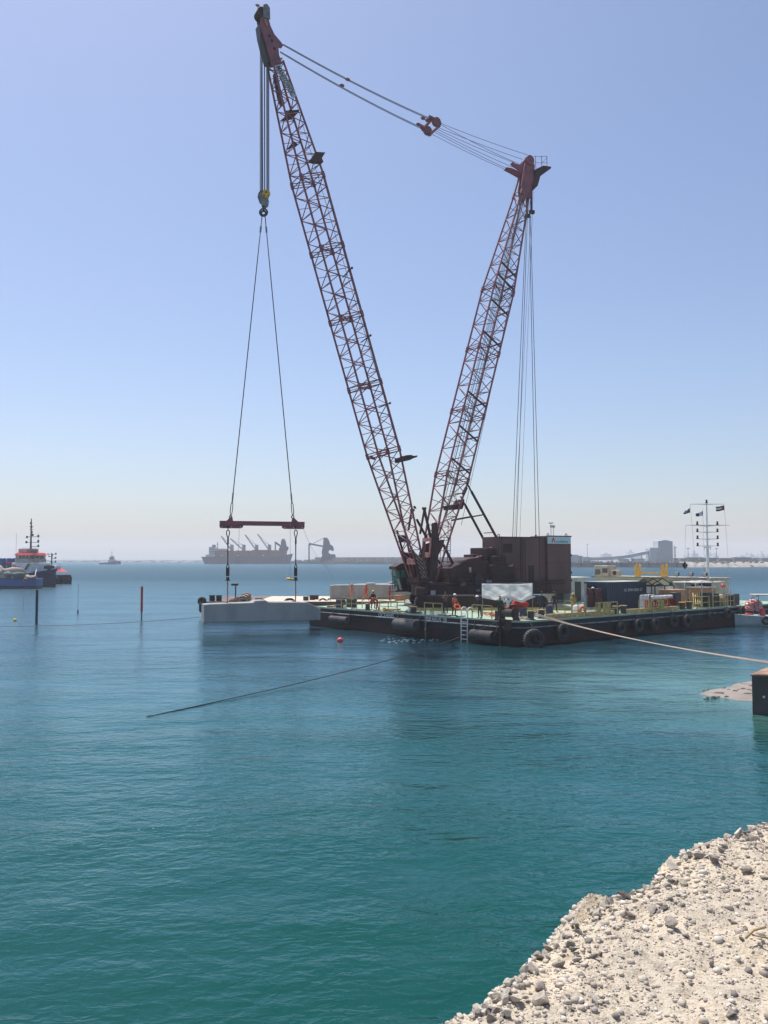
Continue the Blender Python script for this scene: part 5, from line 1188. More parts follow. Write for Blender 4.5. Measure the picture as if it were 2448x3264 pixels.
flag([(2308, 1611), (2309, 1626), (2283, 1630), (2283, 1615)], lambda u_, v_: 3 if u_ < .27 else (0 if v_ < .34 else (1 if v_ < .67 else 2)), 'red, green, white and black flag, rightmost of the three', -1, [m_fg, m_fw, m_fb, m_fr])
# pitched canopy frame, awning, cabinets
x0, y0 = side_x(2112, 3.4), 3.4
cn = T_('canopy_frame', 'bare pitched steel canopy frame with pale sheeting', 'canopy', x0+1, y0+1.3)
t = MB(BM); zz = bz(x0, y0, 1868); zr = zz+.65
for i in range(3):
    xx = x0-1.2+i*1.6; t.bar((xx, y0, DZ), (xx, y0, zz), .08)
    t.bar((xx, y0+2.4, DZ), (xx, y0+2.4, zz), .08); t.bar((xx, y0, zz), (xx, y0+2.4, zz), .07); t.bar((xx, y0, zz), (xx, y0+1.2, zr), .08); t.bar((xx, y0+1.2, zr), (xx, y0+2.4, zz), .08)
for yy, z_ in ((y0, zz), (y0+1.2, zr), (y0+2.4, zz)): t.bar((x0-1.2, yy, z_), (x0+2.0, yy, z_), .07)
t.build('frame', m_dark, cn)
t = MB(BM); t.add([(x0-1.3, y0+1.2, zr+.04), (x0+2.1, y0+1.2, zr+.04), (x0+2.1, y0+2.5, zz), (x0-1.3, y0+2.5, zz)], [(0, 1, 2, 3)]); o = t.build('sheeting', m_cream, cn); o.modifiers.new('s', 'SOLIDIFY').thickness = .02
xa, xb, yy = side_x(2206, 2.2), side_x(2304, 1.4), 1.4
aw2 = T_('flat_awning', 'flat pale awning on thin posts over crates at the barge end', 'awning', (xa+xb)/2, 2.5)
zz = bz(xb, 1.4, 1853)
t = MB(BM); nxx = 14; g = [[(xa+(xb-xa)*i/nxx, 1.2+3.0*j/6, zz+.04*math.sin(i*1.3)+.04*math.cos(j*1.7)) for i in range(nxx+1)] for j in range(7)]; t.sheet(g); o = t.build('cover', m_tarp, aw2, smooth=True); o.modifiers.new('s', 'SOLIDIFY').thickness = .05
for xx in (xa+.1, (xa+xb)/2, xb-.1):
    for y_ in (1.25, 4.15): t = MB(BM); t.tube((xx, y_, DZ), (xx, y_, zz), .05, 8); t.build('post', m_whtgrey, aw2)
def crate(px, py0, py1, w_, d_, y, nm, lab, cat, m_, group=None, extra=True):
    x = side_x(px, y); z_ = bz(x, y, py0); t_ = T_(nm, lab, cat, x+w_/2, y+d_/2, DZ, group); t = MB(BM); t.cbox(x, x+w_, y, y+d_, DZ+.05, z_, .02); t.build('box', m_, t_)
    if extra:
        t = MB(BM)
        for xx in (x, x+w_/2-.04, x+w_-.08): t.ab(xx, xx+.08, y-.02, y, DZ+.05, z_)
        for z2 in (DZ+.07, (DZ+z_)/2, z_-.1): t.ab(x, x+w_, y-.035, y-.021, z2, z2+.09)
        t.build('batten', m_, t_)
    return t_
crate(2152, 1880, 1915, 2.0, 1.7, 2.3, 'wooden_crate', 'orange wooden crate standing behind the black bollard pair', 'crate', m_ply, 'wooden crates at the barge end')
crate(2246, 1874, 1912, 2.0, 1.6, 2.3, 'wooden_crate', 'brown wooden crate with a white lid standing under the awning', 'crate', m_ply, 'wooden crates at the barge end')
x = side_x(2246, 2.2); t = MB(BM); z_ = bz(x, 2.2, 1874); t.ab(x-.1, x+2.1, 2.2, 4.0, z_+.005, z_+.06); tag(t.build('tarpaulin', m_tarp), 'white cover lying on the brown crate under the awning', 'cover')
crate(2095, 1868, 1905, 1.6, 1.5, 6.0, 'cabinet', 'pale blue cabinet under the canopy frame', 'cabinet', m_whtgrey, None, False)
crate(2128, 1868, 1905, 1.4, 1.5, 5.4, 'cabinet', 'white cabinet under the right half of the canopy frame', 'cabinet', m_white, None, False)
crate(2155, 1889, 1920, .9, .6, 1.7, 'control_box', 'black control box in front of the orange crate', 'box', m_dark, None, False)
crate(2254, 1890, 1921, 1.0, .8, 1.5, 'control_box', 'dark box standing left of a gap in the end railing', 'box', m_dark, None, False)
crate(2338, 1894, 1915, 1.2, .9, .7, 'generator', 'black generator box at the very end of the deck', 'generator', m_dark, None, False)
crate(2276, 1893, 1918, 1.0, .8, 1.6, 'control_box', 'low dark box right of the white signal mast foot', 'box', m_dark, None, False)
yt = yat(2175, X0-1.2, 3); tk = T_('water_tank', 'round grey water tank standing in front of the deckhouse', 'tank', X0-1.2, yt)
t = MB(BM); zz = bz(X0-1.2, yt, 1856); t.tube((X0-1.2, yt, DZ+.3), (X0-1.2, yt, zz-.05), .9, 26); t.tube((X0-1.2, yt, zz-.05), (X0-1.2, yt, zz), .93, 26); t.build('shell', m_grey, tk)
t = MB(BM)
for a in range(4): t.bar((X0-1.2+.6*math.cos(a*1.57+.7), yt+.6*math.sin(a*1.57+.7), DZ), (X0-1.2+.6*math.cos(a*1.57+.7), yt+.6*math.sin(a*1.57+.7), DZ+.3), .1)
t.build('leg', m_dark, tk)
t = MB(BM); t.tube((X0-1.4, yat(2222, X0-1.4, 3), DZ), (X0-1.4, yat(2222, X0-1.4, 3), DZ+2.0), .15, 12); t.disc((X0-1.4, yat(2222, X0-1.4, 3), DZ+2.05), (0, 0, 1), .22, .1, 12); tag(t.build('vent_pipe', m_grey), 'grey vent pipe between the tank and the awning', 'pipe')
# gas cylinders in a row
gi = 0
for row, y in enumerate((2.4, 2.8)):
    for i in range(5):
        px = 2044+i*9+row*3; x = side_x(px, y); c_ = BM @ Vector((x, y, DZ)); g = thing('gas_cylinder', ('first', 'second', 'third', 'fourth', 'fifth')[i]+' white gas cylinder from the container in the '+('front', 'back')[row]+' upright row', 'gas cylinder', c_, 'white gas cylinders right of the container')
        t = MB(BM); t.lathe = None; t.tube((x, y, DZ), (x, y, DZ+1.25), .12, 12); t.ball((x, y, DZ+1.25), .12, 12, 6); t.build('shell', m_white, g, smooth=False)
        t = MB(BM); t.tube((x, y, DZ+1.34), (x, y, DZ+1.46), .04, 8); t.build('valve', m_dark, g); gi += 1
# horizontal cylinders on a rack, hoses, drums
rkk = T_('cylinder_rack', 'dark rack with cross bars holding long white cylinders', 'rack', side_x(2110, 2.2), 2.4)
xr0, xr1 = side_x(2072, 2.2), side_x(2152, 2.2)
t = MB(BM)
for xx in (xr0, (xr0+xr1)/2, xr1):
    t.bar((xx, 2.2, DZ), (xx, 2.2, DZ+1.3), .08); t.bar((xx, 2.9, DZ), (xx, 2.9, DZ+1.3), .08); t.bar((xx, 2.2, DZ+.95), (xx, 2.9, DZ+.95), .08)
for z_ in (DZ+.3, DZ+.95, DZ+1.3): t.bar((xr0, 2.2, z_), (xr1, 2.2, z_), .07)
t.build('frame', m_navy, rkk)
for i, (a, b_) in enumerate(((.05, .45), (.52, .98))):
    x_0, x_1 = xr0+(xr1-xr0)*a, xr0+(xr1-xr0)*b_; t = MB(BM); t.tube((x_0, 2.1, DZ+1.12), (x_1, 2.1, DZ+1.12), .15, 14); t.ball((x_1, 2.1, DZ+1.12), .15, 12, 8); t.ball((x_0, 2.1, DZ+1.12), .15, 12, 8)
    tag(t.build('gas_bottle', m_white, smooth=True), ('left' if i == 0 else 'right')+' long white cylinder lying on the dark rack', 'gas cylinder', 'cylinders lying on the rack')
t = MB(BM)
for i in range(16):
    x = random.uniform(xr0-.4, xr1-1); t.torus((x, 1.9+random.random()*.2, DZ+.45+random.random()*.3), (random.uniform(-.4, .4), 1, random.uniform(-.3, .3)), random.uniform(.25, .4), .035, 18, 6)
tag(t.build('hose_coil', m_red, smooth=True), 'dark red hoses coiled on the front of the cylinder rack', 'hose')
t = MB(BM); x = side_x(2061, 1.6); t.tube((x, 1.6, DZ), (x, 1.6, DZ+.9), .14, 12); t.ball((x, 1.6, DZ+.9), .14, 12, 6); tag(t.build('fire_extinguisher', m_redb), 'red extinguisher bottle in front of the white gas cylinders', 'fire extinguisher')
t = MB(BM)
for i in range(5): a = side_x(2205+i*7, 1.2); t.bar((a, 1.0, DZ+.15+.02*i), (a+1.6, 2.0, DZ+1.35), .07)
t.bar((side_x(2208, 1.1), 1.1, DZ+.4), (side_x(2240, 1.1), 1.1, DZ+.4), .07); t.bar((side_x(2216, 1.6), 1.6, DZ+1.0), (side_x(2250, 1.6), 1.6, DZ+1.0), .07)
tag(t.build('yellow_gangway', m_yel), 'yellow gangway frame leaning between the bollards and the awning', 'gangway')
t = MB(BM); lump(t, (side_x(2305, 1.8), 1.9, DZ+.5), (.8, .6, .6), 12); tag(t.build('net_heap', m_wood, smooth=True), 'tan heap of nets behind the end railing', 'net')
t = MB(BM)
for i in range(3): t.tube((side_x(2329, .8)+i*.0, .8+i*.25, DZ), (side_x(2329, .8), .8+i*.25, DZ+1.6), .03, 6)
t.bar((side_x(2322, .8), .8, DZ+1.6), (side_x(2338, .8), .8, DZ+1.6), .08, .05); tag(t.build('small_stand', m_whtgrey), 'small grey stand at the barge end below the right halyard', 'stand')
t = MB(BM); lump(t, (side_x(2027, 8), 8, DZ+.4), (.6, .6, .9), 22); 
for i in range(12): t.path([(36, 9.8+random.uniform(-.5, .5), DZ+.2), (36, 9.8+random.uniform(-.5, .5), DZ+1+random.random()*.5)], .04, 5)
tag(t.build('scrap_heap', m_crane_dk, smooth=False), 'rusty scrap heap against the cream deckhouse wall', 'scrap')
# two thin aerials standing behind the counterweight
for px, py, hh, lab in ((1756, 1669, 0, 'tall thin aerial with a flat top behind the counterweight'), (1764, 1682, 0, 'shorter thin aerial with a pink flag behind the counterweight')):
    q = dp(px, py, 104 if px < 1760 else 103); t = MB(); t.tube((q.x, q.y, DZ), q, .06, 6, .04)
    if px < 1760: t.disc(q+Vector((0, 0, .06)), (0, 0, 1), .28, .12, 14)
    else: t.box(q+Vector((-.1, 0, .15)), (.6, .05, .3))
    tag(t.build('aerial', m_whtgrey), lab, 'aerial')

# small deck litter
def on_front(px, off): return BM @ Vector((off, front_y(px, off), DZ))
def on_side(px, off): return BM @ Vector((side_x(px, off), off, DZ))
for p_, lab in ((on_front(1068, 1.6), 'wooden pallet near the left fairlead boxes'), (on_front(1250, 2.4), 'wooden pallet lying right of the kneeling worker'), (on_side(1790, 3.2), 'wooden pallet lying between the counterweight and the yellow worker')):
    t = MB(frame(p_, BYAW+random.uniform(-.3, .3)))
    for i in range(6): t.ab(-.6+i*.21, -.45+i*.21, -.5, .5, .10, .13)
    for y in (-.48, -.04, .40): t.ab(-.6, .6, y, y+.08, 0, .10)
    tag(t.build('pallet', m_wood), lab, 'pallet', 'pallets on the barge deck')
for (pa, oa), (pb, ob), m_, lab in (((1225, .7), (1330, 1.6), m_ropeb, 'black hose lying along the deck left of the bollard'), ((1120, .8), (1215, 1.3), m_hawser, 'tan rope lying along the deck edge by the bent worker'), ((1395, .7), (1475, 1.1), m_ropeb, 'black cable lying on deck behind the PIRAEUS lettering')):
    a, b_ = on_front(pa, oa), on_front(pb, ob); pts = []
    for i in range(13): f = i/12; pts.append(a.lerp(b_, f)+Vector((.25*math.sin(i*1.7), .5*math.sin(i*1.1), .05)))
    t = MB(); t.path(pts, .045, 6); tag(t.build('deck_hose', m_, smooth=True), lab, 'hose')
for p_, r_, h_, m_, lab in ((on_front(1098, .8), .17, .32, m_white, 'white bucket near the left fairlead boxes'), (on_front(1225, 1.0), .15, .3, m_yelb, 'yellow bucket by the OCEANIS lettering'), (on_front(1306, 1.6), .17, .3, m_white, 'white bucket left of the black bollard'), (on_side(1752, 2.4), .29, .85, m_navy, 'dark blue oil drum behind the timber baulk'), (on_side(1936, 1.9), .29, .85, m_crane_dk, 'rusty oil drum in front of the navy container'), (on_side(2222, 3.2), .29, .85, m_navy, 'blue oil drum behind the yellow gangway')):
    t = MB(); t.tube(p_, p_+Vector((0, 0, h_)), r_*.9, 16, r_); t.torus(p_+Vector((0, 0, h_)), (0, 0, 1), r_, .02, 16, 5); t.torus(p_+Vector((0, 0, h_*.5)), (0, 0, 1), r_*.97, .018, 16, 5)
    tag(t.build('bucket' if h_ < .5 else 'oil_drum', m_), lab, 'bucket' if h_ < .5 else 'drum')
t = MB()
for i in range(40):
    p_ = on_front(random.uniform(1265, 1345), random.uniform(.5, 1.6)); a = random.uniform(0, 6.28); t.torus(p_+Vector((0, 0, .04)), (math.cos(a), math.sin(a), .4), .07, .02, 8, 5)
tag(t.build('chain_heap', m_rope), 'loose chain heap beside the black bollard on the near deck edge', 'chain')
# ------------------------------------------------------------------ markers, ropes and floats on the water
def wl(px, py): return gp(px, py, 0)
def rope_world(nm, pts, r, m, lab, cat='rope', n=6):
    t = MB(); t.path(pts, r, n); return tag(t.build(nm, m, smooth=True), lab, cat)
# green and red piles
q = wl(116, 1989); h = zat(q.x, q.y, 1882); o = thing('marker_pile', 'dark green marker pile standing in the water on the left', 'pile', q)
t = MB(); t.tube((q.x, q.y, -2), (q.x, q.y, h), .125, 14); t.build('pile', mat('dark green pile paint', (.008, .045, .05), .6), o)
t = MB(); t.disc((q.x, q.y, h+.02), (0, 0, 1), .14, .05, 14); t.tube((q.x, q.y, h), (q.x, q.y, h+.2), .03, 6); t.build('top_cap', m_dark, o)
q = wl(451, 1973); h = zat(q.x, q.y, 1870); h1 = zat(q.x, q.y, 1952); o = thing('marker_pile', 'red marker pile with a grey foot standing in the water left of the block', 'pile', q)
t = MB(); t.tube((q.x, q.y, h1), (q.x, q.y, h), .12, 14); t.build('pile', mat('red pile paint', (.50, .045, .035), .6), o)
t = MB(); t.tube((q.x, q.y, -2), (q.x, q.y, h1), .085, 10); t.build('foot', m_grey, o)
t = MB(); t.tube((q.x, q.y, h), (q.x, q.y, h+.16), .06, 10, .03); t.build('top_cap', m_whtgrey, o)
q = wl(248, 1954); h = zat(q.x, q.y, 1864); o = thing('marker_buoy', 'thin grey marker buoy with a tall faint staff between the two piles', 'buoy', q)
t = MB(); t.tube((q.x, q.y, -.3), (q.x, q.y, .35), .12, 12, .08); t.ball((q.x, q.y, .3), .1, 10, 6); t.build('float', m_grey, o)
t = MB(); t.tube((q.x, q.y, .3), (q.x, q.y, h), .022, 6); t.ball((q.x, q.y, h), .07, 8, 6); t.build('staff', mat('pale grey staff', (.30, .36, .42), .7), o)
q = wl(75, 1943); t = MB(); t.tube((q.x, q.y, -.3), (q.x, q.y, 2.0), .02, 6); tag(t.build('marker_pole', mat('blue grey pole', (.2, .26, .32), .7)), 'very thin faint marker pole left of the green pile', 'pole')
def small_buoy(px, py, r, m, lab, flat=.8):
    q = wl(px, py); o = thing('buoy', lab, 'buoy', q); t = MB(); t.ball(q+Vector((0, 0, r*.45)), (r, r, r*flat), 14, 9); t.build('float', m, o, smooth=True)
    t = MB(); t.torus(q+Vector((0, 0, r*(.45+flat))), (0, 1, 0), r*.2, r*.07, 10, 5); t.build('eye', m_dark, o); return o
small_buoy(48, 1979, .17, m_float, 'small yellow buoy on the water left of the green pile', 1.0)
small_buoy(1084, 2045, .23, m_floatr, 'red buoy floating in front of the barge left end', .9)
# slack floating line on the left
a, b_ = gp(-60, 1996, .35), gp(648, 1966, .9)
rope_world('float_line', [a.lerp(b_, i/10)-Vector((0, 0, .25*4*(i/10)*(1-i/10))) for i in range(11)], .022, m_rope, 'thin dark line crossing the water from the left edge to the hanging block', n=5)
# black rope from the barge corner into the water
a = BM @ Vector((-.1, front_y(1585, -.1), 1.68)); b_ = wl(470, 2284)
pts = [a.lerp(b_, i/14)-Vector((0, 0, .62*4*(i/14)*(1-i/14)*(1-.4*i/14))) for i in range(15)]+[b_+(b_-a).normalized()*1.5-Vector((0, 0, .25))]
rope_world('anchor_rope', pts, .022, m_ropeb, 'black anchor rope running from the barge down into the green water')
# thick pale mooring hawser, three strands, to the right
e = gp(2700, 2144, 1.4); s0 = BM @ Vector((side_x(1708, .5), .5, DZ+.42))
hw = thing('mooring_hawser', 'thick pale mooring hawser running from the barge corner out of the picture on the right', 'rope', s0)
for i in range(3):
    of = Vector((0, 0, (-.05, .02, .09)[i])); e2 = e+Vector((0, (i-1)*.25, 0)); t = MB()
    pts = []
    for k in range(29):
        f = k/28; p = s0.lerp(e2, f); sag = .35+.05*i; pts.append(p+of*(1-.3*f)+Vector((0, 0, -sag*4*f*(1-f))))
    t.path(pts, .023 if i < 2 else .019, 7); t.build('strand', m_hawser, hw, smooth=True)

# ------------------------------------------------------------------ concrete quay block and sand slab on the right
A_ = gp(2396, 2148, 1.62); o = thing('quay_block', 'dark concrete quay block with a sunlit top at the right edge', 'quay', Vector((A_.x+4, A_.y+1, 0)))
fd, sdv = Vector((.995, -.10, 0)).normalized(), Vector((.60, .80, 0)).normalized()
def qpoly(g): c_ = A_; return [c_-fd*g-sdv*g, c_+fd*(9+g)-sdv*g, c_+fd*(9+g)+sdv*(7+g), c_-fd*g+sdv*(7+g)]
t = MB(); t.loft([[Vector((p.x, p.y, z_)) for p in qpoly(0)] for z_ in (-3, .3, 1.54)]); t.build('body', mat('shaded quay concrete', (.060, .056, .058), .85, c2=(.03, .034, .036), amt=.9, scale=.8, bump=.02, bscale=6), o)  # shade of the front put into the block's dark colour
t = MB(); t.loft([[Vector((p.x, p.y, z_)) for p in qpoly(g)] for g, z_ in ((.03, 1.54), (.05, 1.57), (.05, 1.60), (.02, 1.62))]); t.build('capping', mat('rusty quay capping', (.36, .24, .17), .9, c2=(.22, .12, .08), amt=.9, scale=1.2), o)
t = MB(); q = A_+fd*.45; t.disc((q.x, q.y-.01, .7), (0, 1, 0), .05, .03, 10); t.build('drain', m_whtgrey, o)
pts = [wl(x, y) for x, y in ((2228, 2212), (2262, 2201), (2300, 2196), (2322, 2192), (2342, 2181), (2372, 2176), (2404, 2171), (2600, 2150), (2760, 2200), (2600, 2232), (2404, 2235), (2350, 2232), (2322, 2226), (2290, 2223))]
t = MB(); cxy = sum(pts, Vector())/len(pts)
rg = []
for k, z_ in ((1.2, -.5), (1.04, -.06), (1.0, .0), (.96, .04), (.5, .06)): rg.append([Vector((cxy.x+(p.x-cxy.x)*k, cxy.y+(p.y-cxy.y)*k, z_)) for p in pts])
t.loft(rg); tag(t.build('sand_spit', mat('wet sand', (.27, .225, .19), .8, c2=(.19, .16, .14), amt=.8, scale=.9), smooth=False), kind='structure')

random.seed(15); t = MB()
for i in range(22):
    px = random.uniform(2240, 2400); q = wl(px, random.uniform(2190, 2226)+(2400-px)*.04); k = random.uniform(.04, .12); lump(t, q+Vector((0, 0, .05)), (k*1.3, k, k*.6), i, 8, 6, .5, 3)
tag(t.build('shore_stones', m_quay, origin=(0, 0, 0)), 'small wet stones scattered on the sand spit left of the quay block', 'stones', kind='stuff')
# ------------------------------------------------------------------ tug, workboat and loaded barge at the left
def hull_loft(M, secs, m_idx=None):
    """secs: list of (x, keel z, [ (half width, z), ... ])"""
    t = MB(M); rings = []
    for x, zk, hw_ in secs:
        r_ = [(x, -w_, z_) for w_, z_ in reversed(hw_)]+[(x, 0, zk)]+[(x, w_, z_) for w_, z_ in hw_]; rings.append(r_)
    n = len(rings[0]); P = [p for r_ in rings for p in r_]
    t.add(P, [(i*n+j, i*n+j+1, (i+1)*n+j+1, (i+1)*n+j) for i in range(len(rings)-1) for j in range(n-1)]+[tuple(range(n)), tuple(range(len(rings)*n-1, (len(rings)-1)*n-1, -1))]+[(i*n, (i+1)*n, (i+1)*n+n-1, i*n+n-1) for i in range(len(rings)-1)])
    return t
def tug_hull(M, L_, B_, zd0, zd1):
    S_ = []
    for i in range(13):
        f = i/12; x = -L_*.45+L_*f; wd = B_/2*(1-.12*(1-f)**2)*(1-max(0, (f-.62)/.38)**2.2)+.02; zd = zd0+(zd1-zd0)*max(0, (f-.35)/.65)**1.6; fl = .72 if f > .6 else .9
        S_.append((x, -1.2, [(wd*fl*.8, -.8), (wd*fl, .1), (wd*(fl+1)/2, zd*.55), (wd, zd)]))
    return S_
D1 = 196
tg = dp(58, 1868, D1); TM = frame((tg.x, tg.y, 0), R(-28))
tug = thing('tug_boat', 'large dark blue tug with white superstructure and red wheelhouse band at the left', 'tug', tg*1.0)
t = hull_loft(TM, tug_hull(TM, 22, 8.0, 2.0, 4.1)); t.build('hull', m_bluedk, tug)
t = MB(TM); 
for s in (-1, 1):
    pts = []
    for i in range(13):
        f = i/12; x = -22*.45+22*f; wd = 4.0*(1-.12*(1-f)**2)*(1-max(0, (f-.62)/.38)**2.2)+.02; zd = 2.0+2.1*max(0, (f-.35)/.65)**1.6; pts.append((x, s*(wd+.03), zd-.1))
    t.path(pts, .16, 6)
t.build('sheer_band', m_blue, tug)
def tw(px, py): return plane_hit(TM, px, py, 0)
def tbox(t, px0, px1, py0, py1, hw_, m=None, ch=.1):
    a, b_ = tw(px0, py1), tw(px1, py0); a.x += hw_*.8; b_.x -= hw_*.8; t.cbox(min(a.x, b_.x), max(a.x, b_.x), -hw_, hw_, min(a.z, b_.z), max(a.z, b_.z), ch, m)
t = MB(TM); tbox(t, 47, 152, 1794, 1822, 2.6); t.build('deckhouse', m_white, tug)
t = MB(TM); tbox(t, 56, 140, 1781, 1794, 2.3); wh_ = t.build('wheelhouse_base', m_cream, tug)
t = MB(TM); tbox(t, 57, 139, 1769, 1781, 2.1); t.build('wheelhouse', m_whtgrey, tug)
t = MB(TM); a, b_ = tw(57, 1770), tw(139, 1762); a.x += 1.7; b_.x -= 1.7
t.loft([[(a.x-.15, -2.35, a.z), (b_.x+.2, -2.35, a.z), (b_.x+.2, 2.35, a.z), (a.x-.15, 2.35, a.z)], [(a.x+.3, -2.0, b_.z), (b_.x-.3, -2.0, b_.z), (b_.x-.3, 2.0, b_.z), (a.x+.3, 2.0, b_.z)]]); t.build('red_band', m_redb, tug)
for i in range(7):
    x0 = plane_hit(TM, 61+i*11.2, 1775, -2.1).x; x1 = plane_hit(TM, 68.5+i*11.2, 1775, -2.1).x; z0, z1 = tw(90, 1780).z, tw(90, 1771.5).z; t = MB(TM); t.ab(x0, x1, -2.14, -2.1, z0, z1); t.build('window', m_dglass, tug)
for y in (-1.4, -.2, 1.0):
    x1 = tw(139, 1775).x-1.68; t = MB(TM); t.ab(x1, x1+.04, y-.45, y+.45, tw(90, 1780).z, tw(90, 1771.5).z); t.build('window', m_dglass, tug)
t = MB(TM); tbox(t, 64, 82, 1749, 1762, 1.2, ch=.04); t.build('roof_locker', m_whtgrey, tug)
t = MB(TM); tbox(t, 88, 118, 1750, 1762, 1.0, ch=.04); t.build('roof_deck', m_grey, tug)
t = MB(TM)
p0_, p1_ = tw(98, 1752), tw(100, 1653); p0_.y = p1_.y = 0
t.tube(p0_, (p0_.x, 0, p1_.z), .22, 8, .1)
for px0, px1, py in ((86, 122, 1711), (84, 122, 1729), (94, 106, 1688), (100, 122, 1742), (94, 106, 1678)): 
    a, b_ = tw(px0, py), tw(px1, py); t.tube((a.x, 0, a.z), (b_.x, 0, b_.z), .06, 6)
for px, py in ((86, 1712), (122, 1709), (84, 1728), (122, 1725), (122, 1740), (100, 1680), (99, 1668), (101, 1696), (104, 1705)): a = tw(px, py); t.box((a.x, 0, a.z), (.3, .3, .5))
t.build('mast', m_dark, tug)
for px in (63, 134):
    t = MB(TM); a = tw(px, 1762); b_ = tw(px, 1700); t.tube((a.x, -1, a.z), (a.x, -1, b_.z), .03, 5); t.build('whip_aerial', m_grey, tug)
t = MB(TM)
for px in range(112, 140, 4): a = tw(px, 1762); t.tube((a.x, -1.8, a.z), (a.x, -1.8, a.z+1), .04, 5)
a, b_ = tw(90, 1762), tw(138, 1762); t.tube((a.x, -1.8, a.z+1), (b_.x, -1.8, a.z+1), .04, 5); t.build('roof_rail', m_grey, tug)
t = MB(TM); a, b_ = tw(11, 1821), tw(30, 1779); t.cbox(a.x, b_.x, -1.9, -.7, a.z, b_.z, .1); t.cbox(a.x, b_.x, .7, 1.9, a.z, b_.z, .1); t.build('funnel', m_blue, tug)
t = MB(TM); tbox(t, 24, 40, 1793, 1799, 1.5, ch=.04); t.build('red_locker', m_red, tug)
for px, py in ((77, 1806),): 
    a = tw(px, py); t = MB(TM); t.torus((a.x, -2.66, a.z), (0, 1, 0), .38, .1, 16, 6); t.build('lifebuoy', m_redb, tug)
t = MB(TM); a = tw(91, 1812); t.ab(a.x-.5, a.x+.3, -2.66, -2.6, a.z-.5, a.z+.5); t.build('red_panel', m_redb, tug)
t = MB(TM); t.bar(tw(114, 1816)+Vector((0, -2.9, 0)), tw(126, 1796)+Vector((0, -2.9, 0)), .5, .12); t.build('stair', m_grey, tug)
t = MB(TM); a = tw(160, 1813)
for i in range(6): t.box((a.x-1.5+i*.5, 1.2*math.sin(i), a.z+.3), (.5, .5, random.uniform(.4, 1.0)))
t.build('deck_winch', m_dark, tug)
t = MB(TM); a, b_ = tw(136, 1790), tw(152, 1790); 
for i in range(5): x = a.x+(b_.x-a.x)*i/4; t.tube((x, -2.4, a.z-.6), (x, -2.4, a.z+.6), .04, 5)
t.tube((a.x, -2.4, a.z+.6), (b_.x, -2.4, a.z+.6), .04, 5); t.build('bow_rail', m_grey, tug)
# second boat behind the bow
D2 = 214; wbp = dp(191, 1868, D2); WM = frame((wbp.x, wbp.y, 0), R(-20))
wb2 = thing('pusher_boat', 'small pusher boat with orange deck and tyre fender behind the tug bow', 'boat', wbp)
def ww(px, py): return plane_hit(WM, px, py, 0)
t = hull_loft(WM, tug_hull(WM, 6.4, 4, 1.3, 1.8)); t.build('hull', m_hull, wb2)
t = MB(WM); a, b_ = ww(181, 1845), ww(200, 1832); t.cbox(a.x, b_.x, -1.6, 1.6, a.z, b_.z, .05); t.build('blue_house', m_blue, wb2)
t = MB(WM); a, b_ = ww(166, 1822), ww(194, 1813); t.loft([[(a.x, -1.9, a.z), (b_.x+.6, -1.9, a.z), (b_.x+.6, 1.9, a.z), (a.x, 1.9, a.z)], [(a.x+.5, -1.3, b_.z), (b_.x-.8, -1.3, b_.z), (b_.x-.8, 1.3, b_.z), (a.x+.5, 1.3, b_.z)]]); t.build('orange_roof', m_redb, wb2)
t = MB(WM); a, b_ = ww(173, 1813), ww(186, 1803); t.cbox(a.x, b_.x, -.9, .9, a.z, b_.z, .1); t.build('white_dome', m_white, wb2)
t = MB(WM); a, b_ = ww(164, 1830), ww(165, 1763); t.tube((a.x, 0, 1.5), (a.x, 0, b_.z), .14, 8)
for x0, x1, y in ((153, 178, 1767), (156, 166, 1774), (165, 177, 1780), (162, 177, 1792)): 
    p, q = ww(x0, y), ww(x1, y); t.tube((p.x, 0, p.z), (q.x, 0, q.z), .06, 5); t.box((q.x, 0, q.z+.15), (.25, .25, .45)); t.box((p.x, 0, p.z+.1), (.22, .22, .3))
t.build('mast', m_dark, wb2)
t = MB(WM); a = ww(212, 1856); t.torus((a.x, -1.5, a.z), (.4, 1, 0), .55, .22, 18, 8); t.build('tyre', m_rub, wb2, smooth=True)
t = MB(WM); a, b_ = ww(201, 1850), ww(216, 1832); t.cbox(a.x, b_.x-.6, -2, 2, a.z, b_.z, .08); t.build('push_frame', m_hull, wb2)
t = MB(WM); a, b_ = ww(193, 1812), ww(200, 1800); t.tube((a.x, -1, a.z-1), (a.x, -1, b_.z), .05, 6); t.tube((b_.x, -1, a.z-1), (b_.x, -1, b_.z), .05, 6); t.tube((a.x, -1, b_.z), (b_.x, -1, b_.z), .05, 6); t.build('rail_frame', m_grey, wb2)
# loaded flat barge in front
D3 = 178; bb = thing('sand_barge', 'low blue barge loaded with sand and grey tarpaulins at the left edge', 'barge', dp(40, 1875, D3))
a, b_ = dp(-90, 1868, D3+1), dp(115, 1868, D3); zt_ = zat(b_.x, b_.y, 1844)
M = Matrix.Translation((b_.x, b_.y, 0)) @ Matrix.Rotation(math.atan2((b_-a).y, (b_-a).x), 4, 'Z')
t = MB(M); t.cbox(-16, 0, 0, 3.2, .55, zt_, .08, m=0); t.cbox(-15.9, -.1, .1, 3.2, -1, .56, .08, m=1); t.build('hull', [m_blue, m_bluedk], bb)
t = MB(M); t.ab(-16, 0, -.03, .0, zt_-.15, zt_+.03); t.build('gunwale', m_bluedk, bb)
t = MB(M); t.torus((-2.3, -.18, zt_-.35), (0, 1, 0), .34, .12, 18, 8); tyr = t.build('tyre', m_wood, bb, smooth=True)
t = MB(M); lump(t, (-10.0, 1.6, zt_+.3), (6.2, 1.4, 2.3), 4, 40, 20, .5, 3); t.build('sand_load', m_sand, bb, smooth=True)
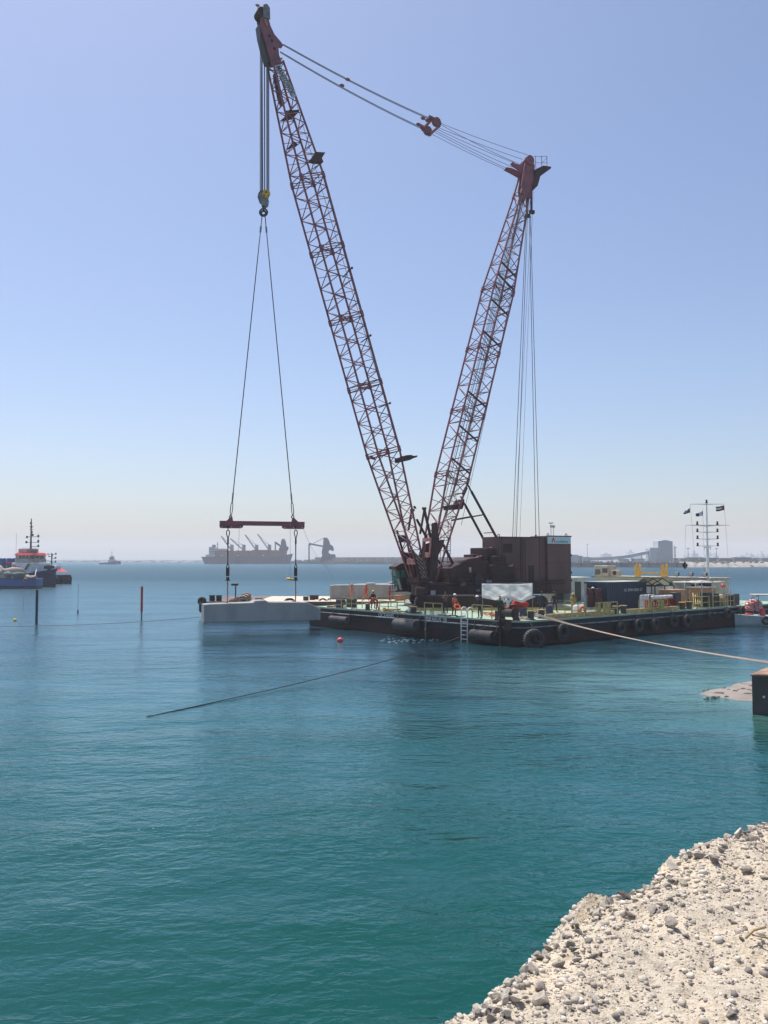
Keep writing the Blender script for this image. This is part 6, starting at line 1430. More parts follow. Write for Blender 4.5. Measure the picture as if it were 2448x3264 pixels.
t = MB(M); lump(t, (-7.3, 1.5, zt_+.3), (4.6, 1.3, 1.2), 14, 40, 16, .4, 4); t.build('grey_cover', mat('grey green cover', (.16, .18, .16), .9, c2=(.08, .09, .08), amt=.9, scale=.7), bb, smooth=True)
t = MB(M); lump(t, (-2.2, 1.4, zt_+.1), (1.6, .9, .55), 24, 24, 10, .5, 4); t.build('rope_heap', m_hawser, bb, smooth=True)
for x in (-8.9, -5.6):
    t = MB(M); t.bar((x+.3, .5, zt_), (x, .5, zt_+1.3), .28, .2); t.build('white_prop', m_white, bb)
a = TM @ (tw(146, 1812)+Vector((0, -2.5, 0))); b_ = dp(107, 1837, D3+4); rope_world('mooring_rope', [a, a.lerp(b_, .5)-Vector((0, 0, .8)), b_], .09, m_whtgrey, 'pale mooring rope slanting from the tug bow down to the blue barge')
# ------------------------------------------------------------------ workboat at the right edge
D4 = 76; w0, w1 = wl(2330, 1975), None
w0 = dp(2312, 1960, 81); RM = frame((w0.x+4.4, w0.y, 0), R(172))
rb = thing('workboat', 'pale grey workboat carrying wrapped pink bundles, bow against the barge end', 'boat', (w0.x+4.4, w0.y, 0))
def rw(px, py, y=0): return plane_hit(RM, px, py, y)
S_ = []
for i in range(11):
    f = i/10; x = -4.4+8.8*f; wd = 1.25*(1-max(0, (f-.55)/.45)**2)+.02; zd = .80+.34*f**2
    xk = x-(.9 if f > .9 else .35*max(0, (f-.7)/.3))*1.0
    S_.append((x, -.3, [(wd*.55, -.2), (wd*.75, .2), (wd, zd)]))
t = hull_loft(RM, S_); t.build('hull', mat('pale boat paint', (.42, .50, .50), .5, c2=(.3, .36, .38), scale=1.2), rb)
t = MB(RM)
for s in (-1, 1): t.path([(-4.4+8.8*i/10, s*(1.25*(1-max(0, (i/10-.55)/.45)**2)+.03), .80+.34*(i/10)**2) for i in range(11)], .05, 6)
t.build('gunwale', m_white, rb)
t = MB(RM); a = rw(2441, 1961, 1.3); t.torus((a.x, 1.38, .55), (0, 1, 0), .30, .11, 18, 8); t.build('tyre', m_rub, rb, smooth=True)
t = MB(RM); zc = rw(2400, 1897).z; xa, xb = rw(2398, 1897).x, -4.2; t.cbox(min(xa, xb), max(xa, xb), -1.0, 1.0, zc, zc+.09, .03); t.build('canopy', m_cream, rb)
t = MB(RM)
for x in (xa-.3, -1.3, -3.0):
    for y in (-.9, .9): t.tube((x, y, .8), (x, y, zc), .03, 6)
t.tube((xa-.3, .9, zc), (xa+.35, .9, zc-.25), .03, 6); t.tube((xa+.35, .9, zc-.25), (xa+.35, .9, zc-.6), .03, 6)
t.build('canopy_post', m_grey, rb)
m_wrap = mat('pink plastic wrap', (.68, .24, .22), .3, c2=(.72, .42, .38), amt=.9, scale=4, bump=.03, bscale=9)
pk = thing('wrapped_bundle', 'pink plastic wrapped bundle riding on the workboat foredeck', 'bundle', RM @ Vector((rw(2402, 1930).x, 0, .9)))
for i, (px, py, rx, rz_) in enumerate(((2391, 1924, .36, .30), (2414, 1924, .40, .30), (2390, 1937, .38, .28), (2416, 1937, .40, .28), (2403, 1918, .40, .22))):
    a = rw(px, py, .4); t = MB(RM); lump(t, (a.x, a.y*0+.3, a.z), (rx, .5, rz_), i*3, 18, 12, .3, 3); t.build('bag', m_wrap, pk, smooth=False)
t = MB(RM); a = rw(2430, 1939, .5); t.tube((a.x, .5, .95), (a.x, .5, 1.5), .25, 14); t.tube((a.x, .5, 1.5), (a.x, .5, 1.65), .25, 14, .12); tag(t.build('plastic_drum', m_floatr), 'orange red plastic drum behind the wrapped bundle on the workboat', 'drum')
t = MB(RM); a = rw(2386, 1944, .7); t.cbox(a.x-.4, a.x+.3, .4, .9, .95, 1.2, .04); tag(t.build('crate', m_redb), 'low red crate under the wrapped bundle on the workboat', 'crate')
t = MB(); q = dp(2305, 1868, 84); t.ball(q, (.22, .22, .26), 10, 8); t.tube(q, q+Vector((-.35, 0, .1)), .03, 5); tag(t.build('buoy', m_floatr, smooth=True), 'small red buoy hung on the awning corner', 'buoy')

# ------------------------------------------------------------------ far shore, port and ships
m_far = mat('far stone', (.26, .25, .24), .95, c2=(.16, .16, .16), amt=.9, scale=.06)
m_farl = mat('far pale stone', (.36, .33, .29), .95, c2=(.3, .27, .24), amt=.9, scale=.08)
m_shed = mat('pale metal cladding', (.42, .47, .50), .6, c2=(.32, .37, .40), amt=.7, scale=.05, stretch=(1, 1, .2))
m_shedr = mat('bright roof sheet', (.72, .71, .68), .5, scale=.05)
m_shipb = mat('ship blue grey', (.02, .045, .085), .6, c2=(.05, .06, .08), scale=.05)
m_shipr = mat('ship red', (.24, .04, .045), .6, c2=(.13, .05, .055), scale=.06)
def rubble(nm, pts, w_, h_, step, m, seed, kind='structure', lab=None):
    random.seed(seed); t = MB(); n = 0
    rows = []
    for (a, b_) in zip(pts, pts[1:]):
        a, b_ = Vector(a), Vector(b_); k = max(2, int((b_-a).length/step)); d_ = (b_-a).normalized(); nn = Vector((d_.y, -d_.x, 0))
        for i in range(k):
            p = a.lerp(b_, i/k); r_ = []
            for (u_, z_) in ((-w_*.5, -1), (-w_*.38, h_*.35), (-w_*.25, h_*.75), (-w_*.12, h_), (w_*.12, h_), (w_*.5, -1)):
                j = step*.25; r_.append(p-nn*(-u_)*-1+Vector((random.uniform(-j, j), random.uniform(-j, j), random.uniform(-.18, .18)*h_ if z_ > 0 else 0)))
                r_[-1].z += z_
            rows.append(r_)
    t.sheet(rows); return tag(t.build(nm, m, origin=(0, 0, 0)), lab, kind=kind)
bl0 = [wl(-900, 1790.5), wl(300, 1791.2), wl(700, 1793)]
rubble('far_breakwater', [(p.x, p.y, 0) for p in bl0], 16, 3.4, 5, m_far, 3)
# quay with the long wall
Q = [dp(925, 1790, 985), dp(1440, 1790, 862), dp(1700, 1790, 740)]
Q = [Vector((p.x, p.y, 0)) for p in Q]
def seg_wall(nm, A_, B_, th, z0, z1, m, parent=None, off=0):
    d_ = (B_-A_).normalized(); n_ = Vector((-d_.y, d_.x, 0)); M = Matrix.Translation(A_+n_*off) @ Matrix.Rotation(math.atan2(d_.y, d_.x), 4, 'Z'); t = MB(M); t.ab(0, (B_-A_).length, 0, th, z0, z1); return t, M
qy = thing('port_quay', 'long far quay with a tall panelled wall behind the ship and loader', 'quay', Q[1])
for A_, B_ in zip(Q, Q[1:]):
    t, M = seg_wall('x', A_, B_, 60, -2, 3.2, m_quay); t.build('apron', m_far, qy)
    t, M = seg_wall('x', A_, B_, 1.5, 3.2, 7.6, m_quay, off=45); t.build('wall', m_quay, qy)
    Ls = (B_-A_).length; t = MB(M)
    for i in range(int(Ls/7)): t.ab(i*7, i*7+.8, -.8, 0, 3.2, 7.9)
    t.build('wall_pier', m_farl, qy)
    t = MB(M)
    for i in range(int(Ls/5)):
        if random.random() < .8: t.ab(i*5, i*5+2.6, -38, -34, 3.2, 3.2+random.uniform(1.2, 2.2))
    t.build('stacked_blocks', m_farl, qy)
# right-hand quay, buildings and rock bank
RQ0, RQ1 = wl(1600, 1806.5), wl(2187, 1808.5); RQ0.z = RQ1.z = 0
rq = thing('right_quay', 'straight far quay wall in front of the silo building on the right', 'quay', (RQ0+RQ1)/2)
t, M = seg_wall('x', RQ0, RQ1, 120, -2, 3.0, m_quay); t.build('apron', m_far, rq)
t, M2 = seg_wall('x', RQ0, RQ1, 1.0, 3.0, 3.35, m_quay, off=-.4); t.build('cope', m_farl, rq)
for i in range(14): t = MB(M); t.ab(i*9.5+2, i*9.5+2.7, -1.2, -.05, .4, 3.1); t.build('quay_fender', m_dark, rq)
rb_pts = [wl(2170, 1808.5), wl(2330, 1808), wl(2460, 1807), wl(2700, 1806)]
rubble('rock_bank', [(p.x, p.y+14, 0) for p in rb_pts], 34, 3.4, 2.2, m_farl, 5)
DQ = RQ1.y
def fz(py, D): return zat(0, D, py)
def fbox(t, px0, px1, py0, py1, D, dep, m=None, ch=0):
    a, b_ = dp(px0, py1, D), dp(px1, py0, D); t.ab(a.x, b_.x, D, D+dep, a.z if py1 < 1794 else 3.0, b_.z, m)
D = DQ+30
sb = thing('silo_building', 'tall pale blue clad silo building with ribs on the far right quay', 'building', dp(2120, 1795, D))
t = MB(); a, b_ = dp(2099, 1795, D), dp(2144, 1724, D); xm = (a.x+b_.x)/2; z0_ = 3.0; z1 = b_.z; zr = dp(2120, 1721, D).z
t.add([(a.x, D, z0_), (b_.x, D, z0_), (b_.x, D, z1-.4), (xm, D, zr), (a.x, D, z1-.2)]+[(a.x, D+12, z0_), (b_.x, D+12, z0_), (b_.x, D+12, z1-.4), (xm, D+12, zr), (a.x, D+12, z1-.2)], [(0, 1, 2, 3, 4), (9, 8, 7, 6, 5), (0, 5, 6, 1), (1, 6, 7, 2), (2, 7, 8, 3), (3, 8, 9, 4), (4, 9, 5, 0)]); t.build('tower', m_shed, sb)
t = MB()
for i in range(8): x = a.x+(b_.x-a.x)*(i+.5)/8; t.ab(x-.25, x+.25, D-.25, D, 3.0, z1-1)
t.build('rib', m_whtgrey, sb)
t = MB(); fbox(t, 2073, 2099, 1748, 1795, D+.5, 11); t.build('lower_block', m_shed, sb)
t = MB(); fbox(t, 2073, 2099, 1745.5, 1748, D+.2, 12); t.build('lower_roof', m_shedr, sb)
t = MB(); c1 = dp(2150, 1795, D+3); zz = [dp(2150, y, D+3).z for y in (1790, 1780, 1770, 1760, 1750)]
t.bar((c1.x, D+3, 3), (c1.x, D+3, dp(0, 1738, D+3).z), .4)
for z_ in zz: t.ab(c1.x-1.6, c1.x+.6, D+2, D+4, z_, z_+.3)
t.build('stair_tower', m_shed, sb)
cv = thing('conveyor_bridge', 'long curved conveyor gallery with a bright roof rising to the silo building', 'conveyor', dp(1980, 1795, D))
cpts = [(1880, 1778, 1787), (1910, 1777.5, 1786), (1950, 1775.5, 1784), (1985, 1772, 1781), (2010, 1768, 1778), (2040, 1762, 1771.5), (2076, 1755, 1764)]
t = MB(); rg = []
for px, y0, y1 in cpts: p, q = dp(px, y0, D+3), dp(px, y1, D+3); rg.append([(p.x, D+3, q.z), (p.x, D+6, q.z), (p.x, D+6, p.z), (p.x, D+3, p.z)])
t.loft(rg); t.build('gallery', m_shed, cv)
t = MB(); rg = []
for px, y0, y1 in cpts: p = dp(px, y0, D+3); rg.append([(p.x, D+2.7, p.z), (p.x, D+6.3, p.z), (p.x, D+6.3, p.z+.35), (p.x, D+2.7, p.z+.35)])
t.loft(rg); t.build('roof', m_shedr, cv)
t = MB()
for px, y in ((1906, 1786), (1950, 1784), (2014, 1777), (2045, 1770)): p = dp(px, y, D+4.5); t.bar((p.x, D+4.5, 3), (p.x, D+4.5, p.z), .5); t.bar((p.x+1.5, D+4.5, 3), (p.x, D+4.5, p.z), .3)
t.build('trestle', m_shed, cv)
for px0, px1, py0, py1, dd, lab in ((1800, 1843, 1768, 1795, 6, 'round roofed pale shed beside the counterweight on the far quay'), (1780, 1858, 1771, 1795, 8, 'longer pale shed behind the round roofed shed'), (1858, 1884, 1775, 1795, 4, 'low grey shed at the foot of the conveyor'), (1978, 2006, 1782, 1795, 2, 'dark grey low shed under the conveyor'), (2020, 2056, 1781, 1795, 1, 'grey shed left of the silo building foot')):
    o = thing('quay_shed', lab, 'shed', dp((px0+px1)/2, 1795, D+dd), 'sheds on the far right quay'); t = MB(); fbox(t, px0, px1, py0+1.4, py1, D+dd, 8); t.build('wall', m_shed, o); t = MB(); fbox(t, px0-.5, px1+.5, py0, py0+1.4, D+dd-.4, 9); t.build('roof', m_shedr if py0 < 1776 else m_far, o)
t = MB()
for i in range(90):
    px = random.uniform(1830, 2440); p = dp(px, 1790, D-18+random.random()*10); h_ = random.uniform(.5, 1.6); t.ab(p.x, p.x+random.uniform(.8, 3), p.y, p.y+2, 3.0, 3.0+h_)
tag(t.build('quay_clutter', m_farl, origin=(0, 0, 0)), 'low piles of goods lined along the far right quay', 'goods', kind='stuff')
for px, py, D_, lab in ((2153, 1745, D+5, 'light pole close to the silo building stair'), (2193, 1748, D+12, 'light pole left of the signal mast on the far bank'), (2284, 1749, D+10, 'light pole right of the signal mast on the far bank'), (1872, 1735, D+200, 'faint tall pole behind the sheds')):
    p = dp(px, py, D_); t = MB(); t.tube((p.x, D_, 2), (p.x, D_, p.z), .28, 6, .16); t.box((p.x, D_, p.z), (2.0, 1, .5)); tag(t.build('light_pole', m_quay), lab, 'light pole', 'light poles on the far quay')
t = MB()
for i in range(70):
    px = random.uniform(2150, 2445); D_ = D+random.uniform(20, 70); p = dp(px, 1790, D_); t.ab(p.x, p.x+random.uniform(3, 14), D_, D_+6, 1, 3.5+random.uniform(1.0, 3.8))
tag(t.build('far_yard', m_far, origin=(0, 0, 0)), 'low jumble of yard stores behind the rock bank', 'yard', kind='stuff')
t = MB(); t.cbox(dp(1700, 1790, DQ+110).x, 900, DQ+60, DQ+900, -2, 2.6, .2); tag(t.build('port_land', m_far, origin=(0, 0, 0)), kind='structure')
random.seed(31)
DB = ['over the left end of the conveyor', 'rising above the middle of the conveyor', 'between the conveyor rise and the silo building', 'just left of the black day shape halyard', 'tallest right of the left halyard', 'low, left of the signal mast', 'right beside the signal mast pole', 'between signal mast and right halyard', 'left of a cluster of three at the far right', 'tallest of the cluster of three at the far right', 'right one of the cluster of three at the far right', 'narrow, close to the right picture edge', 'wide and low, right of the cluster of three', 'cut by the right picture edge']
k_ = 0
for px0, px1, top in ((1920, 1950, 1766), (2004, 2022, 1760), (2013, 2045, 1772), (2190, 2206, 1770), (2207, 2226, 1764), (2230, 2240, 1775), (2258, 2275, 1766), (2276, 2292, 1771), (2360, 2376, 1772), (2378, 2390, 1765), (2392, 2404, 1768), (2428, 2438, 1766), (2404, 2428, 1776), (2440, 2470, 1772)):
    D_ = 2600+random.uniform(-200, 300); a, b_ = dp(px0, 1785, D_), dp(px1, top, D_); t = MB(); t.ab(a.x, b_.x, D_, D_+30, -1, b_.z); t.ab(a.x+(b_.x-a.x)*.3, a.x+(b_.x-a.x)*.6, D_+5, D_+20, b_.z, b_.z+random.uniform(3, 9)); k_ += 1
    tag(t.build('distant_building', m_shed), 'faint hazy distant building '+DB[k_-1], 'building', 'distant skyline buildings')
t = MB(); t.ab(dp(1900, 1780, 2900).x, dp(2900, 1780, 2900).x, 2850, 2900, -1, 5); tag(t.build('distant_shore', m_far, origin=(0, 0, 0)), kind='structure')
# bulk carrier
DS = 1000
def sp_(px, py): return dp(px, py, DS)
xs = lambda px: dp(px, 1780, DS).x
zs = lambda py: zat(0, DS, py)
bs = thing('bulk_carrier', 'long dark bulk carrier with red holds and four raised cranes moored at the far quay', 'ship', (xs(790), DS, 0))
prof = [(644, 1777, 0), (650, 1790, 0), (655, 1796, 0), (925, 1796, 0)]
SM = Matrix.Translation((0, DS, 0))
t = MB(SM); L0, L1 = xs(644), xs(934); zd = zs(1775); rg = []
for i in range(15):
    f = i/14; x = L0+(L1-L0)*f; wd = 9*(1-max(0, (f-.86)/.14)**2)*(1-.45*max(0, (.06-f)/.06)); zdk = zs(1775)+(zs(1762)-zs(1775))*max(0, (f-.82)/.18)*.8
    xb_ = x+((xs(656)-xs(644))*max(0, 1-f/.07) if f < .07 else 0)-(4 if f == 1 else 0)
    rg.append([(xb_, -wd*.8, -1), (x, -wd, zdk), (x, wd, zdk), (xb_, wd*.8, -1)])
t.loft(rg); t.build('hull', m_shipb, bs)
for px0, px1, py in ((688, 748, 1757), (752, 800, 1757), (804, 858, 1755), (862, 912, 1756)):
    t = MB(SM); t.ab(xs(px0), xs(px1), -7, 7, zd, zs(py)); t.ab(xs(px0)+1, xs(px1)-1, -7.4, 7.4, zs(py), zs(py-2)); t.build('hold', m_shipr, bs)
for px in (711, 778, 830): 
    pass
t = MB(SM); t.ab(xs(670), xs(688), -8, 8, zd-.1, zs(1744)); t.ab(xs(660), xs(690), -8.3, 8.3, zd-.1, zs(1768)); t.ab(xs(688), xs(722), -5, 5, zs(1757), zs(1749)); t.ab(xs(670), xs(700), -7, 7, zs(1760), zs(1750)); t.build('accommodation', m_whtgrey, bs)
t = MB(SM)
for z_ in (1764, 1759, 1753, 1748): t.ab(xs(671), xs(687), -8.1, -8.0, zs(z_), zs(z_-2))
t.build('window_band', m_dglass, bs)
t = MB(SM); t.cbox(xs(677), xs(686), -3, 3, zs(1744), zs(1736), .5); t.build('funnel', m_shipb, bs)
t = MB(SM); t.tube((xs(693), 0, zs(1750)), (xs(693), 0, zs(1728)), .5, 6); t.bar((xs(689), 0, zs(1735)), (xs(698), 0, zs(1735)), .4); t.build('radar_mast', m_quay, bs)
for px, tx, ty in ((739, 706, 1709), (777, 735, 1717), (818, 782, 1705), (859, 822, 1703)):
    c_ = MB(SM); c_.cbox(xs(px)-1.7, xs(px)+1.7, -2.5, 2.5, zs(1757), zs(1736), .3); cr_ = c_.build('deck_crane', m_quay, bs)
    t = MB(SM); t.bar((xs(px-2), -2.8, zs(1752)), (xs(tx), -2.8, zs(ty)), 1.5, 1.3); t.build('jib', m_quay, cr_)
    t = MB(SM); t.tube((xs(px), -2.8, zs(1737)), (xs(tx), -2.8, zs(ty)), .18, 4); t.tube((xs(px), -2.8, zs(1737)), (xs(tx+(px-tx)*.5), -2.8, zs((ty+1752)/2)), .18, 4); t.build('luffing_wire', m_quay, cr_)
for px in (713, 763, 843):
    t = MB(SM); t.bar((xs(px-3), -9.2, zs(1771)), (xs(px+3), -9.2, zs(1771)), .8); t.build('white_mark', m_white, bs)
def ship_loader(D_, X, lab, flip):
    M = Matrix.Translation((0, D_, 0)); xs_ = lambda px: dp(px, 1780, D_).x; zs_ = lambda py: zat(0, D_, py)
    o = thing('ship_loader', lab, 'ship loader', (xs_(X), D_, 3), 'ship loaders on the far quay'); return M, xs_, zs_, o
M, xs_, zs_, o = ship_loader(968, 1047, 'tall blue grey ship loader with its boom out to the left on the far quay', 0)
t = MB(M); t.prism([(xs_(x), zs_(y)) for x, y in ((1032, 1714), (1042, 1714), (1048, 1722), (1052, 1735), (1060, 1740), (1064, 1750), (1062, 1757), (1050, 1752), (1046, 1760), (1052, 1766), (1068, 1767), (1070, 1776), (1058, 1780), (1056, 1788), (1022, 1788), (1028, 1770), (1026, 1760), (1030, 1740))], (0, 0, 0), (1, 0, 0), (0, 0, 1), 8); t.build('tower', m_shipb, o)
t = MB(M); t.bar((xs_(985), 0, zs_(1733)), (xs_(1032), 0, zs_(1742)), 1.8, 1.8); t.bar((xs_(985), 0, zs_(1733)), (xs_(990), 0, zs_(1737)), 3, 2.4); t.build('boom', m_shipb, o)
t = MB(M); t.tube((xs_(1032), 0, zs_(1715)), (xs_(998), 0, zs_(1732)), .3, 5); t.build('stay', m_shipb, o)
t = MB(M); t.tube((xs_(985), 0, zs_(1735)), (xs_(985), 0, 3), .8, 8); t.build('chute', m_shipb, o)
t = MB(M)
for x in (1026, 1034, 1044, 1054): t.bar((xs_(x), 3, 3), (xs_(x), 3, zs_(1780)), 1.0)
t.build('leg', m_shipb, o)
M, xs_, zs_, o = ship_loader(1016, 900, 'second ship loader rising behind the bow of the bulk carrier', 0)
t = MB(M); t.prism([(xs_(x), zs_(y)) for x, y in ((896, 1726), (900, 1718), (906, 1718), (910, 1726), (913, 1742), (918, 1742), (919, 1750), (914, 1757), (912, 1790), (890, 1790), (890, 1748), (896, 1742))], (0, 0, 0), (1, 0, 0), (0, 0, 1), 7); t.build('tower', m_shipb, o)
t = MB(M); t.bar((xs_(876), 0, zs_(1728)), (xs_(896), 0, zs_(1742)), 2.2, 2.2); t.build('boom', m_shipb, o)
t = MB(M); t.tube((xs_(878), -2, zs_(1730)), (xs_(878), -2, zs_(1757)), .8, 6); t.build('chute', m_shipb, o)
# harbour tug under way
D_ = 920; ht = thing('harbour_tug', 'small blue tug under way near the far breakwater with a white wake', 'tug', dp(352, 1797, D_)); hx = dp(352, 1797, D_)
M = frame((hx.x, hx.y, 0), R(-6)); t = hull_loft(M, [(x, k_, [(w_*.8, .0), (w_, z_)]) for x, k_, w_, z_ in ((-11.5, -1, 3.6, 1.6), (-5, -1, 4, 1.6), (0, -1, 4, 2.2), (5, -1, 3.8, 3.0), (9, -1, 2.4, 3.5), (11.5, -1, .2, 3.8))]); t.build('hull', m_blue, ht)
t = MB(M); t.cbox(-2, 6, -2.5, 2.5, 2, 5, .2); t.cbox(-.5, 4, -2, 2, 5, 7.6, .2); t.cbox(0, 3.4, -1.7, 1.7, 7.6, 9, .2); t.build('superstructure', m_whtgrey, ht)
t = MB(M); t.ab(-.6, 4.1, -2.1, -2.0, 5.9, 7); t.build('window', m_dglass, ht)
t = MB(M); t.tube((1.4, 0, 9), (1.4, 0, 15), .25, 6, .1); t.bar((.2, 0, 12.5), (2.6, 0, 12.5), .3); t.build('mast', m_quay, ht)
t = MB(M); 
m_foam = mat('white foam', (.38, .46, .50), .8, scale=.5)
for i in range(26):
    x = random.choice((random.uniform(-18, -11), random.uniform(9, 14))); t.ball((x, random.uniform(-3.5, 3.5), .02), (random.uniform(.5, 1.3), random.uniform(.3, .8), random.uniform(.1, .35)), 8, 4)
tag(t.build('wake_foam', m_foam, smooth=True), kind='stuff', label='white wake foam around the harbour tug', cat='foam')
t = MB(); random.seed(5)
for i in range(45):
    px = random.gauss(1290, 42); py = random.gauss(2041, 3.6); q = wl(px, py); t.ball((q.x, q.y, .0), (random.uniform(.03, .15), random.uniform(.015, .04), .022), 7, 4)
tag(t.build('splash_foam', m_foam, smooth=True), kind='stuff', label='thin white foam on the water below the OCEANIS lettering', cat='foam')
# ------------------------------------------------------------------ rubble bank in the foreground
G0 = 4.0
crest_px = [(1440, 3264), (1500, 3228), (1560, 3190), (1620, 3140), (1660, 3110), (1680, 3060), (1735, 3010), (1765, 2980), (1800, 2960), (1850, 2900), (1890, 2858), (1960, 2850), (2010, 2820), (2060, 2798), (2115, 2780), (2160, 2712), (2220, 2675), (2290, 2640), (2350, 2622), (2448, 2603)]
crest = [gp(x, y, G0) for x, y in crest_px]
crest = [Vector((-9, -12, 0)), Vector((-4.6, -4, 0)), Vector((-2.0, 1.2, 0)), Vector((-.7, 3.0, 0))]+crest+[Vector((4.6, 7.9, 0)), Vector((8, 11, 0)), Vector((14, 16, 0)), Vector((40, 34, 0))]
cr = np.array([(p.x, p.y) for p in crest])
def sdist(X, Y):                              # distance to the crest, positive on the land side
    best = np.full(X.shape, 1e9); sg = np.ones(X.shape)
    for (ax, ay), (bx_, by_) in zip(cr[:-1], cr[1:]):
        dx, dy = bx_-ax, by_-ay; L2 = dx*dx+dy*dy; k = np.clip(((X-ax)*dx+(Y-ay)*dy)/L2, 0, 1); qx, qy = ax+k*dx-X, ay+k*dy-Y; dd = np.hypot(qx, qy)
        s_ = np.sign((X-ax)*dy-(Y-ay)*dx); m_ = dd < best; best = np.where(m_, dd, best); sg = np.where(m_, s_, sg)
    return best*sg
rng = np.random.default_rng(4)
def vnoise(X, Y, sc, seed):
    r_ = np.random.default_rng(seed).random((256, 256)); x = X/sc+1000; y = Y/sc+1000; xi = np.floor(x).astype(int); yi = np.floor(y).astype(int); fx = x-xi; fy = y-yi; fx = fx*fx*(3-2*fx); fy = fy*fy*(3-2*fy)
    g = lambda a, b: r_[(xi+a) % 256, (yi+b) % 256]
    return (g(0, 0)*(1-fx)+g(1, 0)*fx)*(1-fy)+(g(0, 1)*(1-fx)+g(1, 1)*fx)*fy-.5
def ground(X, Y):
    s_ = sdist(X, Y); n = vnoise(X, Y, 1.3, 1)*.14+vnoise(X, Y, .45, 2)*.07+vnoise(X, Y, .16, 3)*.045+vnoise(X, Y, .07, 4)*.03
    s2 = s_+vnoise(X, Y, .35, 6)*.12
    z = G0+n-np.where(s2 < .35, (.35-s2)**2*.35/.7, 0)
    out_ = np.where(s2 < 0, s2*.85, 0); return np.maximum(z+out_+np.where(s2 < 0, vnoise(X, Y, .6, 9)*.35, 0), -2.5)
def axis_(a, b, fa, fb, fine):
    mid = np.arange(fa, fb, fine); l = [fa]; st_ = fine
    while l[-1] > a: st_ *= 1.12; l.append(l[-1]-st_)
    h = [mid[-1]]; st_ = fine
    while h[-1] < b: st_ *= 1.12; h.append(h[-1]+st_)
    return np.concatenate([np.array(l[:0:-1]), mid, np.array(h[1:])])
xa_ = axis_(-14, 60, .1, 5.2, .022); ya_ = axis_(-14, 45, 3.6, 9.0, .022)
X, Y = np.meshgrid(xa_, ya_); Z = ground(X, Y)
ny_, nx_ = X.shape; co = np.stack([X, Y, Z], -1).reshape(-1, 3)
ii = np.arange((ny_-1)*(nx_-1)); r0 = ii//(nx_-1); c0_ = ii % (nx_-1); b00 = r0*nx_+c0_
fa = np.stack([b00, b00+1, b00+nx_+1, b00+nx_], -1)
keep = (Z.reshape(-1)[fa].max(1) > -2.4); fa = fa[keep]
me = bpy.data.meshes.new('rubble_bank'); me.vertices.add(len(co)); me.vertices.foreach_set('co', co.ravel().astype(np.float32)); me.loops.add(fa.size); me.polygons.add(len(fa))
me.loops.foreach_set('vertex_index', fa.ravel().astype(np.int32)); me.polygons.foreach_set('loop_start', (np.arange(len(fa))*4).astype(np.int32)); me.polygons.foreach_set('use_smooth', [True]*len(fa)); me.update(calc_edges=True); me.validate()
def ground_mat():
    m = bpy.data.materials.new('sandy rubble'); m.use_nodes = True; t = m.node_tree; N = t.nodes; L = t.links; b = N['Principled BSDF']; b.inputs['Roughness'].default_value = .95; b.inputs['Specular IOR Level'].default_value = .15
    g = N.new('ShaderNodeNewGeometry')
    def n_(sc, det=4):
        n = N.new('ShaderNodeTexNoise'); n.inputs['Scale'].default_value = sc; n.inputs['Detail'].default_value = det; L.new(g.outputs['Position'], n.inputs['Vector']); return n.outputs[0]
    r1 = N.new('ShaderNodeValToRGB'); L.new(n_(1.3, 6), r1.inputs[0]); e = r1.color_ramp.elements; e[0].position = .35; e[0].color = (.50, .435, .345, 1); e[1].position = .68; e[1].color = (.62, .52, .385, 1)
    r2 = N.new('ShaderNodeValToRGB'); L.new(n_(26, 6), r2.inputs[0]); e = r2.color_ramp.elements; e[0].position = .38; e[0].color = (.72, .69, .65, 1); e[1].position = .56; e[1].color = (1, 1, 1, 1)
    mx = N.new('ShaderNodeMix'); mx.data_type = 'RGBA'; mx.blend_type = 'MULTIPLY'; mx.inputs[0].default_value = .8; L.new(r1.outputs[0], mx.inputs[6]); L.new(r2.outputs[0], mx.inputs[7]); L.new(mx.outputs[2], b.inputs['Base Color'])
    bm = N.new('ShaderNodeBump'); bm.inputs['Distance'].default_value = .02; bm.inputs['Strength'].default_value = .8; L.new(n_(55, 5), bm.inputs['Height']); L.new(bm.outputs[0], b.inputs['Normal']); return m
me.materials.append(ground_mat()); gob = bpy.data.objects.new('rubble_bank', me); col.objects.link(gob); tag(gob, kind='structure'); ORIG[gob.name] = Vector()
# stones
import bmesh
def stone_mesh(nm, seed, sub, m, flat=.7):
    bm_ = bmesh.new(); bmesh.ops.create_icosphere(bm_, subdivisions=sub, radius=1); rr = random.Random(seed)
    for _ in range(15):                       # chip flat facets
        n_ = Vector((rr.uniform(-1, 1), rr.uniform(-1, 1), rr.uniform(-1, 1))).normalized(); dlim = rr.uniform(.28, .6)
        for v in bm_.verts:
            k = v.co.dot(n_)
            if k > dlim: v.co -= n_*(k-dlim)
    sx, sy, sz = rr.uniform(.8, 1.25), rr.uniform(.65, 1.0), rr.uniform(.5, .85)*flat/.7
    for v in bm_.verts:
        v.co = Vector((v.co.x*sx, v.co.y*sy, v.co.z*sz)); v.co += v.co.normalized()*.07*mnoise.noise(v.co*2.3+Vector((seed, 0, 0)))
    me_ = bpy.data.meshes.new(nm); bm_.to_mesh(me_); bm_.free(); me_.materials.append(m); return me_
m_st = [mat('pale limestone', (.56, .49, .40), .95, c2=(.42, .36, .29), amt=.8, scale=3, bump=.03, bscale=14, spec=.15), mat('grey stone', (.42, .365, .31), .95, c2=(.30, .265, .23), amt=.9, scale=3, bump=.03, bscale=14, spec=.15), mat('whitish limestone', (.64, .58, .49), .95, c2=(.50, .44, .36), amt=.8, scale=2, bump=.03, bscale=12, spec=.15), mat('dark slate stone', (.26, .23, .205), .9, c2=(.17, .155, .145), amt=.8, scale=3, bump=.02, bscale=14, spec=.15)]
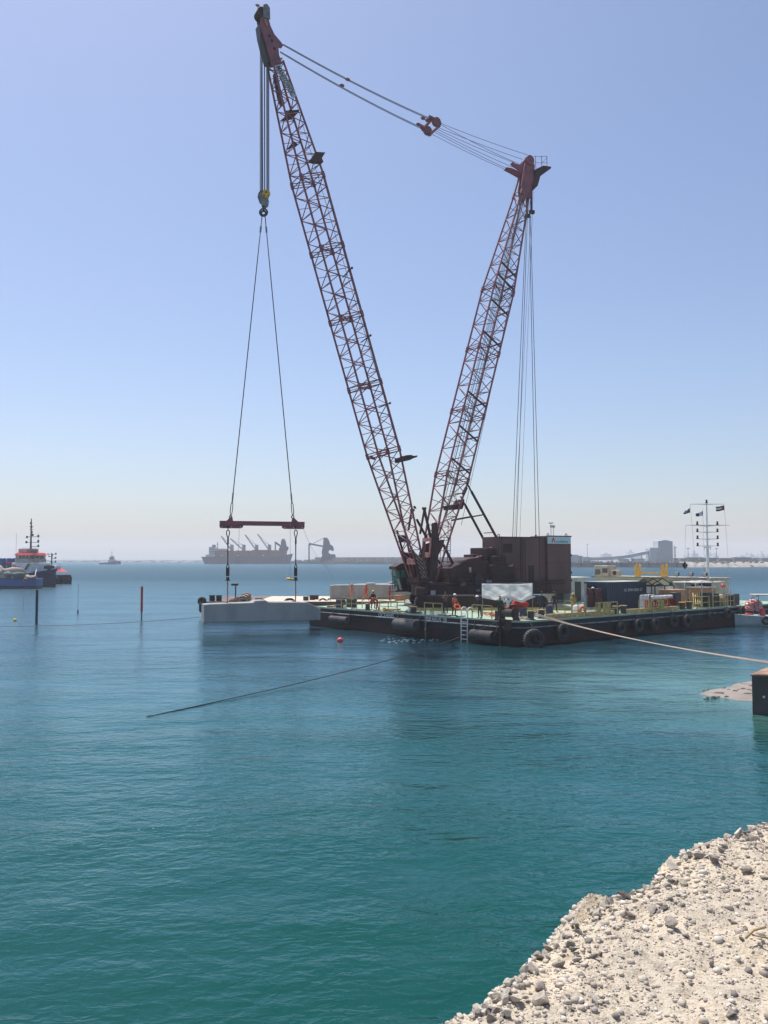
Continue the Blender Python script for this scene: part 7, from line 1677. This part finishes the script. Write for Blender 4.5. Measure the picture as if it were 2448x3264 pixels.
base = {k: [stone_mesh('rock', 20*k+i, 3, m_st[k]) for i in range(6)] for k in range(4)}
def gz(x, y): return float(ground(np.array([[x]]), np.array([[y]]))[0, 0])
def put_rock(px, py, wpx, k, lab, grp=None, sink=.35, al=None):
    p = gp(px, py, G0+.02); s_ = wpx/2*(p.y*1.08)/FPX; z_ = gz(p.x, p.y)
    o = bpy.data.objects.new('rock', random.choice(base[k])); col.objects.link(o); o.scale = (s_*random.uniform(.9, 1.1), s_*random.uniform(.85, 1.1), s_*random.uniform(.8, 1.1))
    o.location = (p.x, p.y, z_+s_*sink); o.rotation_euler = (random.uniform(-.5, .5), random.uniform(-.5, .5), random.uniform(0, 6.28)); return tag(o, lab, 'rock', grp)
random.seed(77)
big = [(1582, 3214, 52, 3, 'dark grey boulder at the lowest left end of the bank edge'), (1636, 3196, 62, 2, 'large whitish boulder right of the dark boulder near the bottom edge'), (1728, 3205, 80, 0, 'biggest pale boulder at the bottom, right of the whitish one'), (1562, 3252, 44, 1, 'grey rock cut by the bottom edge of the photo'), (1612, 3250, 56, 2, 'flat white rock lying on the bottom edge'),
    (1821, 2968, 34, 0, 'pale knob rock standing on the crest alone'), (1780, 3070, 40, 1, 'grey rock low on the crest above the pale boulder'), (1712, 3098, 36, 3, 'dark pitted rock on the crest corner'), (1895, 3058, 40, 3, 'dark blue grey rock lying on the open sand'), (1912, 3038, 30, 3, 'small dark rock touching the blue grey rock'), (1896, 3186, 46, 2, 'tall white rock standing alone on the sand'),
    (2143, 2970, 58, 1, 'large grey wedge rock alone in the middle of the bank'), (1905, 2864, 28, 2, 'small white rock topping the crest notch'), (1906, 2900, 52, 0, 'pale broad rock just under the crest notch'), (2016, 2834, 30, 2, 'egg shaped white rock standing on the crest'), (2046, 2838, 40, 0, 'rounded pale rock right of the egg shaped rock'), (2010, 2914, 36, 1, 'grey angular rock below the rounded crest rocks'),
    (2178, 2716, 36, 2, 'white block standing on the upper crest'), (2196, 2720, 20, 3, 'black rock behind the white block of the upper crest'), (2275, 2748, 60, 3, 'longest dark rock near the upper crest'), (2180, 2812, 50, 0, 'pale pyramid rock below the upper crest'), (2140, 2790, 34, 1, 'grey rock left of the pale pyramid rock'), (2380, 2766, 48, 0, 'pale slab at the right below the longest dark rock'), (2296, 2710, 38, 1, 'bluish grey flat rock above the longest dark rock'),
    (2392, 2636, 30, 1, 'grey rock on the topmost right crest'), (2350, 2650, 30, 3, 'dark chips left of the topmost crest rock'), (2438, 2608, 34, 0, 'brownish rock at the very top right of the bank'), (2440, 2790, 30, 1, 'grey rock cut by the right edge of the photo'), (2076, 2872, 36, 1, 'grey rock in the middle of the crest slope'), (2120, 2908, 28, 3, 'small dark rock above the large grey wedge'),
    (2268, 3056, 36, 1, 'grey flat rock right of the large wedge rock'), (2376, 2950, 34, 1, 'bluish rock at the right side of the sand'), (2310, 3160, 32, 0, 'pale low rock at the right lower sand'), (2332, 3222, 36, 1, 'grey rock near the bottom right corner'), (2000, 3118, 30, 2, 'long white rock on the lower sand'), (2240, 3200, 26, 1, 'grey stone on the lower sand, left of the corner rock')]
for px, py, w_, k, lab in big: put_rock(px, py, w_*1.12, k, lab)
KN = ('pale beige', 'grey', 'whitish', 'dark')
def zone(px):
    for x, n in ((1660, 'at its lowest left end'), (1760, 'above its lowest left end'), (1900, 'just below the notch'), (2050, 'left of the egg shaped rock'), (2190, 'on the steep step in the middle'), (2300, 'beside the longest dark rock'), (2380, 'above the longest dark rock')):
        if px < x: return n
    return 'at the top right corner'
def zone2(px, py):
    v_ = 'near the bottom edge' if py > 3130 else ('level with the grey wedge rock' if py > 2920 else 'above the grey wedge rock')
    return v_+(', left part' if px < 2000 else (', middle part' if px < 2230 else ', right part'))
def crest_y(px):
    for (x0, y0), (x1, y1) in zip(crest_px, crest_px[1:]):
        if x0 <= px <= x1: return y0+(y1-y0)*(px-x0)/(x1-x0)
    return 2603
for i in range(165):
    px = random.uniform(1500, 2446); py = crest_y(px)+random.expovariate(1/38)-8; k = random.choices((0, 1, 2, 3), (5, 3, 4, 1.6))[0]
    put_rock(px, py, (14+34*random.random()**1.8)*(1+.5*(py-2600)/660), k, KN[k]+' rubble stone on the bank crest '+zone(px), KN[k]+' rubble stones on the crest '+zone(px), .4)
for i in range(75):
    px = random.uniform(1560, 2446); y0 = crest_y(px)+60
    if y0 > 3250: continue
    py = random.uniform(y0, 3262); k = random.choices((0, 1, 2, 3), (4, 4, 4, 1.5))[0]
    put_rock(px, py, random.uniform(9, 24)*(1+.5*(py-2600)/660), k, KN[k]+' loose stone on the open sand '+zone2(px, py), KN[k]+' loose stones '+zone2(px, py), .25)
# gravel: thousands of pebbles as one mesh
def gravel(nm, n, smin, smax, seed, lab):
    rg_ = np.random.default_rng(seed); bm_ = bmesh.new(); bmesh.ops.create_icosphere(bm_, subdivisions=1, radius=1); bm_.verts.ensure_lookup_table(); V0 = np.array([v.co[:] for v in bm_.verts]); F0 = np.array([[v.index for v in f.verts] for f in bm_.faces]); bm_.free()
    x = rg_.uniform(.1, 5.2, n*3); y = rg_.uniform(3.2, 9.0, n*3); s_ = sdist(x, y); w_ = rg_.random(n*3); den = vnoise(x, y, .5, seed+3)+.5
    ok = (s_ > -.7) & (w_ < np.where(s_ < .5, 1, .25+.75*den)); x, y = x[ok][:n], y[ok][:n]; m_ = len(x); z = ground(x, y)
    sz = smin*(smax/smin)**(rg_.random(m_)**2.4); jit = 1+rg_.uniform(-.5, .5, (m_, len(V0), 3)); ang = rg_.uniform(0, 6.28, m_); fl = rg_.uniform(.45, .9, m_)
    P = np.clip(V0[None]*jit, -.62, .62)*1.35*sz[:, None, None]; P[:, :, 2] *= fl[:, None]; el = rg_.uniform(.8, 1.5, m_); P[:, :, 0] *= el[:, None]
    tx = rg_.uniform(-.5, .5, m_); c, s = np.cos(tx), np.sin(tx); yy = P[:, :, 1]*c[:, None]-P[:, :, 2]*s[:, None]; zz = P[:, :, 1]*s[:, None]+P[:, :, 2]*c[:, None]; P[:, :, 1] = yy; P[:, :, 2] = zz
    c, s = np.cos(ang), np.sin(ang); xx = P[:, :, 0]*c[:, None]-P[:, :, 1]*s[:, None]; yy = P[:, :, 0]*s[:, None]+P[:, :, 1]*c[:, None]
    P = np.stack([xx+x[:, None], yy+y[:, None], P[:, :, 2]+(z+sz*.25)[:, None]], -1).reshape(-1, 3)
    F = (F0[None]+np.arange(m_)[:, None, None]*len(V0)).reshape(-1, 3)
    me_ = bpy.data.meshes.new(nm); me_.vertices.add(len(P)); me_.vertices.foreach_set('co', P.ravel().astype(np.float32)); me_.loops.add(F.size); me_.polygons.add(len(F)); me_.loops.foreach_set('vertex_index', F.ravel().astype(np.int32)); me_.polygons.foreach_set('loop_start', (np.arange(len(F))*3).astype(np.int32))
    for q in m_st: me_.materials.append(q)
    mi = rg_.choice(4, m_, p=(.42, .2, .30, .08)); me_.polygons.foreach_set('material_index', np.repeat(mi, len(F0)).astype(np.int32)); me_.update(calc_edges=True); me_.validate()
    o = bpy.data.objects.new(nm, me_); col.objects.link(o); return tag(o, lab, 'gravel', kind='stuff')
gravel('gravel', 9000, .006, .026, 8, 'loose pale and grey gravel covering the bank')
gravel('fine_gravel', 34000, .0025, .009, 18, 'fine grit between the larger stones of the bank')
# dry twig
t = MB(); a = gp(2378, 2990, G0+.05); b_ = gp(2440, 2955, G0+.08); t.path([a, a.lerp(b_, .4)+Vector((0, 0, .02)), b_], .008, 5); t.path([a.lerp(b_, .3), gp(2448, 2990, G0+.06)], .006, 5); tag(t.build('dry_twig', m_wood, smooth=True), 'dry branching twig lying on the sand at the right', 'twig')
# ------------------------------------------------------------------ haze
hz_ = MB(); hz_.ab(-2600, 2600, -380, 4200, -3.5, 75)
hm_ = bpy.data.materials.new('haze air'); hm_.use_nodes = True; hm_.node_tree.nodes.clear(); vo = hm_.node_tree.nodes.new('ShaderNodeVolumePrincipled'); vo.inputs['Density'].default_value = .00029; vo.inputs['Color'].default_value = (1, .975, 1, 1); vo.inputs['Anisotropy'].default_value = .15
oo = hm_.node_tree.nodes.new('ShaderNodeOutputMaterial'); hm_.node_tree.links.new(vo.outputs[0], oo.inputs['Volume'])
# the sea sheet reaches past the air box; keep the box edge beyond the shores
ho = hz_.build('haze', hm_, origin=(0, 0, 0)); tag(ho, kind='stuff')
